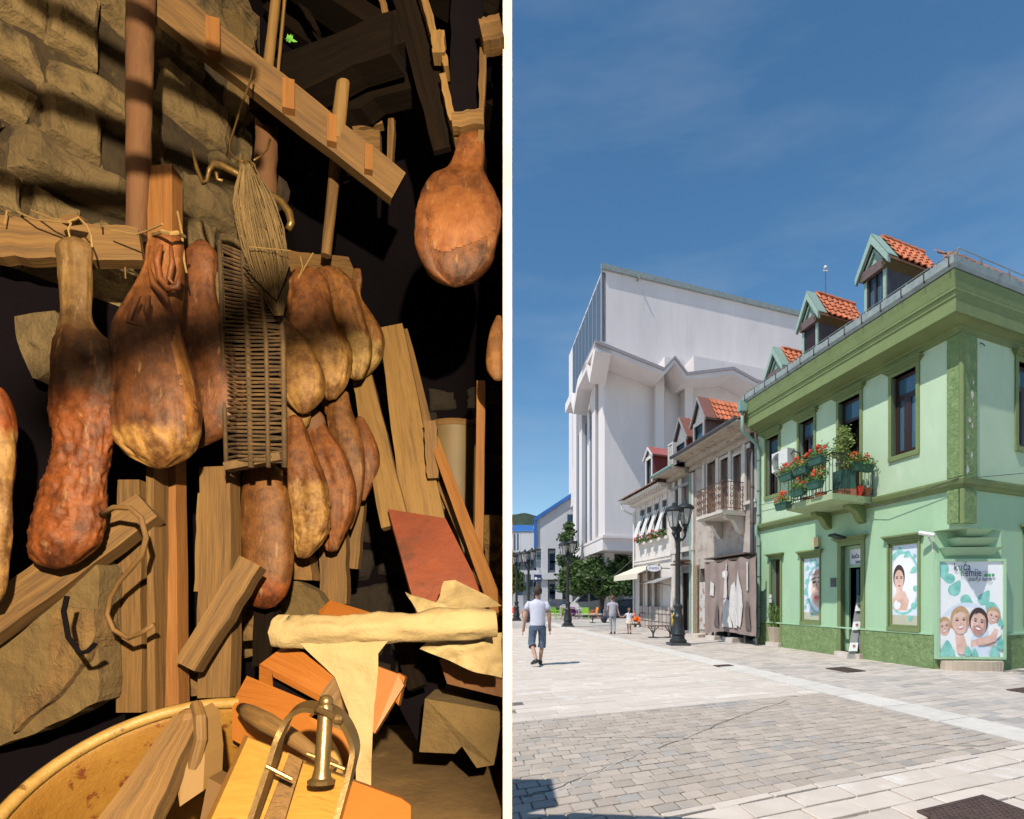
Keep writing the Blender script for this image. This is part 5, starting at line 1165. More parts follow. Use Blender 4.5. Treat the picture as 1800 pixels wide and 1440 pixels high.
mb = MB(); mb.box(((X(941) + X(1020)) / 2, DB + 5, (Z(964) + 0) / 2 - .02), (X(1020) - X(941) - .3, 8, Z(964))); mb.build('recessed_wall', mat('shaded_panel', (.40, .41, .45), (.36, .37, .41), rough=.8, bump=0), bb)
for px in (957, 982.5, 1000):
    mb = MB(); mb.box((X(px), DB + .25, Z(964) / 2), (.7, .6, Z(964) - .01)); mb.build('column', m_bwall, bb)
for (a, b, c, d) in ((967, 979, 968, 1006), (967, 979, 1022, 1062), (944, 951, 968, 985), (944, 951, 1020, 1045), (987, 996, 970, 1008), (987, 996, 1022, 1062)):
    mb = MB(); mb.box(((X(a) + X(b)) / 2, DB + .9, (Z(c) + Z(d)) / 2), (X(b) - X(a) + .16, .12, Z(c) - Z(d) + .16)); f_ = mb.build('window', m_bwall, bb)
    for q in (0, 1): mb = MB(); mb.box(((X(a) + X(b)) / 2, DB + .8, (Z(c) * (1 + q) + Z(d) * (2 - q)) / 3 + (.0)), (X(b) - X(a), .1, (Z(c) - Z(d)) * .44)); mb.build('pane', m_winblue, f_)
mb = MB(); mb.box((X(966), DB + .2, Z(1013)), (X(1010) - X(945), 1.2, .7)); mb.build('floor_band', m_bwall, bb)
# left wing running away
LWD = Fac((X(940), DB), (-120, 1012), (-.993, -.1178)); wz1 = Z(917)
mb = MB(); wgx = X(900) - 30
mb.prism([(X(940) - .05, DB + .3, Z(970)), (X(900) - 9, DB + 1.5, Z(970)), (X(900) - 9, DB + 1.5, Z(938)), (X(940) - .05, DB + .3, Z(934))], (0, 10, 0)); mb.build('wing_wall', m_bwall, bb)
mb = MB(); mb.prism([(X(940) - .05, DB + .2, Z(933)), (X(900) - 9, DB + 1.4, Z(937)), (X(900) - 8, DB + 6, Z(912)), (X(940) - .05, DB + 6, Z(912))], (0, .1, .12)); mb.build('wing_roof', m_broof, bb)
for k in range(6):
    px = 904 + k * 6.2; mb = MB(); mb.box((X(px), DB + .9 - .15, Z(952)), (.16, .6, 1.7)); mb.build('window', m_winblue, bb)
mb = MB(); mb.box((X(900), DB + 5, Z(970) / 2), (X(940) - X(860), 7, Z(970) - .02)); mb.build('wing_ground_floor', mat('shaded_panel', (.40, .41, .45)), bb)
for k in range(7):
    px = 903 + k * 6.4; mb = MB(); mb.box((X(px), DB + 1.4, Z(987)), (.26, .3, 1.3)); mb.build('window', m_winblue, bb)
mb = MB(); mb.box((X(925), DB + .6, Z(1006)), (2.8, .8, .4)); mb.build('canopy', m_bwall, bb)
for px in (917, 932): mb = MB(); mb.box((X(px), DB + .95, Z(1028)), (.8, .2, 2.2)); mb.build('window', m_winblue, bb)
sn = thing('shop_sign', 'dark blue shop sign with a white ring at the end of the street', 'sign', (X(945, 50), 50, Z(1015, 50)))
mb = MB(); mb.box((X(945.5, 50), 50, Z(1016.5, 50)), (.66, .12, .62)); mb.build('panel', m_navy, sn)
mb = MB(); mb.lathe((X(942, 50), 49.93, Z(1017, 50)), [(.07, 0), (.13, 0), (.13, .01), (.07, .01)], 14, axis=(0, -1, 0)); mb.build('ring', m_pwhite, sn)
text('TELE', (X(945.5, 50), 49.93, Z(1018.5, 50)), (1, 0, 0), (0, 0, 1), .17, m_pwhite, sn, xs=.7, bold=.02)
mb = MB(); mb.beam((X(950, 50), 50, Z(1017, 50)), (X(955, 50), 51, Z(1017, 50)), .06, .06); mb.build('bracket', m_slate, sn)
# hills
m_hill = mat('wooded_hill', (.035, .06, .035), (.022, .042, .024), scale=.05, rough=1, bump=1, bscale=.1, bdist=6, c3=(.05, .08, .04), s3=.03)
mb = MB(); N = 60; Dh = 700
ridge = []
for i in range(N + 1):
    px = 700 + 420 * i / N; h = 905 + 3 * math.sin(i * .35) + 1.5 * math.sin(i * 1.1 + 1) + (max(0, px - 950) * .25); ridge.append(P(px, h, Dh))
vs = []; fs = []
for r in range(7):
    t = r / 6
    for q in ridge: vs.append((q.x * (1 - .35 * t), q.y * (1 - .35 * t) + 8 * math.sin(q.x * .05 + r), q.z * (1 - t) ** .8 + 5 * noise.noise(Vector((q.x * .03, r, 0))) * (t > 0) * (t < 1)))
for r in range(6):
    for i in range(N): fs.append((r * (N + 1) + i, r * (N + 1) + i + 1, (r + 1) * (N + 1) + i + 1, (r + 1) * (N + 1) + i))
mb.add(vs, fs); mb.build('hill', m_hill, kind='structure', smooth=True)
m_tree = leafmat('linden_leaf', (.040, .085, .018), (.090, .15, .036)); m_bark = mat('bark', (.07, .05, .04), (.04, .03, .025), scale=10, rough=.95, bump=.8, bdist=.03)
def tree(base, lab, blobs, n, ls, seed, trunk_r=.2, group='trees at the end of the street', m=None):
    t = thing('street_tree', lab, 'tree', base, group); b = Vector(base); rg = random.Random(seed)
    top = max(q[2] for q in blobs); c = Vector((sum(q[0] for q in blobs) / len(blobs), sum(q[1] for q in blobs) / len(blobs), top * .6))
    mb = MB(); mb.tube([b, b.lerp(Vector((c.x, c.y, top * .35)), .6), Vector((c.x, c.y, top * .6))], [trunk_r * 1.3, trunk_r, trunk_r * .6], 8, rough=.1); mb.build('trunk', m_bark, t)
    mb = MB(); s0 = b.lerp(Vector((c.x, c.y, top * .45)), .75)
    for q in blobs: e = Vector(q[:3]); mb.tube([s0, s0.lerp(e, .5) + Vector((0, 0, .2)), e], [trunk_r * .5, trunk_r * .3, .03], 5)
    mb.build('limb', m_bark, t)
    leafcloud('crown', blobs, n, ls, m or m_tree, t, seed)
def blobs_px(lst): return [(*P(px, py, D), r * D / F, r * D / F, r * D / F * .8) for px, py, D, r in lst]
tree(G(1070, 1084), 'broad dense green tree under the overhang of the white modern building', blobs_px([(1000, 1030, 46, 20), (1012, 1005, 47, 22), (1020, 1032, 44, 20), (1045, 1000, 47, 26), (1050, 1025, 44, 22), (1075, 1005, 46, 26), (1080, 1030, 44, 22), (1100, 1010, 46, 22), (1105, 1030, 46, 20), (1035, 1015, 43, 20), (1090, 990, 48, 20), (1060, 1038, 43, 16)]), 11000, .19, 31, .35)
tree(G(992, 1080), 'slim young tree rising beside the white corner fins', blobs_px([(1000, 925, 50, 9), (996, 945, 50, 13), (1002, 962, 50, 14), (992, 985, 50, 14), (1005, 990, 50, 15), (998, 1010, 50, 16), (1004, 935, 50, 8)]), 3600, .17, 32, .15)
tree(G(893, 1082), 'dark tree at the left edge of the street view', blobs_px([(893, 1000, 46, 16), (905, 1015, 46, 15), (898, 1030, 45, 16), (912, 1032, 46, 10), (890, 980, 47, 14)]), 3200, .17, 33, .2)
mb = MB()

# ================================================================== LAMP POSTS
m_lampglass = mat('lantern_glass', (.62, .62, .60), (.55, .56, .56), rough=.15, bump=0, trans=.35)
def lamppost(x, y, lab, off=((-.13, -.05), (.28, .10)), H=4.62, sc=1.0):
    t = thing('street_lamp', lab, 'street lamp', (x, y, 0), 'black double-lantern street lamps'); b = Vector((x, y, 0))
    mb = MB(); mb.box(b + Vector((0, 0, .04)), (.62, .62, .08)); mb.build('plinth', m_slate, t)
    mb = MB(); prof = [(.27, .08), (.28, .16), (.22, .20), (.20, .30), (.24, .36), (.22, .42), (.17, .62), (.155, .8), (.185, .86), (.185, .92), (.13, .98), (.12, 1.15), (.15, 1.2), (.15, 1.26), (.095, 1.32)]
    mb.lathe(b, [(r * sc, h) for r, h in prof], 12); mb.build('base', m_blackm, t, smooth=True, autos=40)
    mb = MB(); mb.lathe(b, [(.085, 1.32), (.075, 3.3), (.10, 3.34), (.10, 3.42), (.07, 3.46), (.065, 3.62), (.12, 3.66), (.13, 3.74), (.09, 3.8), (.05, 3.9), (0, 3.95)], 12); mb.build('shaft', m_blackm, t, smooth=True, autos=40)
    for dx, dy in off:
        l = b + Vector((dx * 1.0, dy, 0)); d = Vector((dx, dy, 0)); zl = 3.78 if dx < 0 else 3.9
        mb = MB(); mb.tube([b + Vector((0, 0, 3.45)), b + d * .6 + Vector((0, 0, 3.38)), l + Vector((0, 0, 3.52)), l + Vector((0, 0, zl - .12))], .035, 6); mb.lathe(l, [(.0, zl - .32), (.04, zl - .28), (.08, zl - .2), (.05, zl - .12), (.10, zl - .04), (.12, zl)], 10); mb.build('lamp_arm', m_blackm, t)
        ln = bpy.data.objects.new('lantern', None); COL.objects.link(ln); ln.parent = t; ln.location = l + Vector((0, 0, zl)) - b
        mb = MB(); mb.lathe(l, [(.11, zl), (.235, zl + .50), (.22, zl + .5), (.10, zl + .01)], 6); mb.build('lantern_glass', m_lampglass, ln)
        mb = MB()
        for k in range(6):
            a = math.pi * 2 * k / 6; mb.tube([l + Vector((.115 * math.cos(a), .115 * math.sin(a), zl)), l + Vector((.24 * math.cos(a), .24 * math.sin(a), zl + .5))], .013, 4)
        mb.build('lantern_frame', m_blackm, ln)
        mb = MB(); mb.lathe(l, [(.27, zl + .48), (.29, zl + .53), (.27, zl + .56), (.20, zl + .63), (.10, zl + .67), (.06, zl + .70), (.05, zl + .76), (0, zl + .79)], 16); mb.build('lantern_cap', m_blackm, ln, smooth=True, autos=35)
pl = G(1192, 1134); lamppost(pl.x, pl.y, 'tall black double-lantern lamp nearest the camera before the old houses', ((-.17, -.12), (.27, .14)))
pl = G(998, 1102); lamppost(pl.x, pl.y, 'double-lantern lamp in mid street behind the walking man', ((-.22, -.1), (.22, .1)))
pl = P(929, 1096, 36); lamppost(pl.x, 36, 'distant double-lantern lamp just behind the man in the white shirt', ((-.22, -.1), (.22, .1)))
pl = P(908, 1092, 38); lamppost(pl.x, 38.5, 'distant street lamp at the left edge of the street', ((-.22, -.1), (.22, .1)))
mb = MB(); A_, B_ = P(998, 985, 29.8), P(1110, 985, 31)
mb.tube([A_.lerp(B_, k / 12) + Vector((0, 0, -1.0 * math.sin(math.pi * k / 12))) for k in range(13)], .012, 4); mb.build('string_light_cable', m_slate, label='thin slack cable strung from the middle street lamp to the white house', cat='cable')
mb = MB(); a_ = G1.pt(6.7, .12, 4.55); c_ = G2.pt(6.0, .4, 5.4); d_ = G1.pt(-.6, .3, 4.08)
mb.tube([a_, G1.pt(5, .10, 4.45), G1.pt(3.7, .3, 4.2), G1.pt(1.2, .2, 3.66), G1.pt(-.7, .16, 3.90), G2.pt(.1, .16, 3.9), G2.pt(3, .16, 4.3)], .009, 4); mb.build('wall_cable', m_slate, label='thin cable running along the green facade under the balcony', cat='cable')

# ================================================================== BENCHES, RIDE, BICYCLE
def bench(c, d, ln, lab):
    c = Vector(c); d = Vector(d).normalized(); n = Vector((-d.y, d.x, 0)); t = thing('backless_bench', lab, 'bench', c, 'black backless street benches')
    for k in range(6): mb = MB(); mb.beam(c - d * ln / 2 + n * (k - 2.5) * .085 + Vector((0, 0, .45)), c + d * ln / 2 + n * (k - 2.5) * .085 + Vector((0, 0, .45)), .07, .03, side=n); mb.build('slat', m_wood3, t)
    for sg_ in (-1, 1):
        q = c + d * sg_ * ln * .32; mb = MB(); mb.tube([q, q + Vector((0, 0, .2))], .03, 6)
        for s2 in (-1, 1):
            mb.tube([q + Vector((0, 0, .15)), q + d * s2 * .07 + Vector((0, 0, .27)), q + d * s2 * .2 + Vector((0, 0, .42))], .018, 5); mb.tube([q + Vector((0, 0, .15)), q + n * s2 * .1 + Vector((0, 0, .3)), q + n * s2 * .22 + Vector((0, 0, .42))], .018, 5)
        mb.box(q + Vector((0, 0, .015)), (.34, .34, .03)); mb.build('leg', m_blackm, t)
bp_ = G(1163, 1121); bench((bp_.x, bp_.y, 0), (1, .12, 0), 1.05, 'black backless bench left of the big lamp post')
bp_ = G(1062, 1095); bench((bp_.x - .3, bp_.y, 0), (1, .1, 0), 1.3, 'low dark bench beyond the woman and child')
rd = thing('toddler_ride', 'lumpy bright orange toddler ride on a low dark trolley', 'ride', G(1129, 1102)); c = G(1129, 1102)
m_or = mat('orange_plastic', (.85, .17, .02), (.72, .12, .015), scale=5, rough=.35, bump=.05); m_red = mat('red_plastic', (.45, .03, .02), (.4, .03, .02), rough=.35, bump=0)
mb = MB()
for x, y, z, r in ((-.05, 0, .42, .20), (.12, 0, .38, .20), (.26, 0, .46, .22), (.34, .02, .66, .20), (.22, 0, .72, .16), (.1, .05, .58, .17), (.36, 0, .30, .14), (-.15, 0, .30, .13)): mb.ball(c + Vector((x, y, z)), r, 12, 8, jit=.15)
mb.build('body', m_or, rd, smooth=True)
mb = MB(); mb.ball(c + Vector((-.36, 0, .42)), .16, 10, 7, sc=(1, .7, 1.1)); mb.ball(c + Vector((-.42, 0, .64)), .10, 10, 7); mb.tube([c + Vector((-.44, 0, .72)), c + Vector((-.40, 0, .82))], [.03, .005], 5); mb.build('chick_figure', m_or, rd, smooth=True)
mb = MB(); mb.ball(c + Vector((.02, -.1, .62)), .22, 10, 6, sc=(1.1, .6, .7)); mb.build('seat', m_red, rd, smooth=True)
mb = MB(); mb.box(c + Vector((0, 0, .14)), (1.2, .5, .08)); mb.build('trolley', m_slate, rd)
for x in (-.42, .42): mb = MB(); mb.lathe(c + Vector((x, -.24, .07)), [(.03, 0), (.07, 0), (.07, .05), (.03, .05)], 12, axis=(0, -1, 0)); mb.build('wheel', m_blackm, rd)
bk = thing('bicycle', 'yellow and black bicycle leaning by the white house wall', 'bicycle', G(1178, 1112)); c = G(1178, 1112); c.x += .1; d = Vector((-.12, .6, 0)).normalized() * .9 + Vector((.35, 0, 0)); d.normalize()
m_yel = mat('yellow_paint', (.60, .42, .02), (.55, .38, .02), rough=.35, bump=0)
for s_ in (-.5, .5):
    q = c + d * s_ + Vector((0, 0, .33)); mb = MB(); ring = [q + d * (.32 * math.cos(a)) + Vector((0, 0, .32 * math.sin(a))) for a in [2 * math.pi * k / 20 for k in range(21)]]; mb.tube(ring, .02, 5, cap=False); w2 = mb.build('wheel', m_blackm, bk)
    mb = MB()
    for k in range(10): a = 2 * math.pi * k / 10; mb.tube([q, q + d * (.31 * math.cos(a)) + Vector((0, 0, .31 * math.sin(a)))], .003, 3)
    mb.build('spoke', m_alu, w2)
mb = MB(); Rr, Fr, BB, ST, HT = c - d * .5 + Vector((0, 0, .33)), c + d * .5 + Vector((0, 0, .33)), c - d * .08 + Vector((0, 0, .3)), c - d * .2 + Vector((0, 0, .8)), c + d * .36 + Vector((0, 0, .82))
for a_, b_ in ((Rr, BB), (Rr, ST), (BB, ST), (BB, HT), (ST, HT), (HT, Fr)): mb.tube([a_, b_], .02, 6)
mb.build('frame', m_yel, bk)
mb = MB(); n = Vector((-d.y, d.x, 0)); mb.tube([HT, HT + Vector((0, 0, .14))], .016, 5); mb.tube([HT + Vector((0, 0, .14)) + n * .28 - d * .1, HT + Vector((0, 0, .16)) + n * .1, HT + Vector((0, 0, .16)) - n * .1, HT + Vector((0, 0, .14)) - n * .28 - d * .1], .014, 5); mb.build('handlebar', m_blackm, bk)
mb = MB(); mb.tube([ST, ST + Vector((0, 0, .1))], .014, 5); mb.ball(ST + Vector((0, 0, .13)), .12, 8, 5, sc=(1, .6, .3)); mb.build('saddle', m_blackm, bk)
mb = MB(); mb.lathe(BB, [(.03, -.02), (.09, -.01), (.09, .01), (.03, .02)], 12, axis=n); mb.tube([BB + n * .05, BB + n * .05 - Vector((0, 0, .16)), BB + n * .13 - Vector((0, 0, .16))], .01, 4); mb.build('crank', m_slate, bk)
t = thing('weeds', 'small green weeds growing at the foot of the old house', 'plant', G(1230, 1112)); q = G(1230, 1114)
leafcloud('leaves', [(q.x, q.y, .15, .28, .2, .16), (q.x + .3, q.y - .1, .1, .2, .15, .1)], 350, .05, m_leaf, t, 41)
mb = MB(); mb.tube([q, q + Vector((.02, 0, .2))], .01, 4); mb.build('stem', m_stem, t)

# ================================================================== CAFE, CARS
def chair(c, rot, m, lab):
    c = Vector(c); M_ = Matrix.Rotation(rot, 3, 'Z'); t = thing('cafe_chair', lab, 'chair', c, 'coloured plastic cafe chairs')
    q = lambda x, y, z: c + M_ @ Vector((x, y, z))
    mb = MB(); mb.box(q(0, 0, .44), (.48, .46, .04), M_); mb.build('seat', m, t)
    mb = MB(); mb.box(q(0, .24, .66), (.46, .04, .40), M_ @ Matrix.Rotation(-.15, 3, 'X')); mb.build('backrest', m, t)
    for sx in (-1, 1):
        mb = MB(); mb.box(q(sx * .25, 0, .64), (.05, .44, .03), M_); mb.tube([q(sx * .25, -.18, .44), q(sx * .25, -.2, .64)], .02, 5); mb.build('armrest', m, t)
        for sy in (-1, 1): mb = MB(); mb.tube([q(sx * .21, sy * .2, .43), q(sx * .25, sy * .25, 0)], [.025, .018], 5); mb.build('leg', m, t)
m_lime = mat('lime_plastic', (.28, .55, .05), (.25, .5, .04), rough=.4, bump=0); m_purp = mat('purple_plastic', (.28, .05, .25), (.24, .04, .22), rough=.4, bump=0); m_red2 = mat('bright_red_plastic', (.65, .04, .03), (.6, .03, .03), rough=.4, bump=0); m_ora = mat('tangerine_plastic', (.85, .28, .03), (.8, .24, .03), rough=.4, bump=0)
for px, py, rt, m, lb in ((1044, 1084, -1.4, m_ora, 'orange cafe chair in front of the white van'), (993, 1086, 1.6, m_red2, 'red cafe chair just left of the middle lamp'), (976, 1083, .5, m_lime, 'lime green cafe chair left of the middle lamp'), (1029, 1083, 3.0, m_lime, 'lime green cafe chair beside the orange chair'), (1008, 1087, .3, m_purp, 'purple cafe chair by the white table'), (911, 1087, .8, m_ora, 'orange-red cafe chair at the far left of the street'), (905, 1089, 2.2, m_red2, 'red cafe chair at the far left edge of the street'), (984, 1082, -2, m_lime, 'green cafe chair beside the red chair')):
    g = P(px, py, 41.5 + .4 * math.sin(px)); chair((g.x, g.y, 0), rt, m, lb)
for px, py, lb in ((1019, 1085, 'white cafe table among the coloured chairs'), (1003, 1081, 'pale cafe table behind the middle lamp')):
    g = P(px, py, 42); g.z = 0; t = thing('cafe_table', lb, 'table', g); mb = MB(); mb.lathe(g, [(.0, .74), (.45, .74), (.46, .77), (0, .77)], 18); mb.build('tabletop', m_white, t); mb = MB(); mb.lathe(g, [(.22, 0), (.2, .03), (.05, .06), (.04, .74)], 12); mb.build('pedestal', m_white, t)
def car(c, ln, ht, wd, prof, wins, m, lab, name='parked_car'):
    """side view car, nose to the left; c = ground centre"""
    c = Vector(c); t = thing(name, lab, 'car', c, 'cars parked at the end of the street'); q = lambda x, y, z: c + Vector((x, y, z))
    mb = MB(); n = len(prof); lo = [q((x - .5) * ln, -wd / 2, z * ht) for x, z in prof]; mb_in = [(x, z) for x, z in prof]
    ins = [q((x - .5) * ln * (.97 if z > .5 else 1), -wd / 2 + (.16 if z > .55 else 0), z * ht) for x, z in prof]; ins2 = [Vector((v.x, 2 * c.y - v.y, v.z)) for v in ins]
    mb.add(ins + ins2, [tuple(range(n)), tuple(range(2 * n - 1, n - 1, -1))] + [(i, (i + 1) % n, n + (i + 1) % n, n + i) for i in range(n)]); mb.build('body', m, t)
    for poly in wins:
        mb = MB(); mb.poly([q((x - .5) * ln * .97, -wd / 2 + (.16 if z > .55 else .0) - .012, z * ht) for x, z in poly]); mb.build('side_window', m_winblue, t)
    for x in (.17, .80):
        mb = MB(); mb.lathe(q((x - .5) * ln, -wd / 2 + .06, .32), [(.0, 0), (.18, 0), (.19, .06), (.32, .06), (.32, -.12), (0, -.12)], 16, axis=(0, -1, 0)); w2 = mb.build('wheel', m_blackm, t)
        mb = MB(); mb.lathe(q((x - .5) * ln, -wd / 2 + .0, .32), [(0, .02), (.17, .005), (.18, 0)], 12, axis=(0, -1, 0)); mb.build('rim', m_alu, w2)
    mb = MB(); mb.box(q(-.49 * ln, -wd / 2 + .12, .42 * ht), (.12, .2, .14)); mb.build('headlight', m_lampglass, t)
    mb = MB(); mb.box(q(-.22 * ln, -wd / 2 - .05, .60 * ht), (.1, .1, .12)); mb.build('wing_mirror', m_blackm, t)
vp = [(0, .16), (0, .38), (.03, .46), (.20, .56), (.34, .93), (.42, 1.0), (.97, 1.0), (1, .9), (1, .18), (.9, .12), (.1, .12)]
m_van = mat('silver_paint', (.55, .56, .57), (.5, .51, .52), rough=.3, bump=0)
g = P(1040, 1088, 49); car((g.x, 49, 0), 5.3, 2.05, 1.8, vp, [[(.24, .60), (.36, .90), (.42, .92), (.42, .60)], [(.45, .60), (.45, .93), (.62, .93), (.62, .60)], [(.66, .62), (.66, .92), (.92, .92), (.93, .62)]], m_van, 'silver van parked under the broad tree')
cp = [(0, .2), (0, .45), (.05, .52), (.26, .6), (.38, .97), (.5, 1), (.72, .97), (.9, .62), (1, .58), (1, .22), (.9, .14), (.1, .14)]
g = P(1100, 1088, 43); car((g.x + 1, 47.5, 0), 4.2, 1.45, 1.7, cp, [[(.3, .62), (.40, .9), (.54, .92), (.54, .62)], [(.57, .62), (.57, .92), (.70, .9), (.84, .62)]], mat('dark_blue_paint', (.02, .03, .05), (.02, .03, .05), rough=.25, bump=0), 'dark car parked right of the silver van')
g = P(985, 1086, 47); car((g.x, 52, 0), 4.2, 1.45, 1.7, cp, [[(.3, .62), (.40, .9), (.54, .92), (.54, .62)], [(.57, .62), (.57, .92), (.70, .9), (.84, .62)]], mat('grey_paint_car', (.10, .11, .12), (.10, .11, .12), rough=.25, bump=0), 'grey car half hidden behind the cafe chairs')

# ================================================================== PEOPLE
def skin_mesh(name, verts, edges, rads, root, m, parent, sub=2, loc=(0, 0, 0), cuts=None):
    me = bpy.data.meshes.new(name + '_s'); me.from_pydata(verts, edges, []); o = bpy.data.objects.new('tmp', me); COL.objects.link(o)
    md = o.modifiers.new('s', 'SKIN'); md.use_smooth_shade = True; md.branch_smoothing = .3
    for i, r in enumerate(rads):
        r = r if isinstance(r, tuple) else (r, r); me.skin_vertices[0].data[i].radius = r; me.skin_vertices[0].data[i].use_root = (i == root)
    sm = o.modifiers.new('u', 'SUBSURF'); sm.levels = sub; sm.render_levels = sub
    dg = bpy.context.evaluated_depsgraph_get(); dg.update(); out = bpy.data.meshes.new_from_object(o.evaluated_get(dg)); bpy.data.objects.remove(o)
    out.materials.clear(); out.materials.append(m); out.polygons.foreach_set('use_smooth', [True] * len(out.polygons))
    ob = bpy.data.objects.new(name, out); COL.objects.link(ob)
    if parent: ob.parent = parent
    return ob
m_skinp = mat('skin', (.44, .24, .165), (.38, .20, .14), scale=8, rough=.6, bump=.05)
def person(base, H, lab, J, shirt, trousers, hairm, hair_pts, shoes, heading=0, build=1.0, short_sleeve=True, legs='shorts', sandals=False, hairlen=0):
    """J: joint dictionary in units of H, z up, x right, y away from the camera"""
    t = thing('person', lab, 'person', base); k = H
    def V(n_): x, y, z = J[n_]; return (x * k, y * k, z * k)
    names = ['pelvis', 'waist', 'chest', 'neck', 'headlo', 'head', 'headtop', 'shL', 'elL', 'wrL', 'haL', 'shR', 'elR', 'wrR', 'haR', 'hipL', 'knL', 'anL', 'toL', 'hipR', 'knR', 'anR', 'toR']
    ix = {n_: i for i, n_ in enumerate(names)}
    E = [('pelvis', 'waist'), ('waist', 'chest'), ('chest', 'neck'), ('neck', 'headlo'), ('headlo', 'head'), ('head', 'headtop'), ('chest', 'shL'), ('shL', 'elL'), ('elL', 'wrL'), ('wrL', 'haL'), ('chest', 'shR'), ('shR', 'elR'), ('elR', 'wrR'), ('wrR', 'haR'), ('pelvis', 'hipL'), ('hipL', 'knL'), ('knL', 'anL'), ('anL', 'toL'), ('pelvis', 'hipR'), ('hipR', 'knR'), ('knR', 'anR'), ('anR', 'toR')]
    b = build * k; rad = dict(pelvis=.060 * b, waist=.056 * b, chest=.058 * b, neck=.029 * b, headlo=.031 * k, head=.043 * k, headtop=.036 * k, sh=.027 * b, el=.027 * b, wr=.018 * b, ha=(.014 * k, .022 * k), hip=.038 * b, kn=.031 * b, an=.022 * b, to=.020 * k)
    rr = [rad[n_ if n_ in rad else n_[:-1]] for n_ in names]
    body = skin_mesh('body', [V(n_) for n_ in names], [(ix[a], ix[b_]) for a, b_ in E], rr, 0, m_skinp, t)
    # hands: palm continues, five fingers each
    for sd in 'LR':
        h = Vector(V('ha' + sd)); dr = (h - Vector(V('wr' + sd))).normalized(); sdv = Vector((0, 1, 0)); vs = [tuple(h - dr * .02 * k)]; ed = []
        for f in range(4):
            b0 = h + sdv * (.009 * k * (f - 1.5)); l = (.042, .048, .046, .036)[f] * k; i0 = len(vs); vs += [tuple(b0), tuple(b0 + dr * l * .55), tuple(b0 + dr * l + Vector((-.006 * k if sd == 'R' else .006 * k, 0, 0)))]; ed += [(0, i0), (i0, i0 + 1), (i0 + 1, i0 + 2)]
        i0 = len(vs); vs += [tuple(h - dr * .01 * k + sdv * -.018 * k), tuple(h + dr * .02 * k + sdv * -.028 * k)]; ed += [(0, i0), (i0, i0 + 1)]
        skin_mesh('fingers', vs, ed, [.008 * k] + [.0052 * k] * (len(vs) - 1), 0, m_skinp, t, sub=1)
    # clothes: lofted over the body
    P_ = lambda n_: Vector(V(n_)) + Vector(base)
    def loft(mb, rings, seg=16, fold=.05):
        vs = []; n = len(rings)
        for j, (c, rx, ry) in enumerate(rings):
            for i in range(seg):
                a = 2 * math.pi * i / seg; f_ = 1 + fold * noise.noise(Vector((math.cos(a) * 2.2, math.sin(a) * 2.2, j * .9)) + Vector(base))
                vs.append(Vector(c) + Vector((rx * f_ * math.cos(a), ry * f_ * math.sin(a), 0)))
        fs = [(j * seg + i, j * seg + (i + 1) % seg, (j + 1) * seg + (i + 1) % seg, (j + 1) * seg + i) for j in range(n - 1) for i in range(seg)]
        mb.add(vs, fs)
    pe, wa, che, ne = P_('pelvis'), P_('waist'), P_('chest'), P_('neck'); mb = MB(); zc = Vector((0, 0, 1))
    loft(mb, [(pe - zc * .012 * k, .098 * b, .072 * b), (pe + zc * .01 * k, .100 * b, .074 * b), (wa, .094 * b, .068 * b), (wa.lerp(che, .5), .104 * b, .070 * b), (che, .116 * b, .072 * b), (che + zc * .035 * k, .118 * b, .066 * b), (che + zc * .058 * k, .098 * b, .056 * b), (che + zc * .074 * k, .060 * b, .044 * b), (ne - zc * .002 * k, .040 * b, .038 * b), (ne + zc * .008 * k, .041 * b, .040 * b)])
    fr = .50 if short_sleeve else .95
    for sd in 'LR':
        s_, e_ = P_('sh' + sd), P_('el' + sd); c0 = che.lerp(s_, .55) + zc * .004 * k
        mb.tube([c0, s_ - zc * .004 * k, s_.lerp(e_, .25), s_.lerp(e_, fr)], [.026 * b, .034 * b, .040 * b, .043 * b], 12, rough=.1)
    mb.build('shirt', shirt, t, smooth=True)
    mb = MB()
    if legs == 'skirt':
        c = pe; mb.lathe(c, [(.075 * k, .08 * k), (.105 * k, 0), (.15 * k, -.11 * k), (.165 * k, -.15 * k), (.15 * k, -.14 * k)], 14); mb.build('skirt', trousers, t, smooth=True)
    else:
        fl_ = .22 if legs == 'shorts' else .88; w_ = 1.0 if legs == 'shorts' else .82
        loft(mb, [(pe + zc * .03 * k, .088 * b, .062 * b), (pe, .096 * b, .070 * b), (pe - zc * .035 * k, .100 * b, .070 * b), (pe - zc * .07 * k, .098 * b, .062 * b)])
        for sd in 'LR':
            h_, kn_, an_ = P_('hip' + sd), P_('kn' + sd), P_('an' + sd); e_ = kn_.lerp(an_, fl_)
            r_ = (.056, .055, .050, .048 if legs == 'shorts' else .040, .050 if legs == 'shorts' else .030)
            mb.tube([h_ + zc * .0 * k, h_ - zc * .03 * k, h_.lerp(kn_, .5), kn_, e_], [q_ * b * w_ for q_ in r_], 12, rough=.08, cap=False)
        mb.build('shorts' if legs == 'shorts' else 'trousers', trousers, t, smooth=True)
    # hair, ears, nose
    mb = MB(); hc = P_('head'); mb.ball(hc + Vector((0, -.012 * k * (1 if heading == 0 else -1), .022 * k)), .062 * k * 1.06, 14, 9, sc=(.88, 1.0, 1.0), jit=.08)
    if hairlen:
        mb.tube([hc + Vector((0, -.05 * k, .03 * k)), hc + Vector((-.01 * k, -.075 * k, -.03 * k)), hc + Vector((-.015 * k, -.075 * k, -hairlen * k))], [.025 * k, .02 * k, .008 * k], 7)
    mb.build('hair', hairm, t, smooth=True)
    mb = MB()
    for sx in (-1, 1): mb.ball(hc + Vector((sx * .052 * k, .005 * k, -.012 * k)), .013 * k, 8, 5, sc=(.5, .8, 1.2))
    mb.build('ears', m_skinp, t, smooth=True)
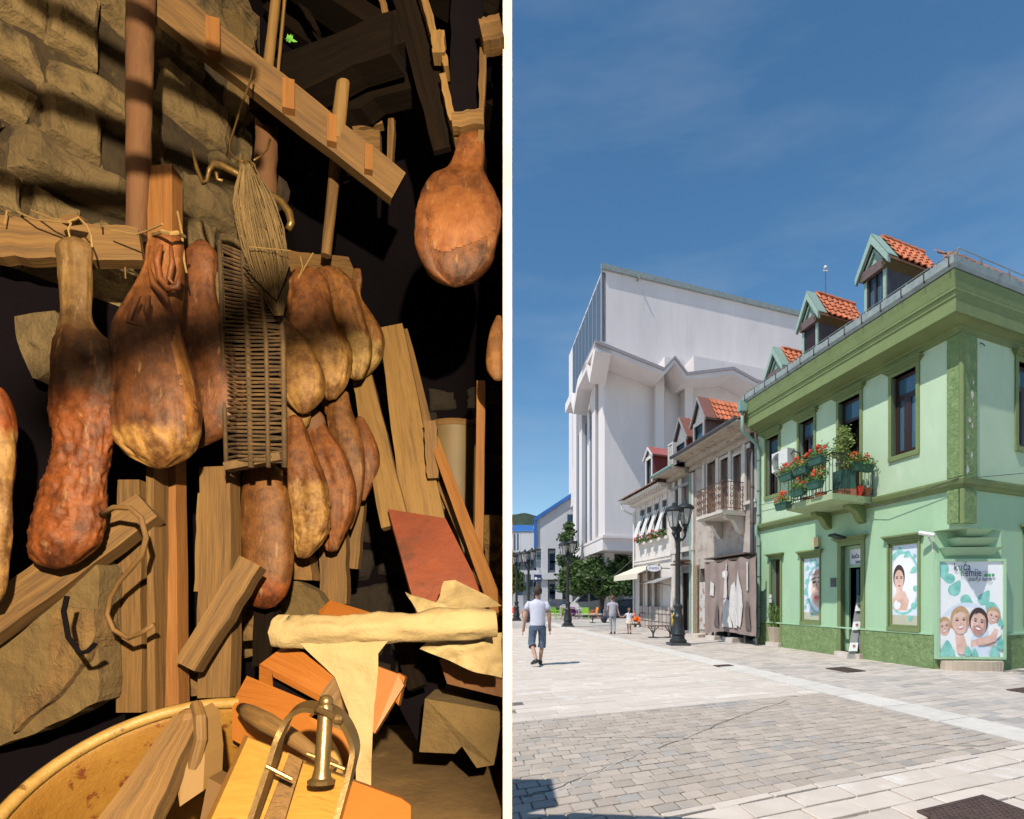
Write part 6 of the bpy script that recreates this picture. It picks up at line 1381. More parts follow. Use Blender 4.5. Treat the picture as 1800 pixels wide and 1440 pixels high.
    mb = MB(); mb.tube([hc + Vector((0, .052 * k, 0)), hc + Vector((0, .068 * k, -.02 * k))], [.006 * k, .009 * k], 6); mb.build('nose', m_skinp, t)
    mb = MB()
    for sx in (-1, 1): mb.ball(hc + Vector((sx * .020 * k, .053 * k, .004 * k)), .006 * k, 6, 4)
    mb.box(hc + Vector((0, .055 * k, -.036 * k)), (.026 * k, .004 * k, .005 * k)); mb.build('face_features', m_hair, t)
    for sd in 'LR':
        an, to = P_('an' + sd), P_('to' + sd); d = (to - an); d.z = 0
        mb = MB(); pp = [an + Vector((0, 0, -.005 * k)) - d * .35, an + Vector((0, 0, -.012 * k)), an.lerp(to, .55), to + d * .10]; mb.tube(pp, [.022 * k, .030 * k, .026 * k, .016 * k], 8, flat=1.0)
        mb.build('shoe', shoes, t, smooth=True)
    return t
m_shirtw = mat('white_cotton', (.60, .60, .68), (.52, .52, .60), scale=9, rough=.9, bump=.4, bscale=14, bdist=.01)
m_denim = mat('blue_denim', (.055, .085, .13), (.10, .14, .20), scale=14, rough=.9, bump=.3, c3=(.16, .21, .28), s3=5)
m_greycl = mat('grey_patterned_cloth', (.28, .28, .34), (.42, .41, .45), scale=40, rough=.9, bump=.3)
m_greytr = mat('grey_trousers', (.30, .33, .34), (.26, .29, .30), scale=20, rough=.9, bump=.2)
m_hairb = mat('brown_hair', (.05, .028, .02), (.03, .018, .013), scale=30, rough=.7, bump=.5)
m_hairr = mat('reddish_hair', (.16, .055, .03), (.11, .04, .025), scale=30, rough=.7, bump=.5)
m_bei = mat('beige_cloth', (.55, .47, .38), (.5, .42, .34), scale=20, rough=.9, bump=.2)
man = dict(pelvis=(0, 0, .52), waist=(0, 0, .60), chest=(-.005, .01, .745), neck=(-.005, .012, .83), headlo=(0, .015, .868), head=(0, .02, .925), headtop=(0, .018, .955),
           shL=(-.112, .01, .79), elL=(-.155, .0, .62), wrL=(-.175, .03, .475), haL=(-.185, .035, .42), shR=(.11, .01, .785), elR=(.15, .01, .62), wrR=(.155, .045, .475), haR=(.16, .06, .425),
           hipL=(-.055, 0, .49), knL=(-.075, .02, .285), anL=(-.025, -.16, .085), toL=(-.075, -.10, .035), hipR=(.055, 0, .49), knR=(.06, .05, .275), anR=(.035, .06, .045), toR=(.05, .17, .02))
gb = G(949, 1170); person((gb.x - .05, gb.y, 0), 1.77, 'man walking away in a white polo shirt and blue denim shorts', man, m_shirtw, m_denim, m_hairb, None, m_blackm)
wo_ = dict(pelvis=(0, 0, .53), waist=(0, 0, .61), chest=(0, .01, .75), neck=(0, .015, .83), headlo=(0, .02, .868), head=(0, .025, .925), headtop=(0, .02, .95),
           shL=(-.10, .01, .79), elL=(-.135, -.01, .63), wrL=(-.10, .06, .55), haL=(-.08, .09, .53), shR=(.10, .01, .79), elR=(.13, .01, .63), wrR=(.17, .0, .50), haR=(.20, .0, .44),
           hipL=(-.05, 0, .50), knL=(-.045, .03, .28), anL=(-.035, .01, .045), toL=(-.04, .11, .02), hipR=(.05, 0, .50), knR=(.045, .02, .28), anR=(.04, -.06, .06), toR=(.05, .03, .02))
gb = G(1077, 1115); person((gb.x, gb.y, 0), 1.62, 'woman in a grey patterned blouse and grey trousers holding a child by the hand', wo_, m_greycl, m_greytr, m_hairr, None, m_slate, legs='trousers', build=1.02)
gc = G(1106, 1115)
ch_ = dict(wo_); ch_.update(shL=(-.10, 0, .75), elL=(-.17, 0, .68), wrL=(-.26, 0, .64), haL=(-.31, 0, .66), chest=(0, .01, .72), neck=(0, .01, .80), head=(0, .02, .905), headlo=(0, .02, .85), headtop=(0, .02, .94), shR=(.10, 0, .75), elR=(.15, .01, .60), wrR=(.20, .03, .68), haR=(.22, .04, .70))
person((gc.x, gc.y, 0), 1.12, 'small girl in a white top and beige skirt beside the woman', ch_, m_shirtw, m_bei, mat('light_brown_hair', (.22, .10, .05), (.16, .08, .04), scale=30, rough=.7, bump=.5), None, m_blackm, legs='skirt', build=1.08, hairlen=.17)
t = thing('handbag', 'dark blue bag hanging at the left side of the woman', 'bag', (gb.x - .32, gb.y, .65)); q = Vector((gb.x - .36, gb.y + .05, .62))
mb = MB(); mb.ball(q, .15, 12, 8, sc=(.9, .55, .9), jit=.2); mb.build('bag_body', mat('navy_cloth', (.012, .014, .035), (.02, .02, .04), rough=.8, bump=.2), t, smooth=True)
mb = MB(); mb.tube([q + Vector((-.1, 0, .18)), q + Vector((.02, 0, .35)), q + Vector((.13, 0, .30)), q + Vector((.12, 0, .15))], .012, 5); mb.build('strap', m_blackm, t)
# ================================================================== SMOKEHOUSE (left of the white-edged partition)
random.seed(21)
_mat0 = mat
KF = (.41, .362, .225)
def mat(name, c1, c2=None, **k):      # colours in here are scaled darker and warmer to balance the strong lamp
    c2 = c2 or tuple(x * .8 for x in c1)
    if name not in ('white_paint', 'fresh_leaf', 'soot_shade_black'):
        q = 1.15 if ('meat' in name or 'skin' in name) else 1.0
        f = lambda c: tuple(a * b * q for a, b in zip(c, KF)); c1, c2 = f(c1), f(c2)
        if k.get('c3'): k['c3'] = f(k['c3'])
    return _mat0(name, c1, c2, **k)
def wood(name, c1, c2, **k):
    return mat(name, c1, c2, scale=k.pop('scale', 4), st=(1.2, 22, 1), uv=True, bscale=k.pop('bscale', 9), rough=k.pop('rough', .75), bump=k.pop('bump', .5), bdist=.004, detail=8, **k)
_hm = [0]
def hammat(zones, base_z, y2z):
    """one skin whose colour changes with height: zones = [(material-colours (light, dark), row above which it applies)]"""
    _hm[0] += 1; m = mat('ham_surface_%d' % _hm[0], (.3, .3, .3), (.2, .2, .2), scale=5, rough=.58, bump=.7, bscale=34, bdist=.007, spec=.3, st=(1, 1, .55))
    n = m.node_tree; L = n.links.new; b = next(x for x in n.nodes if x.type == 'BSDF_PRINCIPLED')
    tc = n.nodes.new('ShaderNodeTexCoord'); sx = n.nodes.new('ShaderNodeSeparateXYZ'); L(tc.outputs['Object'], sx.inputs[0])
    nz = n.nodes.new('ShaderNodeTexNoise'); nz.inputs['Scale'].default_value = 14; nz.inputs['Detail'].default_value = 6; L(tc.outputs['Object'], nz.inputs[0])
    ma = n.nodes.new('ShaderNodeMath'); ma.operation = 'MULTIPLY_ADD'; ma.inputs[1].default_value = .10; L(nz.outputs[0], ma.inputs[0])
    sb = n.nodes.new('ShaderNodeMath'); sb.operation = 'SUBTRACT'; sb.inputs[1].default_value = .05; L(sx.outputs[2], ma.inputs[2]); L(ma.outputs[0], sb.inputs[0]); zc = sb.outputs[0]
    n2 = n.nodes.new('ShaderNodeTexNoise'); n2.inputs['Scale'].default_value = 22; n2.inputs['Detail'].default_value = 9; n2.inputs['Roughness'].default_value = .7; L(tc.outputs['Object'], n2.inputs[0])
    mr = n.nodes.new('ShaderNodeMapRange'); mr.inputs[1].default_value = .38; mr.inputs[2].default_value = .62; L(n2.outputs[0], mr.inputs[0])
    col = None
    rh = random.Random(_hm[0] * 13); tv = rh.uniform(.78, 1.22); tg = rh.uniform(.88, 1.14)
    for (c1, c2, zt_, sp_) in zones:       # from the top down; zt_ = upper limit of this zone
        f = lambda c: (*[a * b * 1.15 * tv * (tg if i_ else 1) for i_, (a, b) in enumerate(zip(c, KF))], 1)
        mx = n.nodes.new('ShaderNodeMix'); mx.data_type = 'RGBA'; mx.inputs[6].default_value = f(c1); mx.inputs[7].default_value = f(c2); L(mr.outputs[0], mx.inputs[0])
        if col is None: col = mx.outputs[2]; continue
        st = n.nodes.new('ShaderNodeMapRange'); st.inputs[1].default_value = zt_ + sp_; st.inputs[2].default_value = zt_ - sp_; L(zc, st.inputs[0])
        m2 = n.nodes.new('ShaderNodeMix'); m2.data_type = 'RGBA'; L(st.outputs[0], m2.inputs[0]); L(col, m2.inputs[6]); L(mx.outputs[2], m2.inputs[7]); col = m2.outputs[2]
    n3 = n.nodes.new('ShaderNodeTexNoise'); n3.inputs['Scale'].default_value = 6; n3.inputs['Detail'].default_value = 8; n3.inputs['Roughness'].default_value = .75; L(tc.outputs['Object'], n3.inputs[0])
    m3 = n.nodes.new('ShaderNodeMapRange'); m3.inputs[1].default_value = .50; m3.inputs[2].default_value = .62; m3.inputs[4].default_value = .8; L(n3.outputs[0], m3.inputs[0])
    x3 = n.nodes.new('ShaderNodeMix'); x3.data_type = 'RGBA'; x3.blend_type = 'MULTIPLY'; x3.inputs[7].default_value = (.38, .30, .27, 1); L(m3.outputs[0], x3.inputs[0]); L(col, x3.inputs[6]); col = x3.outputs[2]
    n4 = n.nodes.new('ShaderNodeTexNoise'); n4.inputs['Scale'].default_value = 70; n4.inputs['Detail'].default_value = 5; mpp = n.nodes.new('ShaderNodeMapping'); mpp.inputs['Scale'].default_value = (1, 1, .25); L(tc.outputs['Object'], mpp.inputs[0]); L(mpp.outputs[0], n4.inputs[0])
    m4 = n.nodes.new('ShaderNodeMapRange'); m4.inputs[1].default_value = .62; m4.inputs[2].default_value = .72; m4.inputs[4].default_value = .55; L(n4.outputs[0], m4.inputs[0])
    x4 = n.nodes.new('ShaderNodeMix'); x4.data_type = 'RGBA'; x4.inputs[7].default_value = (.20, .125, .055, 1); L(m4.outputs[0], x4.inputs[0]); L(col, x4.inputs[6]); col = x4.outputs[2]
    L(col, b.inputs['Base Color'])
    return m
HC = {'m_trot': ((.27, .18, .10), (.19, .12, .065)), 'm_meatd': ((.17, .075, .032), (.06, .026, .013)), 'm_meatr': ((.34, .105, .030), (.12, .035, .015)), 'm_mold': ((.44, .31, .14), (.17, .09, .04)), 'm_meat': ((.28, .128, .050), (.12, .050, .020)), 'm_gold': ((.42, .23, .09), (.27, .13, .05))}
m_stone = mat('sooty_limestone', (.32, .27, .19), (.20, .165, .11), scale=7, rough=.95, bump=1.0, bscale=30, bdist=.02, c3=(.05, .04, .03), s3=5, t3=(.52, .66), isl=.28)
m_mort = mat('soot_mortar', (.10, .08, .05), (.03, .022, .018), scale=9, rough=1, bump=1, bscale=30, bdist=.02, c3=(.25, .20, .12), s3=6, t3=(.56, .66))
m_soot_shade = mat('soot_shade_black', (.0026, .0018, .0034), (.0018, .0013, .0026), scale=6, rough=1, bump=.3, spec=.1)  # soot on boards and masonry; also stands in for shade in voids
m_sootw = wood('sooty_timber', (.015, .009, .006), (.004, .003, .003), spec=.12, rough=.95, c3=(.003, .002, .003), s3=4, t3=(.55, .68))
m_wood = wood('aged_beam', (.30, .19, .072), (.165, .098, .036), c3=(.075, .045, .022), s3=2.5, t3=(.50, .72))
m_woodo = wood('orange_wood', (.42, .21, .058), (.28, .125, .032), c3=(.13, .06, .025), s3=3, t3=(.66, .76))
m_woodl = wood('pale_plank', (.38, .26, .11), (.27, .175, .07), c3=(.12, .08, .04), s3=2.5, t3=(.52, .72))
m_bark = mat('barked_pole', (.24, .125, .07), (.15, .075, .042), scale=6, rough=.8, bump=.8, bscale=18, st=(1, 1, .25), bdist=.01, c3=(.34, .21, .13), s3=9, t3=(.55, .7))
m_meat = mat('smoked_skin', (.27, .098, .034), (.155, .052, .020), scale=5, rough=.48, bump=.6, bscale=16, bdist=.008, c3=(.36, .16, .06), s3=3, t3=(.52, .66))
m_meatd = mat('dark_smoked_shaded_meat', (.155, .060, .024), (.085, .030, .014), scale=6, rough=.55, bump=.7, bscale=18, bdist=.008, c3=(.24, .10, .04), s3=5, t3=(.56, .7))
m_mold = mat('pale_mould_crust', (.40, .27, .115), (.26, .15, .06), scale=11, rough=.8, bump=1.0, bscale=22, bdist=.012, c3=(.13, .06, .03), s3=8, t3=(.60, .68))
m_meatr = mat('raw_red_meat', (.38, .115, .032), (.24, .065, .022), scale=11, rough=.55, bump=1.0, bscale=20, bdist=.012, c3=(.45, .27, .13), s3=9, t3=(.58, .68))
m_trot = mat('grey_trotter_skin', (.25, .16, .09), (.19, .115, .06), scale=4, rough=.45, bump=.3, bscale=18, bdist=.005)
m_string = mat('pale_string', (.50, .38, .20), (.40, .29, .15), scale=30, rough=.9, bump=.3)
m_wire = mat('worn_wire', (.32, .24, .12), (.18, .12, .06), scale=20, rough=.4, bump=.2, metal=.6)
m_steel = mat('worn_steel', (.42, .34, .24), (.26, .19, .12), scale=9, rough=.34, bump=.15, metal=.75)
m_straw = mat('grey_straw', (.27, .21, .12), (.19, .145, .085), scale=20, rough=.9, bump=.3, isl=.3)
m_wick = mat('dark_wicker', (.17, .115, .055), (.07, .045, .022), scale=25, rough=.8, bump=.4, isl=.3)
m_paper = mat('cream_cloth', (.60, .56, .46), (.52, .47, .37), scale=3, rough=.8, bump=1.0, bscale=9, bdist=.014, c3=(.46, .36, .2), s3=5, t3=(.55, .75))
m_yel = mat('flaking_yellow_enamel', (.50, .32, .085), (.40, .22, .05), scale=6, rough=.55, bump=.4, bscale=40, c3=(.22, .07, .02), s3=22, t3=(.56, .62))
m_redb = mat('red_painted_board', (.36, .085, .032), (.24, .05, .022), scale=5, rough=.65, bump=.5, c3=(.13, .04, .02), s3=4, t3=(.54, .66))
m_dirt = mat('trodden_dirt', (.36, .26, .14), (.20, .14, .075), scale=4, rough=.95, bump=.7, bscale=20, bdist=.01, c3=(.48, .38, .24), s3=7, t3=(.64, .72))
m_whitep = mat('white_paint', (.86, .85, .83), (.84, .83, .81), scale=3, rough=.7, bump=.02)
m_grock = mat('grey_rock', (.25, .195, .11), (.16, .125, .07), scale=5, rough=.95, bump=.8, bscale=16, bdist=.02)
m_plas2 = mat('crumbling_plaster', (.36, .26, .14), (.22, .15, .08), scale=18, rough=1, bump=1, bscale=26, bdist=.03)
m_drum = mat('pale_drum', (.26, .225, .15), (.19, .16, .10), scale=5, rough=.6, bump=.2)

# --- the shell
m_bounce_wash = _mat0('bounce_limewash_boards', (.62, .56, .48), (.54, .48, .41), scale=3, rough=.9, bump=.2)  # pale wash added so unseen boards bounce fill light; partition shares it
pt0 = 1.6; TH = 16 / F * pt0
pw = thing('partition_wall', 'thin white-edged partition between the dark smokehouse and the bright street', 'wall', (-TH / 2, 1.6, 0))
mb = MB(); mb.box((-TH / 2, pt0 + .012, 1.66), (TH, .024, 3.32)); mb.build('white_edge_board', m_whitep, pw)
for nm_, mm_, xx in (('inner_boarding', m_soot_shade, -TH * .745), ('outer_boarding', m_bounce_wash, -TH * .255)):
    ya, yb = pt0 + .0245, 2.78
    for k in range(6):      # upright boards, cut to the slope of the roof
        a_, b_ = ya + (yb - ya) * k / 6 + .001, ya + (yb - ya) * (k + 1) / 6 - .001; h_ = lambda y: 3.32 if y < 1.6 else 3.34 - (y - 1.6) * .44 if y < 2.2 else 3.07 - (y - 2.2) * .88
        w_ = TH * .24; mb = MB(); mb.hexa([(xx - w_, a_, 0), (xx + w_, a_, 0), (xx + w_, b_, 0), (xx - w_, b_, 0), (xx - w_, a_, h_(a_)), (xx + w_, a_, h_(a_)), (xx + w_, b_, h_(b_)), (xx - w_, b_, h_(b_))]); mb.build(nm_, mm_, pw)
rf = thing('smokehouse_roof', 'dark low plank roof over the smokehouse', 'roof', (-1.5, 1, 3.3))
mb = MB()
mbl = MB(); gx = (-3.3, -.9, 0); gy = (-2.3, 1.6, 2.2, 2.82); gh_ = ((3.85, 3.8, 3.36), (3.85, 3.8, 3.36), (3.85, 3.72, 3.10), (3.0, 2.75, 2.55))
for j in range(3):
    for i in range(2):
        c4 = [(gx[i], gy[j], gh_[j][i]), (gx[i + 1], gy[j], gh_[j][i + 1]), (gx[i + 1], gy[j + 1], gh_[j + 1][i + 1]), (gx[i], gy[j + 1], gh_[j + 1][i])]
        (mb if j else mbl).hexa(c4 + [(x, y, z + .07) for x, y, z in c4])
mbl.hexa([(.001, -2.3, 3.34), (2.2, -2.3, 3.34), (2.2, 1.45, 3.34), (.001, 1.45, 3.34), (.001, -2.3, 3.44), (2.2, -2.3, 3.44), (2.2, 1.45, 3.44), (.001, 1.45, 3.44)])
mb.build('decking', m_soot_shade, rf); mbl.build('bounce_decking', m_bounce_wash, rf)  # deck over the viewer is washed pale to bounce light down
for k in range(7):
    y = .9 + k * .21; mb = MB(); mb.beam((-.9, y, 3.70), (-.04, y, 3.30 - .46 * max(0, y - 1.6)), .09 + .03 * (k % 2), .06, side=(0, 1, 0), jag=.02, seg=6); mb.build('rafter', m_sootw, rf)
for nm, a, b in (('back_wall', (-3.3, -2.3), (2.2, -2.2)), ('side_wall', (2.1, -2.2), (2.2, 1.0)), ('side_wall', (-3.3, -2.2), (-3.2, .1))):
    o = MB(); o.hexa([(a[0], a[1], 0), (b[0], a[1], 0), (b[0], b[1], 0), (a[0], b[1], 0), (a[0], a[1], 3.33), (b[0], a[1], 3.33), (b[0], b[1], 3.33), (a[0], b[1], 3.33)])
    o.build('boarded_wall', m_bounce_wash, label={'back_wall': 'pale boarded wall behind the viewer, bounces fill light', 'side_wall': 'pale light-bouncing boarded side wall of the shed'}[nm] + (' on the street side' if a[0] > 0 else ' on the far left' if nm == 'side_wall' else ''), cat='wall')
ch = thing('shadow_chimney', 'stone chimney added unseen behind the smokehouse', 'shadow_chimney', (-1.78, 2.95, 0))  # unseen stack added to cast the corner shadow on the paving
mb = MB(); mb.box((-1.785, 3.0, 1.74), (.33, .6, 3.48)); mb.build('shadow_stack', m_grock, ch)
mb = MB(); mb.box((-1.785, 3.0, 3.52), (.36, .63, .07)); mb.build('shadow_cap', m_grock, ch)
# stone wall on the left
S1 = Fac((-.93, 2.15), (-.5, -.7), (.7, -.5))      # s runs back towards the camera
sw = thing('stone_wall', 'sooty rough stone wall behind the hanging hams on the left', 'wall', (-1.4, 1.4, 0))
mb = MB(); S1.box(mb, -.02, 3.0, -.30, -.055, 0, 3.72); mb.build('mortar', m_mort, sw)
def stone(f, s0, s1, z0, z1, dep, m, parent, seed, name='stone', o=0, rough=.030):
    rg = random.Random(seed); nx, nz = 12, 9; vs = []; J = lambda v: (rg.random() - .5) * v
    c = [(s0 + J(.05), z0 + J(.05)), (s1 + J(.05), z0 + J(.05)), (s1 + J(.05), z1 + J(.05)), (s0 + J(.05), z1 + J(.05))]
    off = rg.uniform(-.022, .018)
    for j in range(nz + 1):
        for i in range(nx + 1):
            u, v = i / nx, j / nz
            a = (c[0][0] * (1 - u) + c[1][0] * u) * (1 - v) + (c[3][0] * (1 - u) + c[2][0] * u) * v
            b = (c[0][1] * (1 - u) + c[1][1] * u) * (1 - v) + (c[3][1] * (1 - u) + c[2][1] * u) * v
            ed = min(u, 1 - u, v, 1 - v); p = f.pt(a, 0, b)
            n1 = noise.noise(p * 6); n2 = noise.noise(p * 19 + Vector((5, 1, 2)))
            if ed == 0: a += n2 * .02; b += noise.noise(p * 15) * .02
            h = o + off + rough * n1 + rough * .5 * n2 + rough * .25 * noise.noise(p * 45) - (.05 if ed == 0 else .012 if ed < .15 else 0)
            vs.append(f.pt(a, h, b))
    fs = [(j * (nx + 1) + i, j * (nx + 1) + i + 1, (j + 1) * (nx + 1) + i + 1, (j + 1) * (nx + 1) + i) for j in range(nz) for i in range(nx)]
    per = [i for i in range(nx + 1)] + [(j * (nx + 1) + nx) for j in range(1, nz + 1)] + [nz * (nx + 1) + i for i in range(nx - 1, -1, -1)] + [j * (nx + 1) for j in range(nz - 1, 0, -1)]
    b = len(vs); vs += [Vector(vs[i]) - f.n.to_3d() * dep for i in per]; n = len(per)
    fs += [(per[i], per[(i + 1) % n], b + (i + 1) % n, b + i) for i in range(n)]
    mb = MB(); mb.add(vs, fs); return mb.build(name, m, parent, smooth=False)
z = .9; r = 0; sd = 0
while z < 3.68:
    h = random.uniform(.11, .22) if z > 1.9 else random.uniform(.15, .24); s = -.03 - random.random() * .1
    while s < 1.55:
        l = random.uniform(.10, .36); sd += 1
        if random.random() > .13: stone(S1, max(s, 0) + .006, s + l - .006, z + .006, min(z + h, 3.7) - .006, .07, m_stone, sw, sd)
        s += l
    z += h; r += 1
# end and rear of the stone wall, back wall
B1 = Fac((-.97, 2.72), (1, .02), (.02, -1))
bw = thing('rear_wall', 'dark soot-blackened rear wall of the smokehouse', 'wall', (-.5, 2.8, 0))
mb = MB(); mb.hexa([(-1.2, 2.75, 0), (0 - TH, 2.75, 0), (-TH, 2.81, 0), (-1.2, 2.81, 0), (-1.2, 2.75, 3.02), (-TH, 2.75, 2.68), (-TH, 2.81, 2.64), (-1.2, 2.81, 2.98)]); mb.hexa([(-1.2, 2.12, 0), (-.96, 2.16, 0), (-.98, 2.8, 0), (-1.2, 2.8, 0), (-1.2, 2.12, 3.65), (-.96, 2.16, 3.6), (-.98, 2.75, 2.9), (-1.2, 2.75, 2.9)]); mb.build('masonry', m_soot_shade, bw)
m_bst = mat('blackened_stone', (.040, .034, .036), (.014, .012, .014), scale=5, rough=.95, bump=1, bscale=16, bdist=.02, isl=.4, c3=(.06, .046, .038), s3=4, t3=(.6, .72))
z = .9
while z < 2.45:
    h = random.uniform(.12, .2); s = random.uniform(-.1, 0)
    while s < .95:
        l = random.uniform(.14, .3); sd += 1
        if random.random() > .08: stone(B1, max(s, -.02) + .006, min(s + l, .95) - .006, z + .006, z + h - .006, .06, m_bst, bw, sd)
        s += l
    z += h
m_bst2 = mat('dim_reddish_stone', (.075, .052, .045), (.028, .02, .02), scale=6, rough=.95, bump=1, bscale=16, bdist=.02, c3=(.12, .085, .06), s3=6, t3=(.58, .7))
# lumps of masonry in the shadowy middle (between the stone wall and the rear)
def PP(px, py, D): return P(px, py, D)
for (px, py, D, sx, sz) in ((402, 70, 2.12, 90, 100), (418, 180, 2.12, 60, 80), (478, 345, 2.15, 60, 70)):
    c = P(px, py, D); mb = MB(); mb.ball(c, .5, 10, 7, sc=(sx / F * D, .12, sz / F * D), jit=.5); mb.build('rubble_stone', m_grock if px < 440 else m_bst2, bw)

# --- raised masonry hearth / floor in front
hz_ = .9
hb = thing('hearth_bench', 'raised earthen hearth floor at the lower right of the smokehouse', 'hearth', (-.5, 2, 0))
mb = MB(); nx, ny = 26, 22; vs = []
for j in range(ny + 1):
    for i in range(nx + 1):
        x = -1.15 + 1.12 * i / nx; y = 1.35 + 1.4 * j / ny; x = min(x, -TH - .004)
        vs.append((x, y, hz_ + .012 * noise.noise(Vector((x * 5, y * 5, 0))) + .006 * noise.noise(Vector((x * 18, y * 18, 3)))))
mb.add(vs, [(j * (nx + 1) + i, j * (nx + 1) + i + 1, (j + 1) * (nx + 1) + i + 1, (j + 1) * (nx + 1) + i) for j in range(ny) for i in range(nx)]); mb.build('earth_top', m_dirt, hb, smooth=True)
mb = MB(); mb.box((-.60, 2.05, .44), (1.1, 1.4, .87)); mb.build('masonry_base', m_mort, hb)

# --- timbers
def timber(name, label, a, b, wpx, th, m, parent=None, wb=None, cat='beam', group=None, jag=.006, seg=8, pn=None, side=None, grain=True):
    A = P(*a); B = P(*b); D = (a[2] + b[2]) / 2; mb = MB(); mb.beam(A, B, wpx / F * a[2], th, wb=(wb / F * b[2] if wb else wpx / F * b[2]), jag=jag, seg=seg, side=side)
    if parent is None: return mb.build(name, m, label=label, cat=cat, group=group)
    return mb.build(name, m, parent)
def pole(name, label, pts, rpx, m, parent=None, cat='pole', seg=12, rough=.12):
    D = pts[0][2]; mb = MB(); P3 = [P(*q) for q in pts]; out = [P3[0]]
    for i in range(len(P3) - 1):
        for k in range(1, 9): out.append(P3[i].lerp(P3[i + 1], k / 8))
    r = rpx if isinstance(rpx, (list, tuple)) else [rpx, rpx]
    rad = [(r[0] + (r[-1] - r[0]) * i / (len(out) - 1)) / F * D for i in range(len(out))]
    mb.tube(out, rad, seg, rough=rough)
    if parent is None: return mb.build(name, m, smooth=True, autos=50, label=label, cat=cat)
    return mb.build(name, m, parent, smooth=True, autos=50)
# long diagonal rail with notches
dg = thing('ladder_rail', 'long diagonal beam with bright orange notches running down to the right', 'beam', P(480, 170, 1.9))
a, b = (240, -28, 1.60), (700, 332, 1.88)
timber('rail', '', a, b, 60, .05, m_wood, dg, wb=50)
for t_, w_ in ((.283, 22), (.558, 20), (.728, 16), (.88, 14)):
    q = P(*a).lerp(P(*b), t_); ax = (P(*b) - P(*a)).normalized(); up = Vector((0, 0, 1)); q = q + Vector((0, -.032, 0)); hh_ = (34 - 12 * t_) / F * q.y
    mb = MB(); mb.beam(q - up * hh_ * .95, q + up * hh_ * .95, w_ / F * q.y, .03, side=(1, .3, 0)); mb.build('notch', m_woodo, dg)
pole('round_post', 'thick pinkish barked round post hanging in front of the stone wall', [(247, -60, 1.55), (246, 120, 1.56), (241, 415, 1.57)], [24, 18], m_bark)
pole('thin_post', 'short round barked post behind the wire hook', [(468, 205, 1.95), (466, 385, 1.95)], 19, m_bark, rough=.2)
pole('round_pole', 'tall thin lit round pole at the top left of centre', [(488, -30, 1.75), (468, 152, 1.78)], [8, 9], m_woodl)
pole('bare_stick', 'thin bare stick beside the tall round pole', [(503, -30, 1.74), (486, 158, 1.76)], [3, 3], m_woodl, seg=7)
pole('pointed_pole', 'pointed pale pole standing over the diagonal beam', [(606, 126, 1.76), (592, 245, 1.80)], [11, 13], m_woodl)
pole('lower_pole', 'round orange-brown pole under the diagonal beam', [(590, 285, 2.0), (573, 450, 2.0)], [10, 9], m_wood)
timber('rafter_stick', 'thin dark slanting stick under the ceiling', (520, -10, 2.0), (560, 58, 2.0), 10, .02, m_sootw)
timber('rafter_stick', 'second thin slanting stick further right under the ceiling', (668, -10, 1.72), (684, 42, 1.72), 10, .02, m_wood)
timber('square_frame_post', 'thin upright of the dim frame left of the right-hand ham', (690, 195, 1.92), (684, 345, 1.92), 10, .03, m_wood)
timber('dim_board', 'dim horizontal board behind the end of the diagonal beam', (620, 222, 1.92), (672, 212, 1.92), 24, .03, m_wood)
timber('dim_board', 'larger dim square board under the dim horizontal one', (608, 270, 1.92), (670, 268, 1.92), 68, .03, m_wood)
timber('hanging_block', 'dark block hanging under the ceiling near the top', (690, 45, 1.72), (712, 98, 1.72), 38, .08, m_sootw, jag=.02)
timber('blackened_beam', 'broad blackened beam crossing the dark ceiling space', (455, 175, 1.9), (700, 75, 1.7), 70, .08, m_sootw, jag=.02)
timber('blackened_beam', 'second blackened timber slanting down below the first', (560, 190, 1.92), (730, 120, 1.8), 90, .07, m_sootw, jag=.02)
timber('zigzag_lath', 'bright edged slanting lath above the right-hand ham', (742, -10, 1.64), (772, 100, 1.64), 13, .05, m_woodl, jag=.004)
timber('zigzag_lath', 'middle piece of the slanting lath with a block', (770, 68, 1.645), (786, 130, 1.645), 10, .05, m_woodl)
timber('zigzag_lath', 'lowest piece of the slanting lath ending over the ham', (778, 140, 1.65), (804, 252, 1.65), 10, .04, m_woodl)
timber('dark_plank', 'broad dark slanting plank left of the bright lath', (715, -20, 1.68), (792, 262, 1.70), 58, .02, m_sootw)
timber('small_block', 'small pale block fixed on the slanting lath', (772, 65, 1.63), (772, 104, 1.63), 22, .04, m_woodl)
timber('upright_lath', 'thin pale upright lath right above the right-hand ham', (849, 92, 1.62), (845, 262, 1.62), 11, .03, m_wood)
timber('upright_plank', 'dark upright panel between the laths above the ham', (822, -20, 1.68), (818, 205, 1.68), 56, .02, m_soot_shade)
timber('bracket_board', 'pale bracket board from which the right-hand ham hangs', (795, 218, 1.60), (850, 212, 1.60), 26, .03, m_wood)
timber('cross_beam', 'short pale beam end at the top right corner of the smokehouse', (846, 68, 1.59), (882, 60, 1.59), 40, .05, m_wood)
# horizontal carrier plank
timber('carrier_plank', 'weathered horizontal plank carrying the nearest hams at the left', (-40, 420, 1.40), (250, 437, 1.52), 76, .04, m_wood, wb=58, jag=.008, seg=14)
timber('carrier_plank', 'farther end of the carrier plank above the middle hams', (500, 466, 2.02), (618, 478, 2.2), 44, .035, m_wood, seg=8)
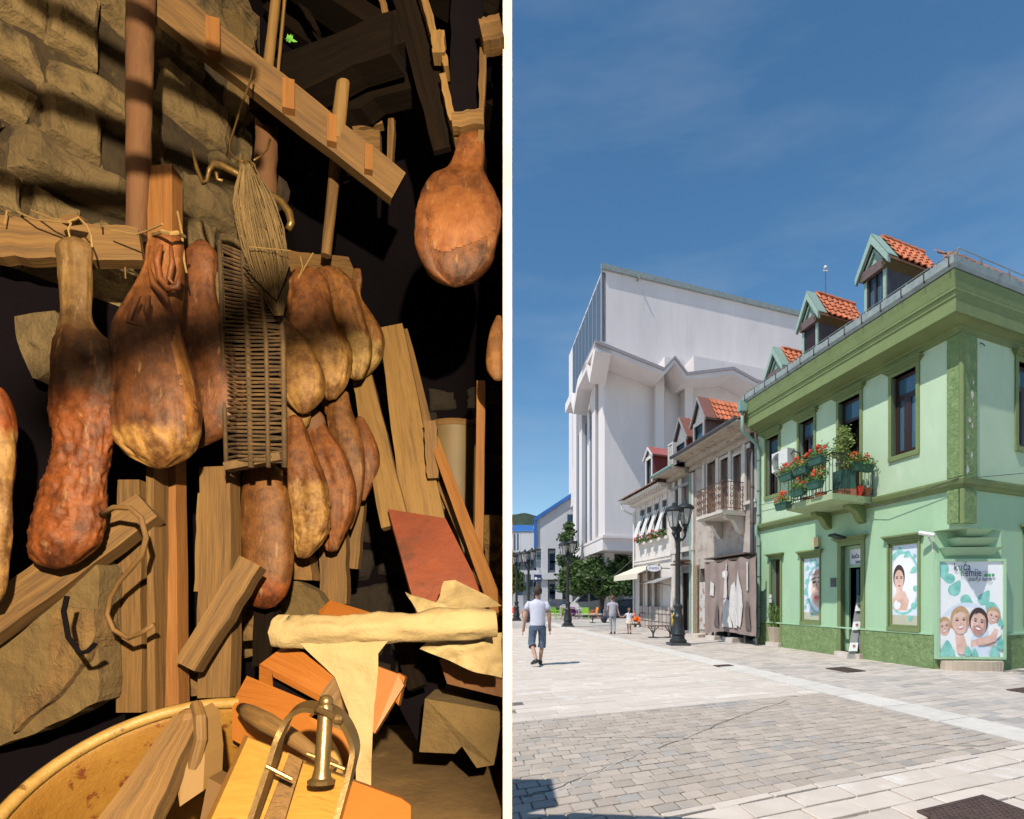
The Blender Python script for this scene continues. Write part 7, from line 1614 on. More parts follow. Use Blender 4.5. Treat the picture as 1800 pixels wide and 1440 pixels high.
# square post in front
sp_ = timber('square_post', 'orange square post standing between the hams and the barrel', (290, 303, 1.60), (298, 1250, 1.50), 42, .05, m_woodo, wb=52, cat='post', jag=.002)
timber('post_edge_strip', 'darker wood strip along the left edge of the square post', (276, 800, 1.475), (279, 1250, 1.465), 13, .06, m_wood, cat='post', jag=.002)
timber('stake', 'upright weathered stake left of the square post', (234, 846, 1.50), (236, 1250, 1.50), 40, .04, m_wood, wb=44, cat='post')
timber('post', 'brown square post right of the tall post under the wicker', (388, 826, 1.62), (385, 1225, 1.56), 54, .06, m_wood, wb=58, cat='post')
timber('brace', 'thick diagonal brace rising from the lower left to the square post', (-40, 1112, 1.34), (266, 893, 1.44), 66, .05, m_wood, wb=54, jag=.006)
timber('brace', 'short diagonal brace between the two square posts', (332, 1172, 1.44), (446, 990, 1.50), 40, .05, m_wood)
timber('thin_lath', 'narrow pale lath behind the brown post', (357, 868, 1.72), (352, 1040, 1.72), 11, .03, m_woodl, cat='lath')
timber('dark_stake', 'dark stake behind the lowest pale ham', (586, 880, 2.02), (590, 1062, 2.02), 46, .05, m_wood, cat='post')
timber('thin_stake', 'brown stake behind the lower middle hams', (632, 860, 2.12), (620, 1000, 2.12), 24, .04, m_wood, cat='post')
timber('thick_stake', 'dark stake under the long low ham', (470, 1060, 1.75), (467, 1170, 1.75), 36, .05, m_sootw, cat='post')
# leaning boards, right of centre
timber('leaning_board', 'pale leaning board nearest the cluster of hams', (628, 622, 2.15), (696, 925, 1.98), 34, .03, m_woodl, wb=48, cat='board')
timber('leaning_board', 'broad pale leaning board, middle one of the three', (688, 577, 2.18), (748, 935, 2.0), 40, .03, m_woodl, wb=74, cat='board')
timber('leaning_board', 'greenish leaning board behind the broad one', (704, 585, 2.22), (772, 900, 2.06), 28, .03, m_wood, wb=52, cat='board')
timber('broken_batten', 'short brown batten nailed to the leaning board', (757, 742, 2.0), (762, 842, 2.0), 20, .03, m_wood, cat='lath')
timber('leaning_lath', 'long orange lath leaning across towards the lower right corner', (764, 775, 2.02), (878, 1080, 1.72), 17, .03, m_woodo, wb=26, cat='lath', jag=.001)
timber('leaning_lath', 'thin darker lath just behind the long leaning one', (768, 840, 2.08), (880, 1100, 1.80), 10, .03, m_wood, cat='lath', jag=.001)
timber('upright_batten', 'thin upright batten right of the pale drum', (846, 672, 1.86), (842, 1000, 1.86), 15, .03, m_woodo, cat='lath', jag=.001)
# red board
rb = MB(); D0 = 1.95; a3, b3, c3_ = P(682, 895, 1.94), P(783, 911, 1.93), P(880, 1105, 1.76); nn_ = (b3 - a3).cross(c3_ - a3); o3 = Vector((0, 0, EYE)); dd_ = P(742, 1112, 1.0) - o3
cs = [a3, b3, c3_, o3 + dd_ * ((a3 - o3).dot(nn_) / dd_.dot(nn_))]
rb.prism(cs, Vector((.0, .012, -.022))); rb.build('red_board', m_redb, label='red painted board sloping down behind the cream cloth', cat='board')
# pale drum with shadow
dr = thing('drum', 'pale metal drum standing behind the leaning laths', 'drum', P(795, 900, 2.35))
c = P(800, 905, 2.42); R_ = 78 / F * 2.42 * .62
mb = MB(); mb.lathe((c.x, c.y, hz_), [(R_ * .9, 0), (R_, .05), (R_ * 1.02, P(800, 770, 2.42).z - hz_), (R_ * 1.08, P(800, 752, 2.42).z - hz_), (R_ * .98, P(800, 752, 2.42).z - hz_ - .005), (R_ * .95, .3), (0, .3)], 28); mb.build('shell', m_drum, dr, smooth=True, autos=40)
mb = MB(); mb.lathe((c.x, c.y, P(800, 756, 2.42).z), [(R_ * 1.08, -.012), (R_ * 1.12, 0), (R_ * 1.08, .012)], 28); mb.build('rim', m_wood, dr)

# --- hams
def ham(name, label, rows, D, depth=.75, m=None, dmax=.12, fold=0, seed=1, lump=.05, parts=(), D2=None, grp='hams hanging in the smokehouse', seg=64, nr=110, tw=0, flat=1.0, rag=None, patch=()):
    ys = np.array([r[0] for r in rows], float); Ls = np.array([r[1] for r in rows], float); Rs = np.array([r[2] for r in rows], float)
    # smooth interpolation (Catmull-Rom on the rows)
    def cr_(x, xs, v):
        i = min(max(int(np.searchsorted(xs, x)) - 1, 0), len(xs) - 2); t = (x - xs[i]) / (xs[i + 1] - xs[i])
        p0 = v[max(i - 1, 0)]; p1 = v[i]; p2 = v[i + 1]; p3 = v[min(i + 2, len(v) - 1)]
        d1 = (p2 - p0) / max(xs[min(i + 1, len(xs) - 1)] - xs[max(i - 1, 0)], 1) * (xs[i + 1] - xs[i]); d2 = (p3 - p1) / max(xs[min(i + 2, len(xs) - 1)] - xs[i], 1) * (xs[i + 1] - xs[i])
        return (2 * t ** 3 - 3 * t ** 2 + 1) * p1 + (t ** 3 - 2 * t ** 2 + t) * d1 + (-2 * t ** 3 + 3 * t ** 2) * p2 + (t ** 3 - t ** 2) * d2
    wmax = max(Rs - Ls); vs = []; info = []
    for j in range(nr + 1):
        e = j / nr; y = ys[0] + (ys[-1] - ys[0]) * (.5 - .5 * math.cos(math.pi * e) * 1.0 if False else e)
        l, r = cr_(y, ys, Ls), cr_(y, ys, Rs); d = D + (D2 - D) * e if D2 else D
        if r - l < 2: r = l + 2
        c = P((l + r) / 2, y, d); rx = (r - l) / 2 / F * d; ry = min(rx * depth, dmax)
        ry = ry * (1 if rx > .02 else 1)
        for i in range(seg):
            a = 2 * math.pi * i / seg; ca, sa = math.cos(a), math.sin(a)
            q = Vector((ca * 1.5, sa * 1.5, y / 90)) + Vector((seed * 3.1, 0, 0)); f_ = 1 + lump * 1.5 * noise.noise(q * 1.4) + lump * .5 * noise.noise(q * 3.7) + lump * .3 * noise.noise(q * 9) - lump * .6 * max(0, .25 - abs(noise.noise(q * 2.3 + Vector((3, 1, 4)))) * 1.6)
            if fold: f_ += fold * (1 - abs(noise.noise(Vector((a * 2.2, y / 160, seed)))) * 2) * .5
            if rag and y > rag[0]:
                e2 = min(1, (y - rag[0]) / 50); w3 = Vector((ca * 3, sa * 3, y / 28 + seed)); f_ += rag[1] * e2 * (.6 - abs(noise.noise(w3 * 1.5)) * 2.4 + .5 * noise.noise(w3 * 4))
            vs.append(c + Vector((rx * ca * (1 + (f_ - 1) * .55), ry * math.copysign(abs(sa) ** flat, sa) * f_ - (.10 * ry * (1 if flat < 1 and abs(ca) > .72 and sa < 0 else 0)), 0)))
        info.append((c, rx, ry))
    fs = [(j * seg + i, j * seg + (i + 1) % seg, (j + 1) * seg + (i + 1) % seg, (j + 1) * seg + i) for j in range(nr) for i in range(seg)]
    t0 = info[0][0] + Vector((0, 0, info[0][1] * .5)); b0 = info[-1][0] - Vector((0, 0, info[-1][1] * .35)); n = len(vs); vs += [t0, b0]
    fs += [(n, (i + 1) % seg, i) for i in range(seg)] + [(n + 1, nr * seg + i, nr * seg + (i + 1) % seg) for i in range(seg)]
    t = thing(name, label, 'ham', info[-1][0], grp)
    zones = parts or [('flesh', m, -1e9, 1e9)]; bz = info[-1][0].z
    names = {id(m_trot): 'm_trot', id(m_meatd): 'm_meatd', id(m_meatr): 'm_meatr', id(m_mold): 'm_mold', id(m_meat): 'm_meat'}
    zz = []
    for (zn, zm, y0, y1) in zones:
        c1, c2 = HC[names[id(zm)]]; yy = max(y0, ys[0] - 60); zz.append((c1, c2, P(0, yy, D).z - bz, .012))
    mb = MB(); mb.add(vs, fs); mb.build('flesh', hammat(zz, bz, None), t, smooth=True)
    for pn_, pl_, cols in patch:
        def ins(x, y):
            c_ = False
            for k in range(len(pl_)):
                (x0, y0), (x1, y1) = pl_[k], pl_[(k + 1) % len(pl_)]
                if (y0 > y) != (y1 > y) and x < (x1 - x0) * (y - y0) / (y1 - y0) + x0: c_ = not c_
            return c_
        sel = []
        for f in fs[:nr * seg]:
            q = sum((vs[k] for k in f), Vector()) / 4
            if q.y < D and ins(900 + F * q.x / q.y + 5 * noise.noise(q * 60), HZ - F * (q.z - EYE) / q.y + 5 * noise.noise(q * 55)): sel.append(f)
        used = sorted({k for f in sel for k in f}); mp_ = {k: i for i, k in enumerate(used)}
        if sel: mb = MB(); mb.add([vs[k] + Vector((0, -.0025, 0)) for k in used], [tuple(mp_[k] for k in f) for f in sel]); mb.build(pn_, hammat([(cols[0], cols[1], 9, .01)], bz, None), t, smooth=True)
    return t
def string_tie(pts, r, label, cat='string', m=None, smooth=1):
    mb = MB(); P3 = [P(*q) for q in pts]; mb.tube(P3, r, 5); return mb.build('tie_string', m or m_string, label=label, cat=cat)
h1 = ham('ham', 'long slim ham with a grey trotter above and raw red meat at the bottom', [(424, 112, 150), (436, 101, 160), (460, 103, 160), (520, 108, 160), (560, 108, 161), (585, 104, 176), (610, 100, 206), (632, 97, 213), (680, 94, 210), (740, 96, 201), (800, 98, 188), (850, 80, 182), (900, 67, 178), (950, 60, 172), (975, 59, 150), (992, 70, 128)], 1.36, .62, dmax=.09, fold=.12, rag=(690, .16), seed=1, lump=.11, D2=1.30,
    parts=[('trotter_skin', m_trot, -1e9, 590), ('shaded_flesh', m_meatd, 590, 700), ('raw_meat', m_meatr, 700, 1e9)])  # zone between trotter skin and raw meat has a beam's shadow painted in
h2 = ham('ham', 'big pear-shaped ham with a crusty pale bottom tied to the square post', [(416, 278, 314), (430, 264, 321), (470, 258, 321), (500, 246, 320), (540, 226, 318), (575, 208, 316), (610, 204, 322), (650, 203, 334), (700, 200, 345), (745, 204, 348), (780, 214, 342), (805, 236, 322), (820, 262, 296)], 1.36, .62, dmax=.095, fold=.08, rag=(760, .16), patch=[('pale_flank', [(318, 560), (345, 690), (346, 750), (332, 780), (326, 740), (322, 680), (300, 600)], ((.36, .19, .075), (.24, .11, .04)))], seed=2, lump=.06, flat=.75,
    parts=[('shank_skin', m_meat, -1e9, 570), ('shaded_flesh', m_meatd, 570, 765), ('mould_crust', m_mold, 765, 1e9)])  # middle zone carries the beam's shadow band in its colour
# skin folds and the split hock of the big ham
mb = MB()
for pts, r in (([(284, 430), (276, 460), (281, 490), (296, 508), (312, 505), (318, 480)], 6), ([(300, 432), (303, 462), (297, 492), (306, 500)], 5), ([(262, 470), (270, 500), (290, 520), (302, 548)], 6), ([(246, 520), (232, 548), (226, 566), (250, 574)], 5), ([(262, 520), (258, 548), (262, 570)], 6)):
    mb.tube([P(x, y, 1.36 - (.055 if y < 520 else .085)) for x, y in pts], [r / F * 1.3 * k for k in ([.5] + [1] * (len(pts) - 2) + [.4])], 7)
mb.build('skin_fold', m_meat, h2, smooth=True)
h3 = ham('ham', 'dark red-brown ham partly hidden behind the big pear-shaped one', [(425, 344, 364), (445, 328, 380), (500, 321, 378), (550, 318, 387), (600, 322, 406), (650, 330, 422), (700, 334, 428), (740, 334, 416), (768, 336, 390), (786, 340, 356)], 1.52, .6, dmax=.10, seed=3, lump=.06, m=m_meatd, fold=.08)
h0 = ham('ham', 'pale crusted ham cut off by the left edge of the picture', [(682, -40, 2), (700, -60, 14), (740, -70, 22), (800, -72, 24), (850, -70, 18), (920, -70, 17), (980, -66, 12), (1040, -60, 5), (1064, -50, -5)], 1.25, .6, seed=4, lump=.1, parts=[('orange_flesh', m_meatr, -1e9, 760), ('mould_crust', m_mold, 760, 1e9)])
h4 = ham('ham', 'large orange-brown ham hanging alone at the right with a smooth cut band', [(232, 818, 842), (245, 806, 850), (270, 800, 852), (300, 786, 850), (315, 762, 856), (340, 748, 868), (370, 738, 879), (400, 733, 880), (430, 733, 872), (460, 741, 864), (480, 752, 850), (494, 770, 832), (501, 786, 814)], 1.62, .42, dmax=.085, seed=5, lump=.07, fold=.10, flat=.5, patch=[('lit_cut_face', [(752, 360), (764, 340), (800, 326), (868, 345), (876, 380), (872, 405), (840, 425), (778, 446), (762, 432), (752, 400)], ((.42, .20, .085), (.30, .12, .045)))], parts=[('shank_skin', m_meat, -1e9, 318), ('lit_cut_face', m_meat, 318, 450), ('shaded_rim', m_meatd, 450, 1e9)])  # pale face patch paints the lit band, dark bottom zone the shadow below
h5 = ham('ham', 'dim ham half hidden by the white partition edge at the right', [(556, 872, 881), (580, 862, 884), (620, 855, 884), (650, 856, 884), (668, 868, 881)], 1.58, .6, seed=6, m=m_meat)
# the strung carcass-like group in the middle
hA = ham('ham', 'smooth pale-edged round ham first in the middle row beside the wicker', [(560, 490, 502), (585, 487, 528), (620, 486, 552), (655, 488, 568), (690, 496, 570), (712, 510, 556), (726, 524, 540)], 1.78, .6, seed=7, m=m_mold, lump=.04, flat=.55)
hB = ham('ham', 'crumpled ham second in the middle row', [(478, 520, 560), (500, 512, 575), (560, 505, 592), (610, 520, 612), (650, 540, 614), (680, 552, 606), (700, 566, 590)], 1.9, .6, seed=8, flat=.7, lump=.16, fold=.2, parts=[('skin', m_meat, -1e9, 600), ('crust', m_mold, 600, 1e9)])
hC = ham('ham', 'crumpled ham third in the middle row', [(476, 560, 600), (500, 556, 622), (560, 570, 640), (610, 590, 652), (640, 604, 648), (665, 615, 636)], 2.0, .6, seed=9, flat=.7, lump=.16, fold=.2, parts=[('skin', m_meat, -1e9, 590), ('crust', m_mold, 590, 1e9)])
hD = ham('ham', 'orange-skinned ham last in the middle row with a thin knobbed shank', [(474, 622, 634), (490, 620, 636), (520, 612, 634), (545, 606, 648), (575, 606, 668), (600, 610, 675), (630, 612, 670), (652, 618, 655), (664, 628, 640)], 2.08, .6, seed=10, flat=.7, lump=.10, fold=.12, parts=[('skin', m_meat, -1e9, 610), ('crust', m_mold, 610, 1e9)])
hE = ham('ham', 'long smooth reddish ham hanging low below the wicker', [(812, 440, 480), (835, 430, 492), (870, 426, 506), (920, 424, 514), (970, 426, 515), (1010, 425, 512), (1045, 428, 502), (1066, 446, 484)], 1.66, .62, seed=11, lump=.04, fold=.05, parts=[('skin', m_meat, -1e9, 1020), ('crust', m_meatr, 1020, 1e9)])
hF = ham('ham', 'wide pale crusty ham in the lower middle cluster', [(735, 505, 530), (760, 500, 540), (800, 488, 555), (850, 498, 572), (900, 506, 578), (940, 510, 574), (965, 516, 556), (980, 524, 542)], 1.80, .6, seed=12, rag=(840, .14), flat=.7, lump=.12, fold=.12, parts=[('skin', m_meat, -1e9, 850), ('crust', m_mold, 850, 1e9)])
hG = ham('ham', 'wrinkled brown ham right of the pale crusty one', [(735, 540, 566), (760, 538, 580), (800, 538, 606), (850, 548, 622), (900, 556, 622), (940, 566, 606), (968, 574, 592)], 1.90, .6, seed=13, flat=.7, lump=.10, fold=.22, m=m_meat)
hH = ham('ham', 'pinkish ham overlapping the wrinkled one in the lower cluster', [(690, 590, 612), (720, 576, 618), (760, 578, 632), (800, 590, 640), (850, 600, 640), (890, 604, 632), (930, 606, 618)], 1.96, .6, seed=14, lump=.06, fold=.10, m=m_meat)
hI = ham('ham', 'rightmost ham of the lower cluster against the leaning boards', [(735, 626, 640), (770, 618, 658), (800, 620, 667), (835, 624, 664), (860, 628, 652), (880, 634, 642)], 2.02, .6, seed=15, lump=.05, m=m_meat)
# lumps of shanks over the lower cluster and crumpled rind
for k, (x, y, w_, h_, D, mm) in enumerate(((520, 728, 26, 30, 1.84, m_mold), (552, 745, 22, 26, 1.9, m_bark), (585, 700, 20, 40, 2.0, m_meat), (470, 835, 26, 18, 1.68, m_mold))):
    mb = MB(); mb.ball(P(x, y, D), .5, 12, 9, sc=(w_ * 2 / F * D, .06, h_ * 2 / F * D), jit=.35); mb.build('hock', mm, (hF, hG, hH, hE)[k], smooth=True)

# strings and ties
string_tie([(8, 395, 1.38), (12, 370, 1.38), (18, 372, 1.38)], .0016, 'tiny string end sticking up from the carrier plank at the far left')
string_tie([(30, 372, 1.40), (60, 386, 1.38), (95, 389, 1.36), (125, 392, 1.35), (120, 405, 1.345), (124, 422, 1.345)], .0022, 'pale string tying the grey trotter over the plank')
string_tie([(55, 370, 1.40), (90, 384, 1.37), (120, 390, 1.35), (138, 382, 1.36), (152, 396, 1.36), (160, 415, 1.35), (162, 435, 1.35)], .0022, 'pale string loop running down the right side of the grey trotter')
string_tie([(195, 405, 1.42), (240, 412, 1.40), (258, 406, 1.38), (285, 394, 1.34)], .0022, 'string from the plank to the square post')
string_tie([(268, 412, 1.34), (285, 407, 1.30), (300, 411, 1.29), (312, 409, 1.30), (324, 416, 1.34)], .0045, 'string wound round the square post above the big ham')
string_tie([(312, 372, 1.40), (320, 410, 1.37), (324, 460, 1.36), (328, 480, 1.36)], .0022, 'string hanging down between the big ham and the dark one')
string_tie([(528, 452, 1.86), (532, 470, 1.85), (524, 490, 1.86), (550, 445, 1.88)], .0022, 'knotted string over the second middle ham')
string_tie([(438, 434, 1.41), (470, 437, 1.40), (512, 441, 1.41)], .0014, 'thin string across the straw bundle')
mb = MB(); mb.prism([P(104, 380, 1.37), P(112, 376, 1.37), P(139, 378, 1.37), P(134, 388, 1.37), (P(108, 392, 1.37))], (0, .02, .004)); mb.build('wood_chip', m_wood, label='small wooden tag tied on top of the grey trotter', cat='tag')
for k, (x, y0, y1) in enumerate(((178, 388, 402), (220, 470, 490))):
    string_tie([(x, y0, 1.44), (x + .5, y1, 1.44)], .002, ('nail-like wire standing on the carrier plank', 'wire end hanging under the carrier plank')[k], cat='nail', m=m_wire)

# --- wire hooks and spit bar
hk = thing('hook_bar', 'bent forked iron bar with dangling wire hooks above the straw bundle', 'hook', P(430, 300, 1.5))
mb = MB(); mb.tube([P(*q) for q in ((338, 262, 1.50), (346, 296, 1.50), (357, 322, 1.49), (364, 318, 1.49), (368, 298, 1.48), (376, 288, 1.48), (392, 292, 1.48), (430, 312, 1.50), (470, 338, 1.52), (495, 356, 1.53), (508, 374, 1.53), (512, 392, 1.53), (506, 404, 1.53))], [.003] + [.0055] * 4 + [.009] * 4 + [.011, .011, .010, .008, .006][:4], 8); mb.build('bar', m_wire, hk, smooth=True)
for k, pts in enumerate((((445, 118, 1.6), (440, 142, 1.6), (420, 200, 1.56), (404, 252, 1.53), (404, 268, 1.52), (414, 280, 1.51), (428, 284, 1.5)), ((475, 245, 1.54), (470, 262, 1.53), (458, 275, 1.52), (446, 282, 1.5)), ((436, 282, 1.47), (430, 300, 1.47), (424, 330, 1.48), (420, 372, 1.49), (418, 420, 1.5)), ((440, 284, 1.48), (446, 310, 1.48), (450, 340, 1.5)), ((380, 302, 1.49), (382, 316, 1.5), (392, 318, 1.5)))):
    mb = MB(); mb.tube([P(*q) for q in pts], .0026 if k != 4 else .005, 6); mb.build('wire', m_wire, hk, smooth=True)
for k in range(9):
    x = 422 + k * 3.2; mb = MB(); mb.tube([P(x, 283 + (k % 3) * 3, 1.475), P(x - 2 + k * .6, 310, 1.47), P(x - 6 + k * .8, 338 + (k * 7) % 25, 1.48)], .0024, 5); mb.build('wire_tine', m_wire, hk)

# --- straw broom
st_ = thing('straw_bundle', 'grey-brown straw bundle tied with string hanging behind the wicker panel', 'straw bundle', P(465, 560, 1.58))
mb = MB(); rg = random.Random(9); rows = [(290, 424, 446), (330, 414, 470), (360, 410, 484), (400, 416, 498), (440, 426, 506), (470, 436, 508), (500, 450, 507), (530, 468, 502), (552, 482, 497)]
ry = [r[0] for r in rows]; rl = [r[1] for r in rows]; rr_ = [r[2] for r in rows]
for k in range(420):
    u = rg.random(); y0 = rg.uniform(285, 470); y1 = min(555, y0 + rg.uniform(50, 130)); pts = []; dd = 1.46 + rg.uniform(-.015, .02) - .025 * math.sin(u * math.pi)
    for e in (0, .5, 1):
        y = y0 + (y1 - y0) * e; x = np.interp(y, ry, rl) + (np.interp(y, ry, rr_) - np.interp(y, ry, rl)) * (u + rg.uniform(-.03, .03)); pts.append(P(x, y, dd))
    mb.tube(pts, [.0015, .0022, .0013], 3, cap=False)
mb.build('straws', m_straw, st_, kind='stuff')
mb = MB(); mb.ball(P(463, 430, 1.50), .5, 12, 10, sc=(62 / F * 1.5, .03, 200 / F * 1.5), jit=.1); mb.build('core', mat('straw_core', (.13, .10, .06), (.09, .07, .04), rough=1), st_)
mb = MB(); mb.tube([P(428, 470, 1.42), P(455, 500, 1.41), P(486, 530, 1.41), P(500, 500, 1.42), P(509, 470, 1.43)], .0022, 5); mb.build('binding', m_sootw, st_)

# --- wicker panel
wk = thing('wicker_panel', 'tall narrow wicker panel of dark rods hanging beside the hams', 'wicker panel', P(440, 820, 1.5))
def wx(y): return (386 + (y - 425) * .03, 434 + (y - 425) * .02, 482 + (min(y, 560) - 425) * .10 + (y - 425) * .012)
mb = MB(); y = 428; k = 0
while y < 815:
    l, c_, r = wx(y); dy = 34 * max(0, (600 - y) / 180) ** 1.2
    z1, z2 = (1.466, 1.456) if k % 2 else (1.460, 1.463)
    jj = rg.uniform(-3, 3)
    mb.tube([P(l, y + jj, 1.50), P((l + c_) / 2, y + dy * .3 + rg.uniform(-1, 1), z1), P(c_, y + dy * .6, z2), P((c_ + r) / 2, y + dy + rg.uniform(-1, 1), z1), P(r, y + dy * 1.4 + jj, 1.49)], [rg.uniform(1.9, 2.5) / F * 1.45 for _ in range(5)], 5, cap=False)
    y += 7.2; k += 1
mb.build('woven_rods', m_wick, wk, kind='stuff')
for f_, w_ in ((0, 4), (.42, 5), (.72, 4), (1, 5)):
    pts = []
    for y in (424, 500, 600, 700, 822): l, c_, r = wx(y); pts.append(P(l + (r - l) * f_, y + (34 * 1.4 * f_ * max(0, (600 - y) / 180) ** 1.2), 1.462 if f_ in (.42, .72) else 1.49))
    mb = MB(); mb.tube(pts, w_ / F * 1.45, 7, rough=.2); mb.build('stake', m_wick, wk, smooth=True)
mb = MB(); mb.prism([P(392, 430, 1.53), P(484, 480, 1.53), P(492, 815, 1.53), P(402, 822, 1.53)], (0, .01, 0)); mb.build('gap_shade_sheet', m_soot_shade, wk)  # black sheet added behind the rods as the shade in their gaps
mb = MB(); mb.beam(P(398, 822, 1.48), P(496, 804, 1.48), .02, .03); mb.build('bottom_rim', m_wick, wk)

# --- rope loop
lp_ = thing('hanging_loop', 'thin bent withy loop hanging over the diagonal brace', 'loop', P(230, 1110, 1.3))
mb = MB(); mb.tube([P(*q) for q in ((178, 905, 1.30), (200, 892, 1.28), (228, 893, 1.27), (248, 910, 1.27), (257, 945, 1.28), (250, 975, 1.29), (230, 1000, 1.31), (210, 1022, 1.33), (194, 1050, 1.35), (188, 1080, 1.36), (200, 1108, 1.36), (225, 1122, 1.35), (250, 1112, 1.34), (270, 1098, 1.33))], .006, 8); mb.build('withy', m_wood, lp_, smooth=True)
string_tie([(118, 1048, 1.22), (112, 1075, 1.22), (120, 1120, 1.22), (140, 1148, 1.22), (155, 1145, 1.22), (168, 1132, 1.22)], .0055, 'black loop drawn as a cast shadow on the lower left plaster', cat='cable', m=m_soot_shade)  # black tube drawn as the cast shadow of the hanging loop

# --- lower left masonry
BL = Fac((-.62, 1.55), (-.62, -.30), (.30, -.62))
lw = thing('lower_wall', 'grey rendered lower wall with crumbling yellow plaster at bottom left', 'wall', (-1, 1.4, 0))
def slab(poly, D, th, m, name, parent, dz=0):
    mb = MB(); mb.prism([P(x, y, D + (dd if len(q_) > 2 else 0)) for q_ in poly for x, y, dd in [(q_ + (0,))[:3]]], (0, th, 0)); return mb.build(name, m, parent)
def rough_slab(poly, D, m, name, parent, amp=.02, step=10):
    """a lumpy face: grid clipped to the polygon"""
    import itertools
    def inside(x, y):
        c = False; n = len(poly)
        for i in range(n):
            (x0, y0), (x1, y1) = poly[i][:2], poly[(i + 1) % n][:2]
            if (y0 > y) != (y1 > y) and x < (x1 - x0) * (y - y0) / (y1 - y0) + x0: c = not c
        return c
    xs = [p[0] for p in poly]; ys = [p[1] for p in poly]; idx = {}; vs = []; fs = []
    def vid(i, j):
        if (i, j) not in idx:
            x, y = min(xs) + i * step, min(ys) + j * step; p = P(x, y, D); idx[(i, j)] = len(vs)
            vs.append(P(x + 2 * noise.noise(p * 30), y + 4 * noise.noise(p * 31 + Vector((4, 4, 4))), D - amp * (1 + noise.noise(p * 12)) - amp * .6 * noise.noise(p * 35)))
        return idx[(i, j)]
    for i in range(int((max(xs) - min(xs)) / step)):
        for j in range(int((max(ys) - min(ys)) / step)):
            if inside(min(xs) + (i + .5) * step, min(ys) + (j + .5) * step): fs.append((vid(i, j), vid(i + 1, j), vid(i + 1, j + 1), vid(i, j + 1)))
    from collections import Counter
    cnt = Counter(tuple(sorted((f[k], f[(k + 1) % 4]))) for f in fs for k in range(4)); rim = [e for e, c in cnt.items() if c == 1]; back = {v: k for k, v in idx.items()}
    for v in {q for e in rim for q in e}:
        i, j = back[v]; x, y = min(xs) + i * step, min(ys) + j * step; best = None
        for k in range(len(poly)):
            (x0, y0), (x1, y1) = poly[k][:2], poly[(k + 1) % len(poly)][:2]; l2 = (x1 - x0) ** 2 + (y1 - y0) ** 2; t_ = max(0, min(1, ((x - x0) * (x1 - x0) + (y - y0) * (y1 - y0)) / l2)); qx, qy = x0 + t_ * (x1 - x0), y0 + t_ * (y1 - y0); dd = (qx - x) ** 2 + (qy - y) ** 2
            if best is None or dd < best[0]: best = (dd, qx, qy)
        p = P(best[1], best[2], D); vs[v] = P(best[1] + 3 * noise.noise(p * 25), best[2] + 3 * noise.noise(p * 27), vs[v].y)
    mb = MB(); mb.add(vs, fs)
    # rim going back
    for a_, b_ in rim:
        A, B = vs[a_], vs[b_]; mb.add([A, B, B + Vector((0, .08, 0)), A + Vector((0, .08, 0))], [(0, 1, 2, 3)])
    return mb.build(name, m, parent)
rough_slab([(-60, 1090), (40, 1040), (100, 1010), (150, 975), (176, 1000), (172, 1060), (174, 1180), (173, 1232), (120, 1260), (60, 1290), (0, 1310), (-60, 1330)], 1.40, m_grock, 'grey_render', lw, amp=.008)
rough_slab([(92, 1075), (116, 1068), (165, 1072), (168, 1110), (150, 1160), (120, 1200), (90, 1232), (50, 1262), (20, 1290), (24, 1262), (60, 1215), (86, 1190), (84, 1130)], 1.385, m_plas2, 'crumbling_plaster', lw, amp=.016, step=5)
rough_slab([(327, 1178), (345, 1158), (350, 1225), (327, 1225)], 1.60, m_plas2, 'crumbling_plaster', lw, amp=.01, step=5)
rough_slab([(262, 995), (272, 995), (272, 1080), (262, 1080)], 1.60, m_plas2, 'crumbling_plaster', lw, amp=.01, step=5)
rough_slab([(24, 556), (100, 545), (98, 640), (60, 672), (30, 600)], 1.50, m_stone, 'lit_stone', lw, amp=.012, step=8)
# black sheet over the stones stands in for deep shade behind the hams
mb = MB(); S1.box(mb, .05, 1.5, .02, .05, .9, P(100, 500, 1.6).z); mb.build('recess_shade_sheet', m_soot_shade, lw)
rough_slab([(412, 1055), (520, 1020), (560, 1040), (600, 1110), (540, 1125), (420, 1160)], 1.95, m_grock, 'rock', lw, amp=.02)
rough_slab([(410, 1060), (440, 1045), (455, 1070), (448, 1125), (412, 1130)], 1.80, m_plas2, 'rock', lw, amp=.02)
rough_slab([(512, 960), (545, 975), (548, 1020), (514, 1018)], 1.96, m_mold, 'pale_stone', lw, amp=.02, step=6)
rough_slab([(845, 905), (900, 905), (900, 1060), (860, 1040)], 2.05, m_plas2, 'lit_earth', lw, amp=.03, step=8)

# --- stools / stone blocks at the right
blk = thing('stone_block', 'grey angular stone block standing on the hearth at the right', 'block', P(800, 1300, 1.9))
mb = MB(); q = [P(747, 1228, 1.72), P(884, 1252, 1.68), P(868, 1345, 1.66), P(838, 1350, 1.67), P(812, 1312, 1.70), P(800, 1325, 1.71), P(737, 1322, 1.74)]; mb.prism(q, (0.01, .22, 0)); mb.build('block_face', m_grock, blk)
wb_ = thing('wooden_bench', 'low worn reddish bench under the crumpled cream paper', 'bench', P(820, 1180, 1.7))
mb = MB(); q = [P(772, 1160, 1.66), P(883, 1196, 1.60), P(883, 1226, 1.60), P(786, 1202, 1.66)]; mb.prism(q, (0, .25, 0)); mb.build('seat', mat('worn_red_wood', (.24, .12, .06), (.16, .08, .045), scale=12, rough=.8, bump=.6), wb_)
mb = MB(); mb.beam(P(708, 1125, 1.78), P(735, 1210, 1.74), 30 / F * 1.75, .05); mb.build('leg', m_sootw, wb_)
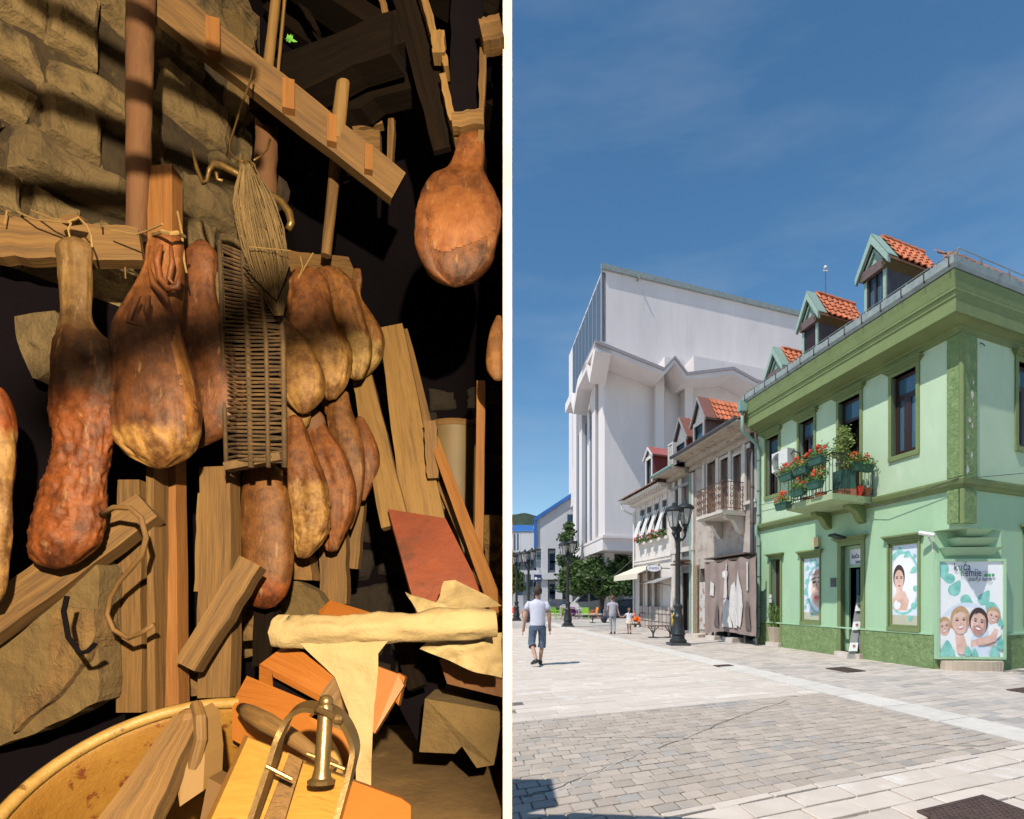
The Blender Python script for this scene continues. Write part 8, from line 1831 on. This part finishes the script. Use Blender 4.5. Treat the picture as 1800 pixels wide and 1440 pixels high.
mb = MB(); mb.prism([P(700, 1150, 1.9), P(765, 1150, 1.9), P(772, 1215, 1.9), P(745, 1325, 1.9), P(700, 1240, 1.9)], (0, .2, 0)); mb.build('dark_side', m_soot_shade, wb_)

# --- cream cloth roll, hanging strip, crumpled paper
def cloth(name, poly_rows, m, parent, nx=14, thick=.003, amp=.012, seed=0):
    """rows of (x,y,D) left..right pairs, interpolated to a wrinkled sheet"""
    vs = []; n = len(poly_rows); ny = (n - 1) * 6
    for j in range(ny + 1):
        t = j / 6; i = min(int(t), n - 2); f_ = t - i; f2 = f_ * f_ * (3 - 2 * f_)
        (l0, r0), (l1, r1) = poly_rows[i], poly_rows[i + 1]
        L_ = [l0[k] + (l1[k] - l0[k]) * f_ for k in range(3)]; R2 = [r0[k] + (r1[k] - r0[k]) * f_ for k in range(3)]
        for k in range(nx + 1):
            u = k / nx; x, y, d = [L_[q_] + (R2[q_] - L_[q_]) * u for q_ in range(3)]; p = P(x, y, d)
            d2 = d + amp * noise.noise(Vector((x / 45, y / 45, seed))) + amp * .5 * abs(noise.noise(Vector((x / 16, y / 30, seed + 3)))); vs.append(P(x + 2 * noise.noise(p * 20), y + 2 * noise.noise(p * 22), d2))
    W = nx + 1; fs = [(j * W + i, j * W + i + 1, (j + 1) * W + i + 1, (j + 1) * W + i) for j in range(ny) for i in range(nx)]
    mb = MB(); mb.add(vs, fs); b = len(vs); mb.add([v + Vector((0, thick, 0)) for v in vs], fs); return mb.build(name, m, parent, smooth=True)
cl_ = thing('cloth_roll', 'thick cream cloth roll lying across the crates with one strip hanging down', 'cloth', P(680, 1140, 1.4))
mb = MB(); pts = [(492, 1110, 1.42, 30), (512, 1112, 1.41, 29), (560, 1110, 1.40, 27), (640, 1107, 1.40, 27), (720, 1103, 1.41, 27), (800, 1098, 1.42, 28), (884, 1093, 1.44, 26)]
P3 = []; rad = []
for i in range(len(pts) - 1):
    for k in range(6):
        f_ = k / 6; q = [pts[i][j] + (pts[i + 1][j] - pts[i][j]) * f_ for j in range(4)]; P3.append(P(q[0], q[1] + 2 * noise.noise(Vector((i, f_ * 3, 1))), q[2])); rad.append(q[3] / F * q[2] * (1 + .05 * noise.noise(Vector((i + f_, 2, 2)))))
mb.tube(P3, rad, 28, rough=.24, cap=False); mb.build('roll', m_paper, cl_, smooth=True)
mb = MB(); mb.tube([P(490, 1108, 1.40), P(500, 1110, 1.41), P(516, 1112, 1.42)], [.030, .028, .02], 12); mb.build('roll_end', m_sootw, cl_)
cloth('hanging_strip', [((520, 1125, 1.385), (690, 1118, 1.385)), ((545, 1150, 1.37), (664, 1150, 1.37)), ((588, 1190, 1.365), (664, 1185, 1.365)), ((612, 1250, 1.36), (658, 1240, 1.36)), ((622, 1300, 1.35), (654, 1300, 1.35)), ((626, 1378, 1.34), (652, 1382, 1.34))], m_paper, cl_, nx=10, amp=.01, seed=5)
cp_ = thing('crumpled_paper', 'crumpled cream paper sheets on the bench at the right edge', 'paper', P(820, 1120, 1.5))
cloth('sheet', [((780, 1022, 1.62), (800, 1020, 1.62)), ((772, 1050, 1.56), (862, 1050, 1.56)), ((760, 1072, 1.52), (882, 1066, 1.52))], m_paper, cp_, nx=12, amp=.05, seed=8)
cloth('sheet', [((712, 1040, 1.56), (722, 1046, 1.56)), ((725, 1062, 1.52), (780, 1062, 1.52)), ((740, 1082, 1.50), (800, 1082, 1.50))], m_paper, cp_, nx=8, amp=.04, seed=9)
cloth('sheet', [((760, 1120, 1.50), (882, 1112, 1.50)), ((738, 1140, 1.47), (882, 1130, 1.47)), ((790, 1162, 1.46), (882, 1166, 1.46)), ((830, 1180, 1.46), (882, 1192, 1.46))], m_paper, cp_, nx=12, amp=.05, seed=10)

# --- orange crates
m_crate = wood('bright_orange_ply', (.58, .245, .06), (.44, .165, .036), c3=(.26, .09, .025), s3=5, t3=(.56, .72), rough=.5, bump=.2)
m_crate2 = wood('yellow_pine', (.58, .36, .095), (.50, .28, .065), c3=(.42, .16, .04), s3=3, t3=(.58, .7), rough=.55, bump=.2)
def oblong(parent, name, face, back, m):
    """solid from a front quad and a back quad in (px,py,D)"""
    f_ = [P(*q) for q in face]; b_ = [P(*q) for q in back]; mb = MB(); n = len(f_)
    mb.add(f_ + b_, [tuple(range(n)), tuple(range(2 * n - 1, n - 1, -1))] + [(i, (i + 1) % n, n + (i + 1) % n, n + i) for i in range(n)], 0, [[(0, 0), (.3, 0), (.3, .2), (0, .2)][:n] if n == 4 else [(0, 0)] * n, [(0, 0), (.3, 0), (.3, .2), (0, .2)] if n == 4 else [(0, 0)] * n] + [[(0, 0), (.3, 0), (.3, .1), (0, .1)]] * n)
    return mb.build(name, m, parent)
cr1 = thing('wooden_box', 'bright orange wooden box with a dark slot under the cream cloth', 'box', P(520, 1240, 1.45))
oblong(cr1, 'top_panel', [(507, 1130, 1.46), (590, 1184, 1.38), (562, 1222, 1.36), (456, 1168, 1.44)], [(507, 1136, 1.47), (590, 1190, 1.39), (562, 1228, 1.37), (456, 1174, 1.45)], m_crate)
oblong(cr1, 'front_strip', [(456, 1170, 1.44), (478, 1180, 1.42), (480, 1212, 1.42), (455, 1206, 1.44)], [(458, 1170, 1.49), (480, 1180, 1.47), (482, 1212, 1.47), (457, 1206, 1.49)], m_crate)
oblong(cr1, 'front_strip', [(478, 1180, 1.42), (562, 1222, 1.36), (562, 1234, 1.36), (480, 1190, 1.42)], [(480, 1180, 1.45), (564, 1222, 1.39), (564, 1234, 1.39), (482, 1190, 1.45)], m_crate)
oblong(cr1, 'slot_shade', [(478, 1184, 1.46), (562, 1224, 1.42), (566, 1250, 1.42), (480, 1218, 1.46)], [(480, 1184, 1.49), (562, 1224, 1.45), (566, 1250, 1.45), (482, 1218, 1.49)], m_soot_shade)  # black filler stands in for the shade inside the slot
oblong(cr1, 'end_panel', [(562, 1222, 1.36), (590, 1184, 1.38), (612, 1285, 1.38), (590, 1290, 1.36)], [(570, 1222, 1.42), (598, 1184, 1.44), (620, 1285, 1.44), (598, 1290, 1.42)], m_wood)
cr2 = thing('wooden_box', 'lower orange wooden box behind the steel clamp', 'box', P(480, 1310, 1.4))
oblong(cr2, 'top_panel', [(434, 1188, 1.44), (560, 1240, 1.34), (540, 1262, 1.32), (408, 1236, 1.40)], [(434, 1196, 1.45), (560, 1248, 1.35), (540, 1268, 1.33), (408, 1242, 1.41)], m_crate)
oblong(cr2, 'front_panel', [(408, 1234, 1.40), (540, 1258, 1.32), (612, 1290, 1.30), (616, 1352, 1.29), (480, 1340, 1.32), (408, 1300, 1.38)], [(408, 1234, 1.42), (540, 1258, 1.36), (612, 1290, 1.34), (616, 1352, 1.33), (480, 1340, 1.36), (408, 1300, 1.40)], m_crate)
cr3 = thing('wooden_box', 'orange box side showing right of the hanging cloth strip', 'box', P(680, 1230, 1.5))
oblong(cr3, 'panel', [(660, 1170, 1.50), (700, 1185, 1.49), (710, 1205, 1.48), (658, 1290, 1.42), (640, 1260, 1.44)], [(664, 1170, 1.54), (704, 1185, 1.53), (714, 1205, 1.52), (662, 1290, 1.46), (644, 1260, 1.48)], m_crate)
oblong(cr3, 'panel_edge', [(700, 1183, 1.49), (712, 1190, 1.50), (700, 1240, 1.49), (694, 1232, 1.48)], [(704, 1183, 1.53), (716, 1190, 1.54), (704, 1240, 1.53), (698, 1232, 1.52)], m_crate)
cr4 = thing('orange_lid', 'small orange board edge peeping out above the cloth roll', 'board', P(610, 1075, 1.6))
oblong(cr4, 'board', [(560, 1074, 1.60), (580, 1055, 1.64), (650, 1076, 1.60), (655, 1092, 1.56), (562, 1088, 1.56)], [(560, 1078, 1.62), (580, 1060, 1.66), (650, 1080, 1.62), (655, 1096, 1.58), (562, 1092, 1.58)], m_crate)

# --- barrel
br = thing('barrel', 'large tilted round tub with flaking yellow enamel at the bottom left', 'barrel', P(300, 1440, 1.1))
bc = P(302, 1428, 1.14); ax = Vector((.02, -math.sin(R(30)), math.cos(R(30)))).normalized(); Rb = 292 / F * 1.14
mb = MB(); mb.lathe(bc, [(Rb * .86, -.42), (Rb * .97, -.10), (Rb * .985, -.02), (Rb * 1.0, 0), (Rb * .985, .012), (Rb * .955, .008), (Rb * .935, -.012), (Rb * .925, -.05), (Rb * .90, -.20), (Rb * .84, -.40), (0, -.40)], 64, axis=ax); mb.build('tub_shell', m_yel, br, smooth=True, autos=50)
mb = MB(); q_ = ax.to_track_quat('Z', 'Y')
ringp = [bc + q_ @ Vector((Rb * .965 * math.cos(a), Rb * .965 * math.sin(a), .010)) for a in [2 * math.pi * k / 64 for k in range(65)]]; mb.tube(ringp, .014, 8, cap=False); mb.build('rolled_rim', mat('pale_rim_enamel', (.66, .52, .26), (.5, .34, .12), scale=12, rough=.5, bump=.4, bscale=40, c3=(.2, .10, .04), s3=20, t3=(.58, .66)), br, smooth=True)
mb = MB(); hp = [P(*q) for q in ((425, 1246, 1.28), (442, 1256, 1.22), (470, 1272, 1.18), (520, 1300, 1.14), (560, 1330, 1.12), (590, 1348, 1.12))]; mb.tube(hp, [.013, .020, .021, .017, .012, .010], 10, rough=.2); mb.build('log_handle', m_wood, br, smooth=True)
# log, beams and block standing in the tub
lg = thing('wooden_scoop', 'worn round wooden beam with a rounded end standing in the tub', 'beam', P(260, 1430, 1.05))
mb = MB(); a = P(334, 1268, 1.12); b = P(212, 1480, .96); mb.beam(b, a, 92 / F * .96, .045, wb=44 / F * 1.12, seg=8, jag=.004); mb.ball(a, 24 / F * 1.12, 12, 8, sc=(1, 1, 1)); mb.build('beam', m_wood, lg)
lg2 = thing('wooden_block', 'upright worn wooden block in the tub behind the round-ended beam', 'block', P(340, 1400, 1.1))
mb = MB(); mb.prism([P(318, 1268, 1.10), P(340, 1252, 1.11), (P(354, 1268, 1.11)), P(360, 1330, 1.09), P(357, 1390, 1.07), P(316, 1418, 1.05), P(308, 1360, 1.07)], (.01, .05, .01)); mb.build('block', m_woodl, lg2)
mb = MB(); mb.prism([P(366, 1368, 1.07), P(398, 1384, 1.06), P(380, 1460, 1.02), P(350, 1450, 1.03)], (0, .05, 0)); mb.build('block_shade', m_wood, lg2)
mb = MB(); mb.tube([P(345, 1240, 1.13), P(352, 1262, 1.10), P(353, 1300, 1.09), P(340, 1350, 1.085)], .012, 8); mb.build('peg', m_wood, lg2)

# --- steel clamp on pine blocks
pn1 = thing('pine_block', 'long yellow pine board leaning in the tub left of the steel clamp', 'board', P(440, 1440, .98))
oblong(pn1, 'board', [(436, 1296, 1.08), (508, 1326, 1.06), (452, 1470, .93), (358, 1470, .93)], [(430, 1292, 1.12), (500, 1320, 1.10), (446, 1464, .97), (352, 1464, .97)], m_crate2)
oblong(pn1, 'board_side', [(505, 1322, 1.07), (532, 1336, 1.07), (492, 1470, .95), (448, 1470, .94)], [(505, 1322, 1.11), (532, 1336, 1.11), (492, 1470, .99), (448, 1470, .98)], m_wood)
pn2 = thing('pine_block', 'broad pine block with rounded corner under the steel clamp at the bottom', 'block', P(610, 1430, .98))
oblong(pn2, 'block_left', [(533, 1342, 1.05), (606, 1368, 1.03), (590, 1470, .93), (494, 1470, .93)], [(533, 1336, 1.09), (606, 1362, 1.07), (590, 1464, .97), (494, 1464, .97)], m_crate2)
oblong(pn2, 'block_right', [(606, 1368, 1.03), (706, 1404, 1.02), (722, 1416, 1.01), (722, 1470, .95), (588, 1470, .92)], [(606, 1364, 1.08), (706, 1400, 1.07), (722, 1412, 1.06), (722, 1466, 1.00), (588, 1466, .97)], m_crate)
cp = thing('steel_clamp', 'steel U-shaped clamp with a thick bolt on the pine blocks', 'clamp', P(545, 1380, .98))
def strap(pts, w_, th_, m, name):
    P3 = [P(*q) for q in pts]; mb = MB(); vs = []
    sm = []
    for i in range(len(P3) - 1):
        for k in range(5):
            t = k / 5; p0 = P3[max(i - 1, 0)]; p1 = P3[i]; p2 = P3[i + 1]; p3 = P3[min(i + 2, len(P3) - 1)]
            sm.append(.5 * ((2 * p1) + (-p0 + p2) * t + (2 * p0 - 5 * p1 + 4 * p2 - p3) * t * t + (-p0 + 3 * p1 - 3 * p2 + p3) * t ** 3))
    sm.append(P3[-1])
    for i, p in enumerate(sm):
        t = (sm[min(i + 1, len(sm) - 1)] - sm[max(i - 1, 0)]).normalized(); w = (Vector((0, 1, .25)) - t * t.dot(Vector((0, 1, .25)))).normalized() ; n = t.cross(w).normalized()
        vs += [p - w * w_ / 2 - n * th_ / 2, p + w * w_ / 2 - n * th_ / 2, p + w * w_ / 2 + n * th_ / 2, p - w * w_ / 2 + n * th_ / 2]
    m_ = len(sm); fs = [(4 * i + q, 4 * i + (q + 1) % 4, 4 * i + 4 + (q + 1) % 4, 4 * i + 4 + q) for i in range(m_ - 1) for q in range(4)] + [(0, 1, 2, 3), (4 * m_ - 4, 4 * m_ - 3, 4 * m_ - 2, 4 * m_ - 1)]
    mb.add(vs, fs); return mb.build(name, m, cp, smooth=True, autos=35)
strap([(432, 1475, .90), (448, 1430, .92), (478, 1340, .96), (494, 1290, .98), (512, 1256, .985), (536, 1242, .985), (562, 1246, .985)], .030, .009, m_steel, 'left_strap')
strap([(562, 1246, .985), (585, 1250, .99), (608, 1272, .985), (623, 1310, .975), (618, 1350, .96), (602, 1410, .93), (584, 1475, .90)], .030, .009, m_steel, 'right_strap')
mb = MB(); T_, B_ = P(573, 1238, .975), P(565, 1372, .955); d = (T_ - B_).normalized()
mb.tube([B_, B_.lerp(T_, .15), B_.lerp(T_, .16), B_.lerp(T_, .97), T_], [.017, .013, .0125, .0125, .011], 14); mb.ball(T_ + d * .004, .0125, 12, 8); mb.build('bolt', m_steel, cp, smooth=True, autos=40)
mb = MB(); mb.lathe(B_ - d * .006, [(.022, 0), (.023, .006), (.017, .010)], 16, axis=d); mb.build('washer', m_steel, cp)
mb = MB(); mb.tube([P(556, 1244, .95), P(592, 1264, .97)], .006, 8); mb.ball(P(594, 1264, .965), .010, 10, 6); mb.build('pin', m_steel, cp)
mb = MB(); mb.tube([P(468, 1347, .94), P(513, 1370, .95)], .004, 8); mb.build('cross_pin', m_steel, cp)
mb = MB(); mb.tube([P(540, 1325, .99), P(606, 1352, .99)], .004, 8); mb.build('rod', m_steel, cp)
# leaf sprig showing through a gap
lf = thing('leaf_sprig', 'small bright green leaf sprig in a gap under the ceiling', 'leaves', P(510, 68, 1.9))
mb = MB()
for k in range(7):
    c = P(510 + random.uniform(-8, 8), 68 + random.uniform(-6, 6), 1.9); a = random.uniform(0, 6.28); d = Vector((math.cos(a), .3, math.sin(a))) * .012; n = Vector((-math.sin(a), .2, math.cos(a))) * .006; mb.add([c - d, c + n, c + d, c - n], [(0, 1, 2, 3)])
mb.build('leaves', leafmat('fresh_leaf', (.10, .35, .05), (.15, .45, .08)), lf)
mb = MB(); mb.tube([P(502, 75, 1.9), P(518, 60, 1.91)], .0012, 4); mb.build('twig', m_sootw, lf)
# --- the work lamp itself (behind the viewer)
wlm = thing('work_lamp', 'metal work lamp on a stand behind the viewer with an added flap keeping light off the street', 'lamp', (.30, -.8, 0))
mb = MB(); mb.tube([(.30, -.92, 0), (.30, -.92, 1.95)], .018, 8); mb.build('stand', m_blackm, wlm)
mb = MB(); mb.box((.30, -.93, 2.02), (.30, .02, .26)); mb.box((.30, -.85, 2.16), (.30, .16, .015)); mb.box((.30, -.85, 1.885), (.30, .16, .015)); mb.build('housing', m_blackm, wlm)
mb = MB(); mb.box((.256 + .35, -.45, 2.0), (.70, .01, 1.3)); mb.build('added_flap', m_blackm, wlm)  # unseen plate added to keep lamp light off the street
for k in range(3): a = k * 2.09; mb = MB(); mb.tube([(.30, -.92, .5), (.30 + .4 * math.cos(a), -.92 + .4 * math.sin(a), 0)], .012, 6); mb.build('leg', m_blackm, wlm)

# overhead poles, and laths added close to the lamp (out of the picture, they throw the shadow bands)
def shade(name, label, p, q, f_, w_, ext=.12, m=None):
    A = LAMP.lerp(p, f_); B = LAMP.lerp(q, f_); d = (B - A); A = A - d * ext; B = B + d * ext
    mb = MB(); mb.tube([A, B], w_ / 2, 8); mb.build(name, m or m_sootw, label=label, cat='pole')
def wallp(px, py): s_, z_ = S1.sz(px, py); return S1.pt(s_, 0, z_)
shade('loft_pole', 'overhead pole nearest the stone wall, upper one', wallp(90, 15), wallp(420, 215), .60, .036)
shade('loft_pole', 'overhead pole nearest the stone wall, middle one', wallp(0, 138), wallp(420, 312), .60, .040)
shade('loft_pole', 'overhead pole nearest the stone wall, lowest one', wallp(-40, 305), wallp(300, 372), .58, .034)
shade('shadow_lath', 'unseen lath added close in front of the work lamp for a shadow band', P(60, 690, 1.36), P(610, 575, 1.95), .24, .042, .03)
shade('shadow_lath', 'short unseen lath added in front of the work lamp for a shadow band', P(735, 352, 1.62), P(880, 300, 1.62), .24, .0095, .0)
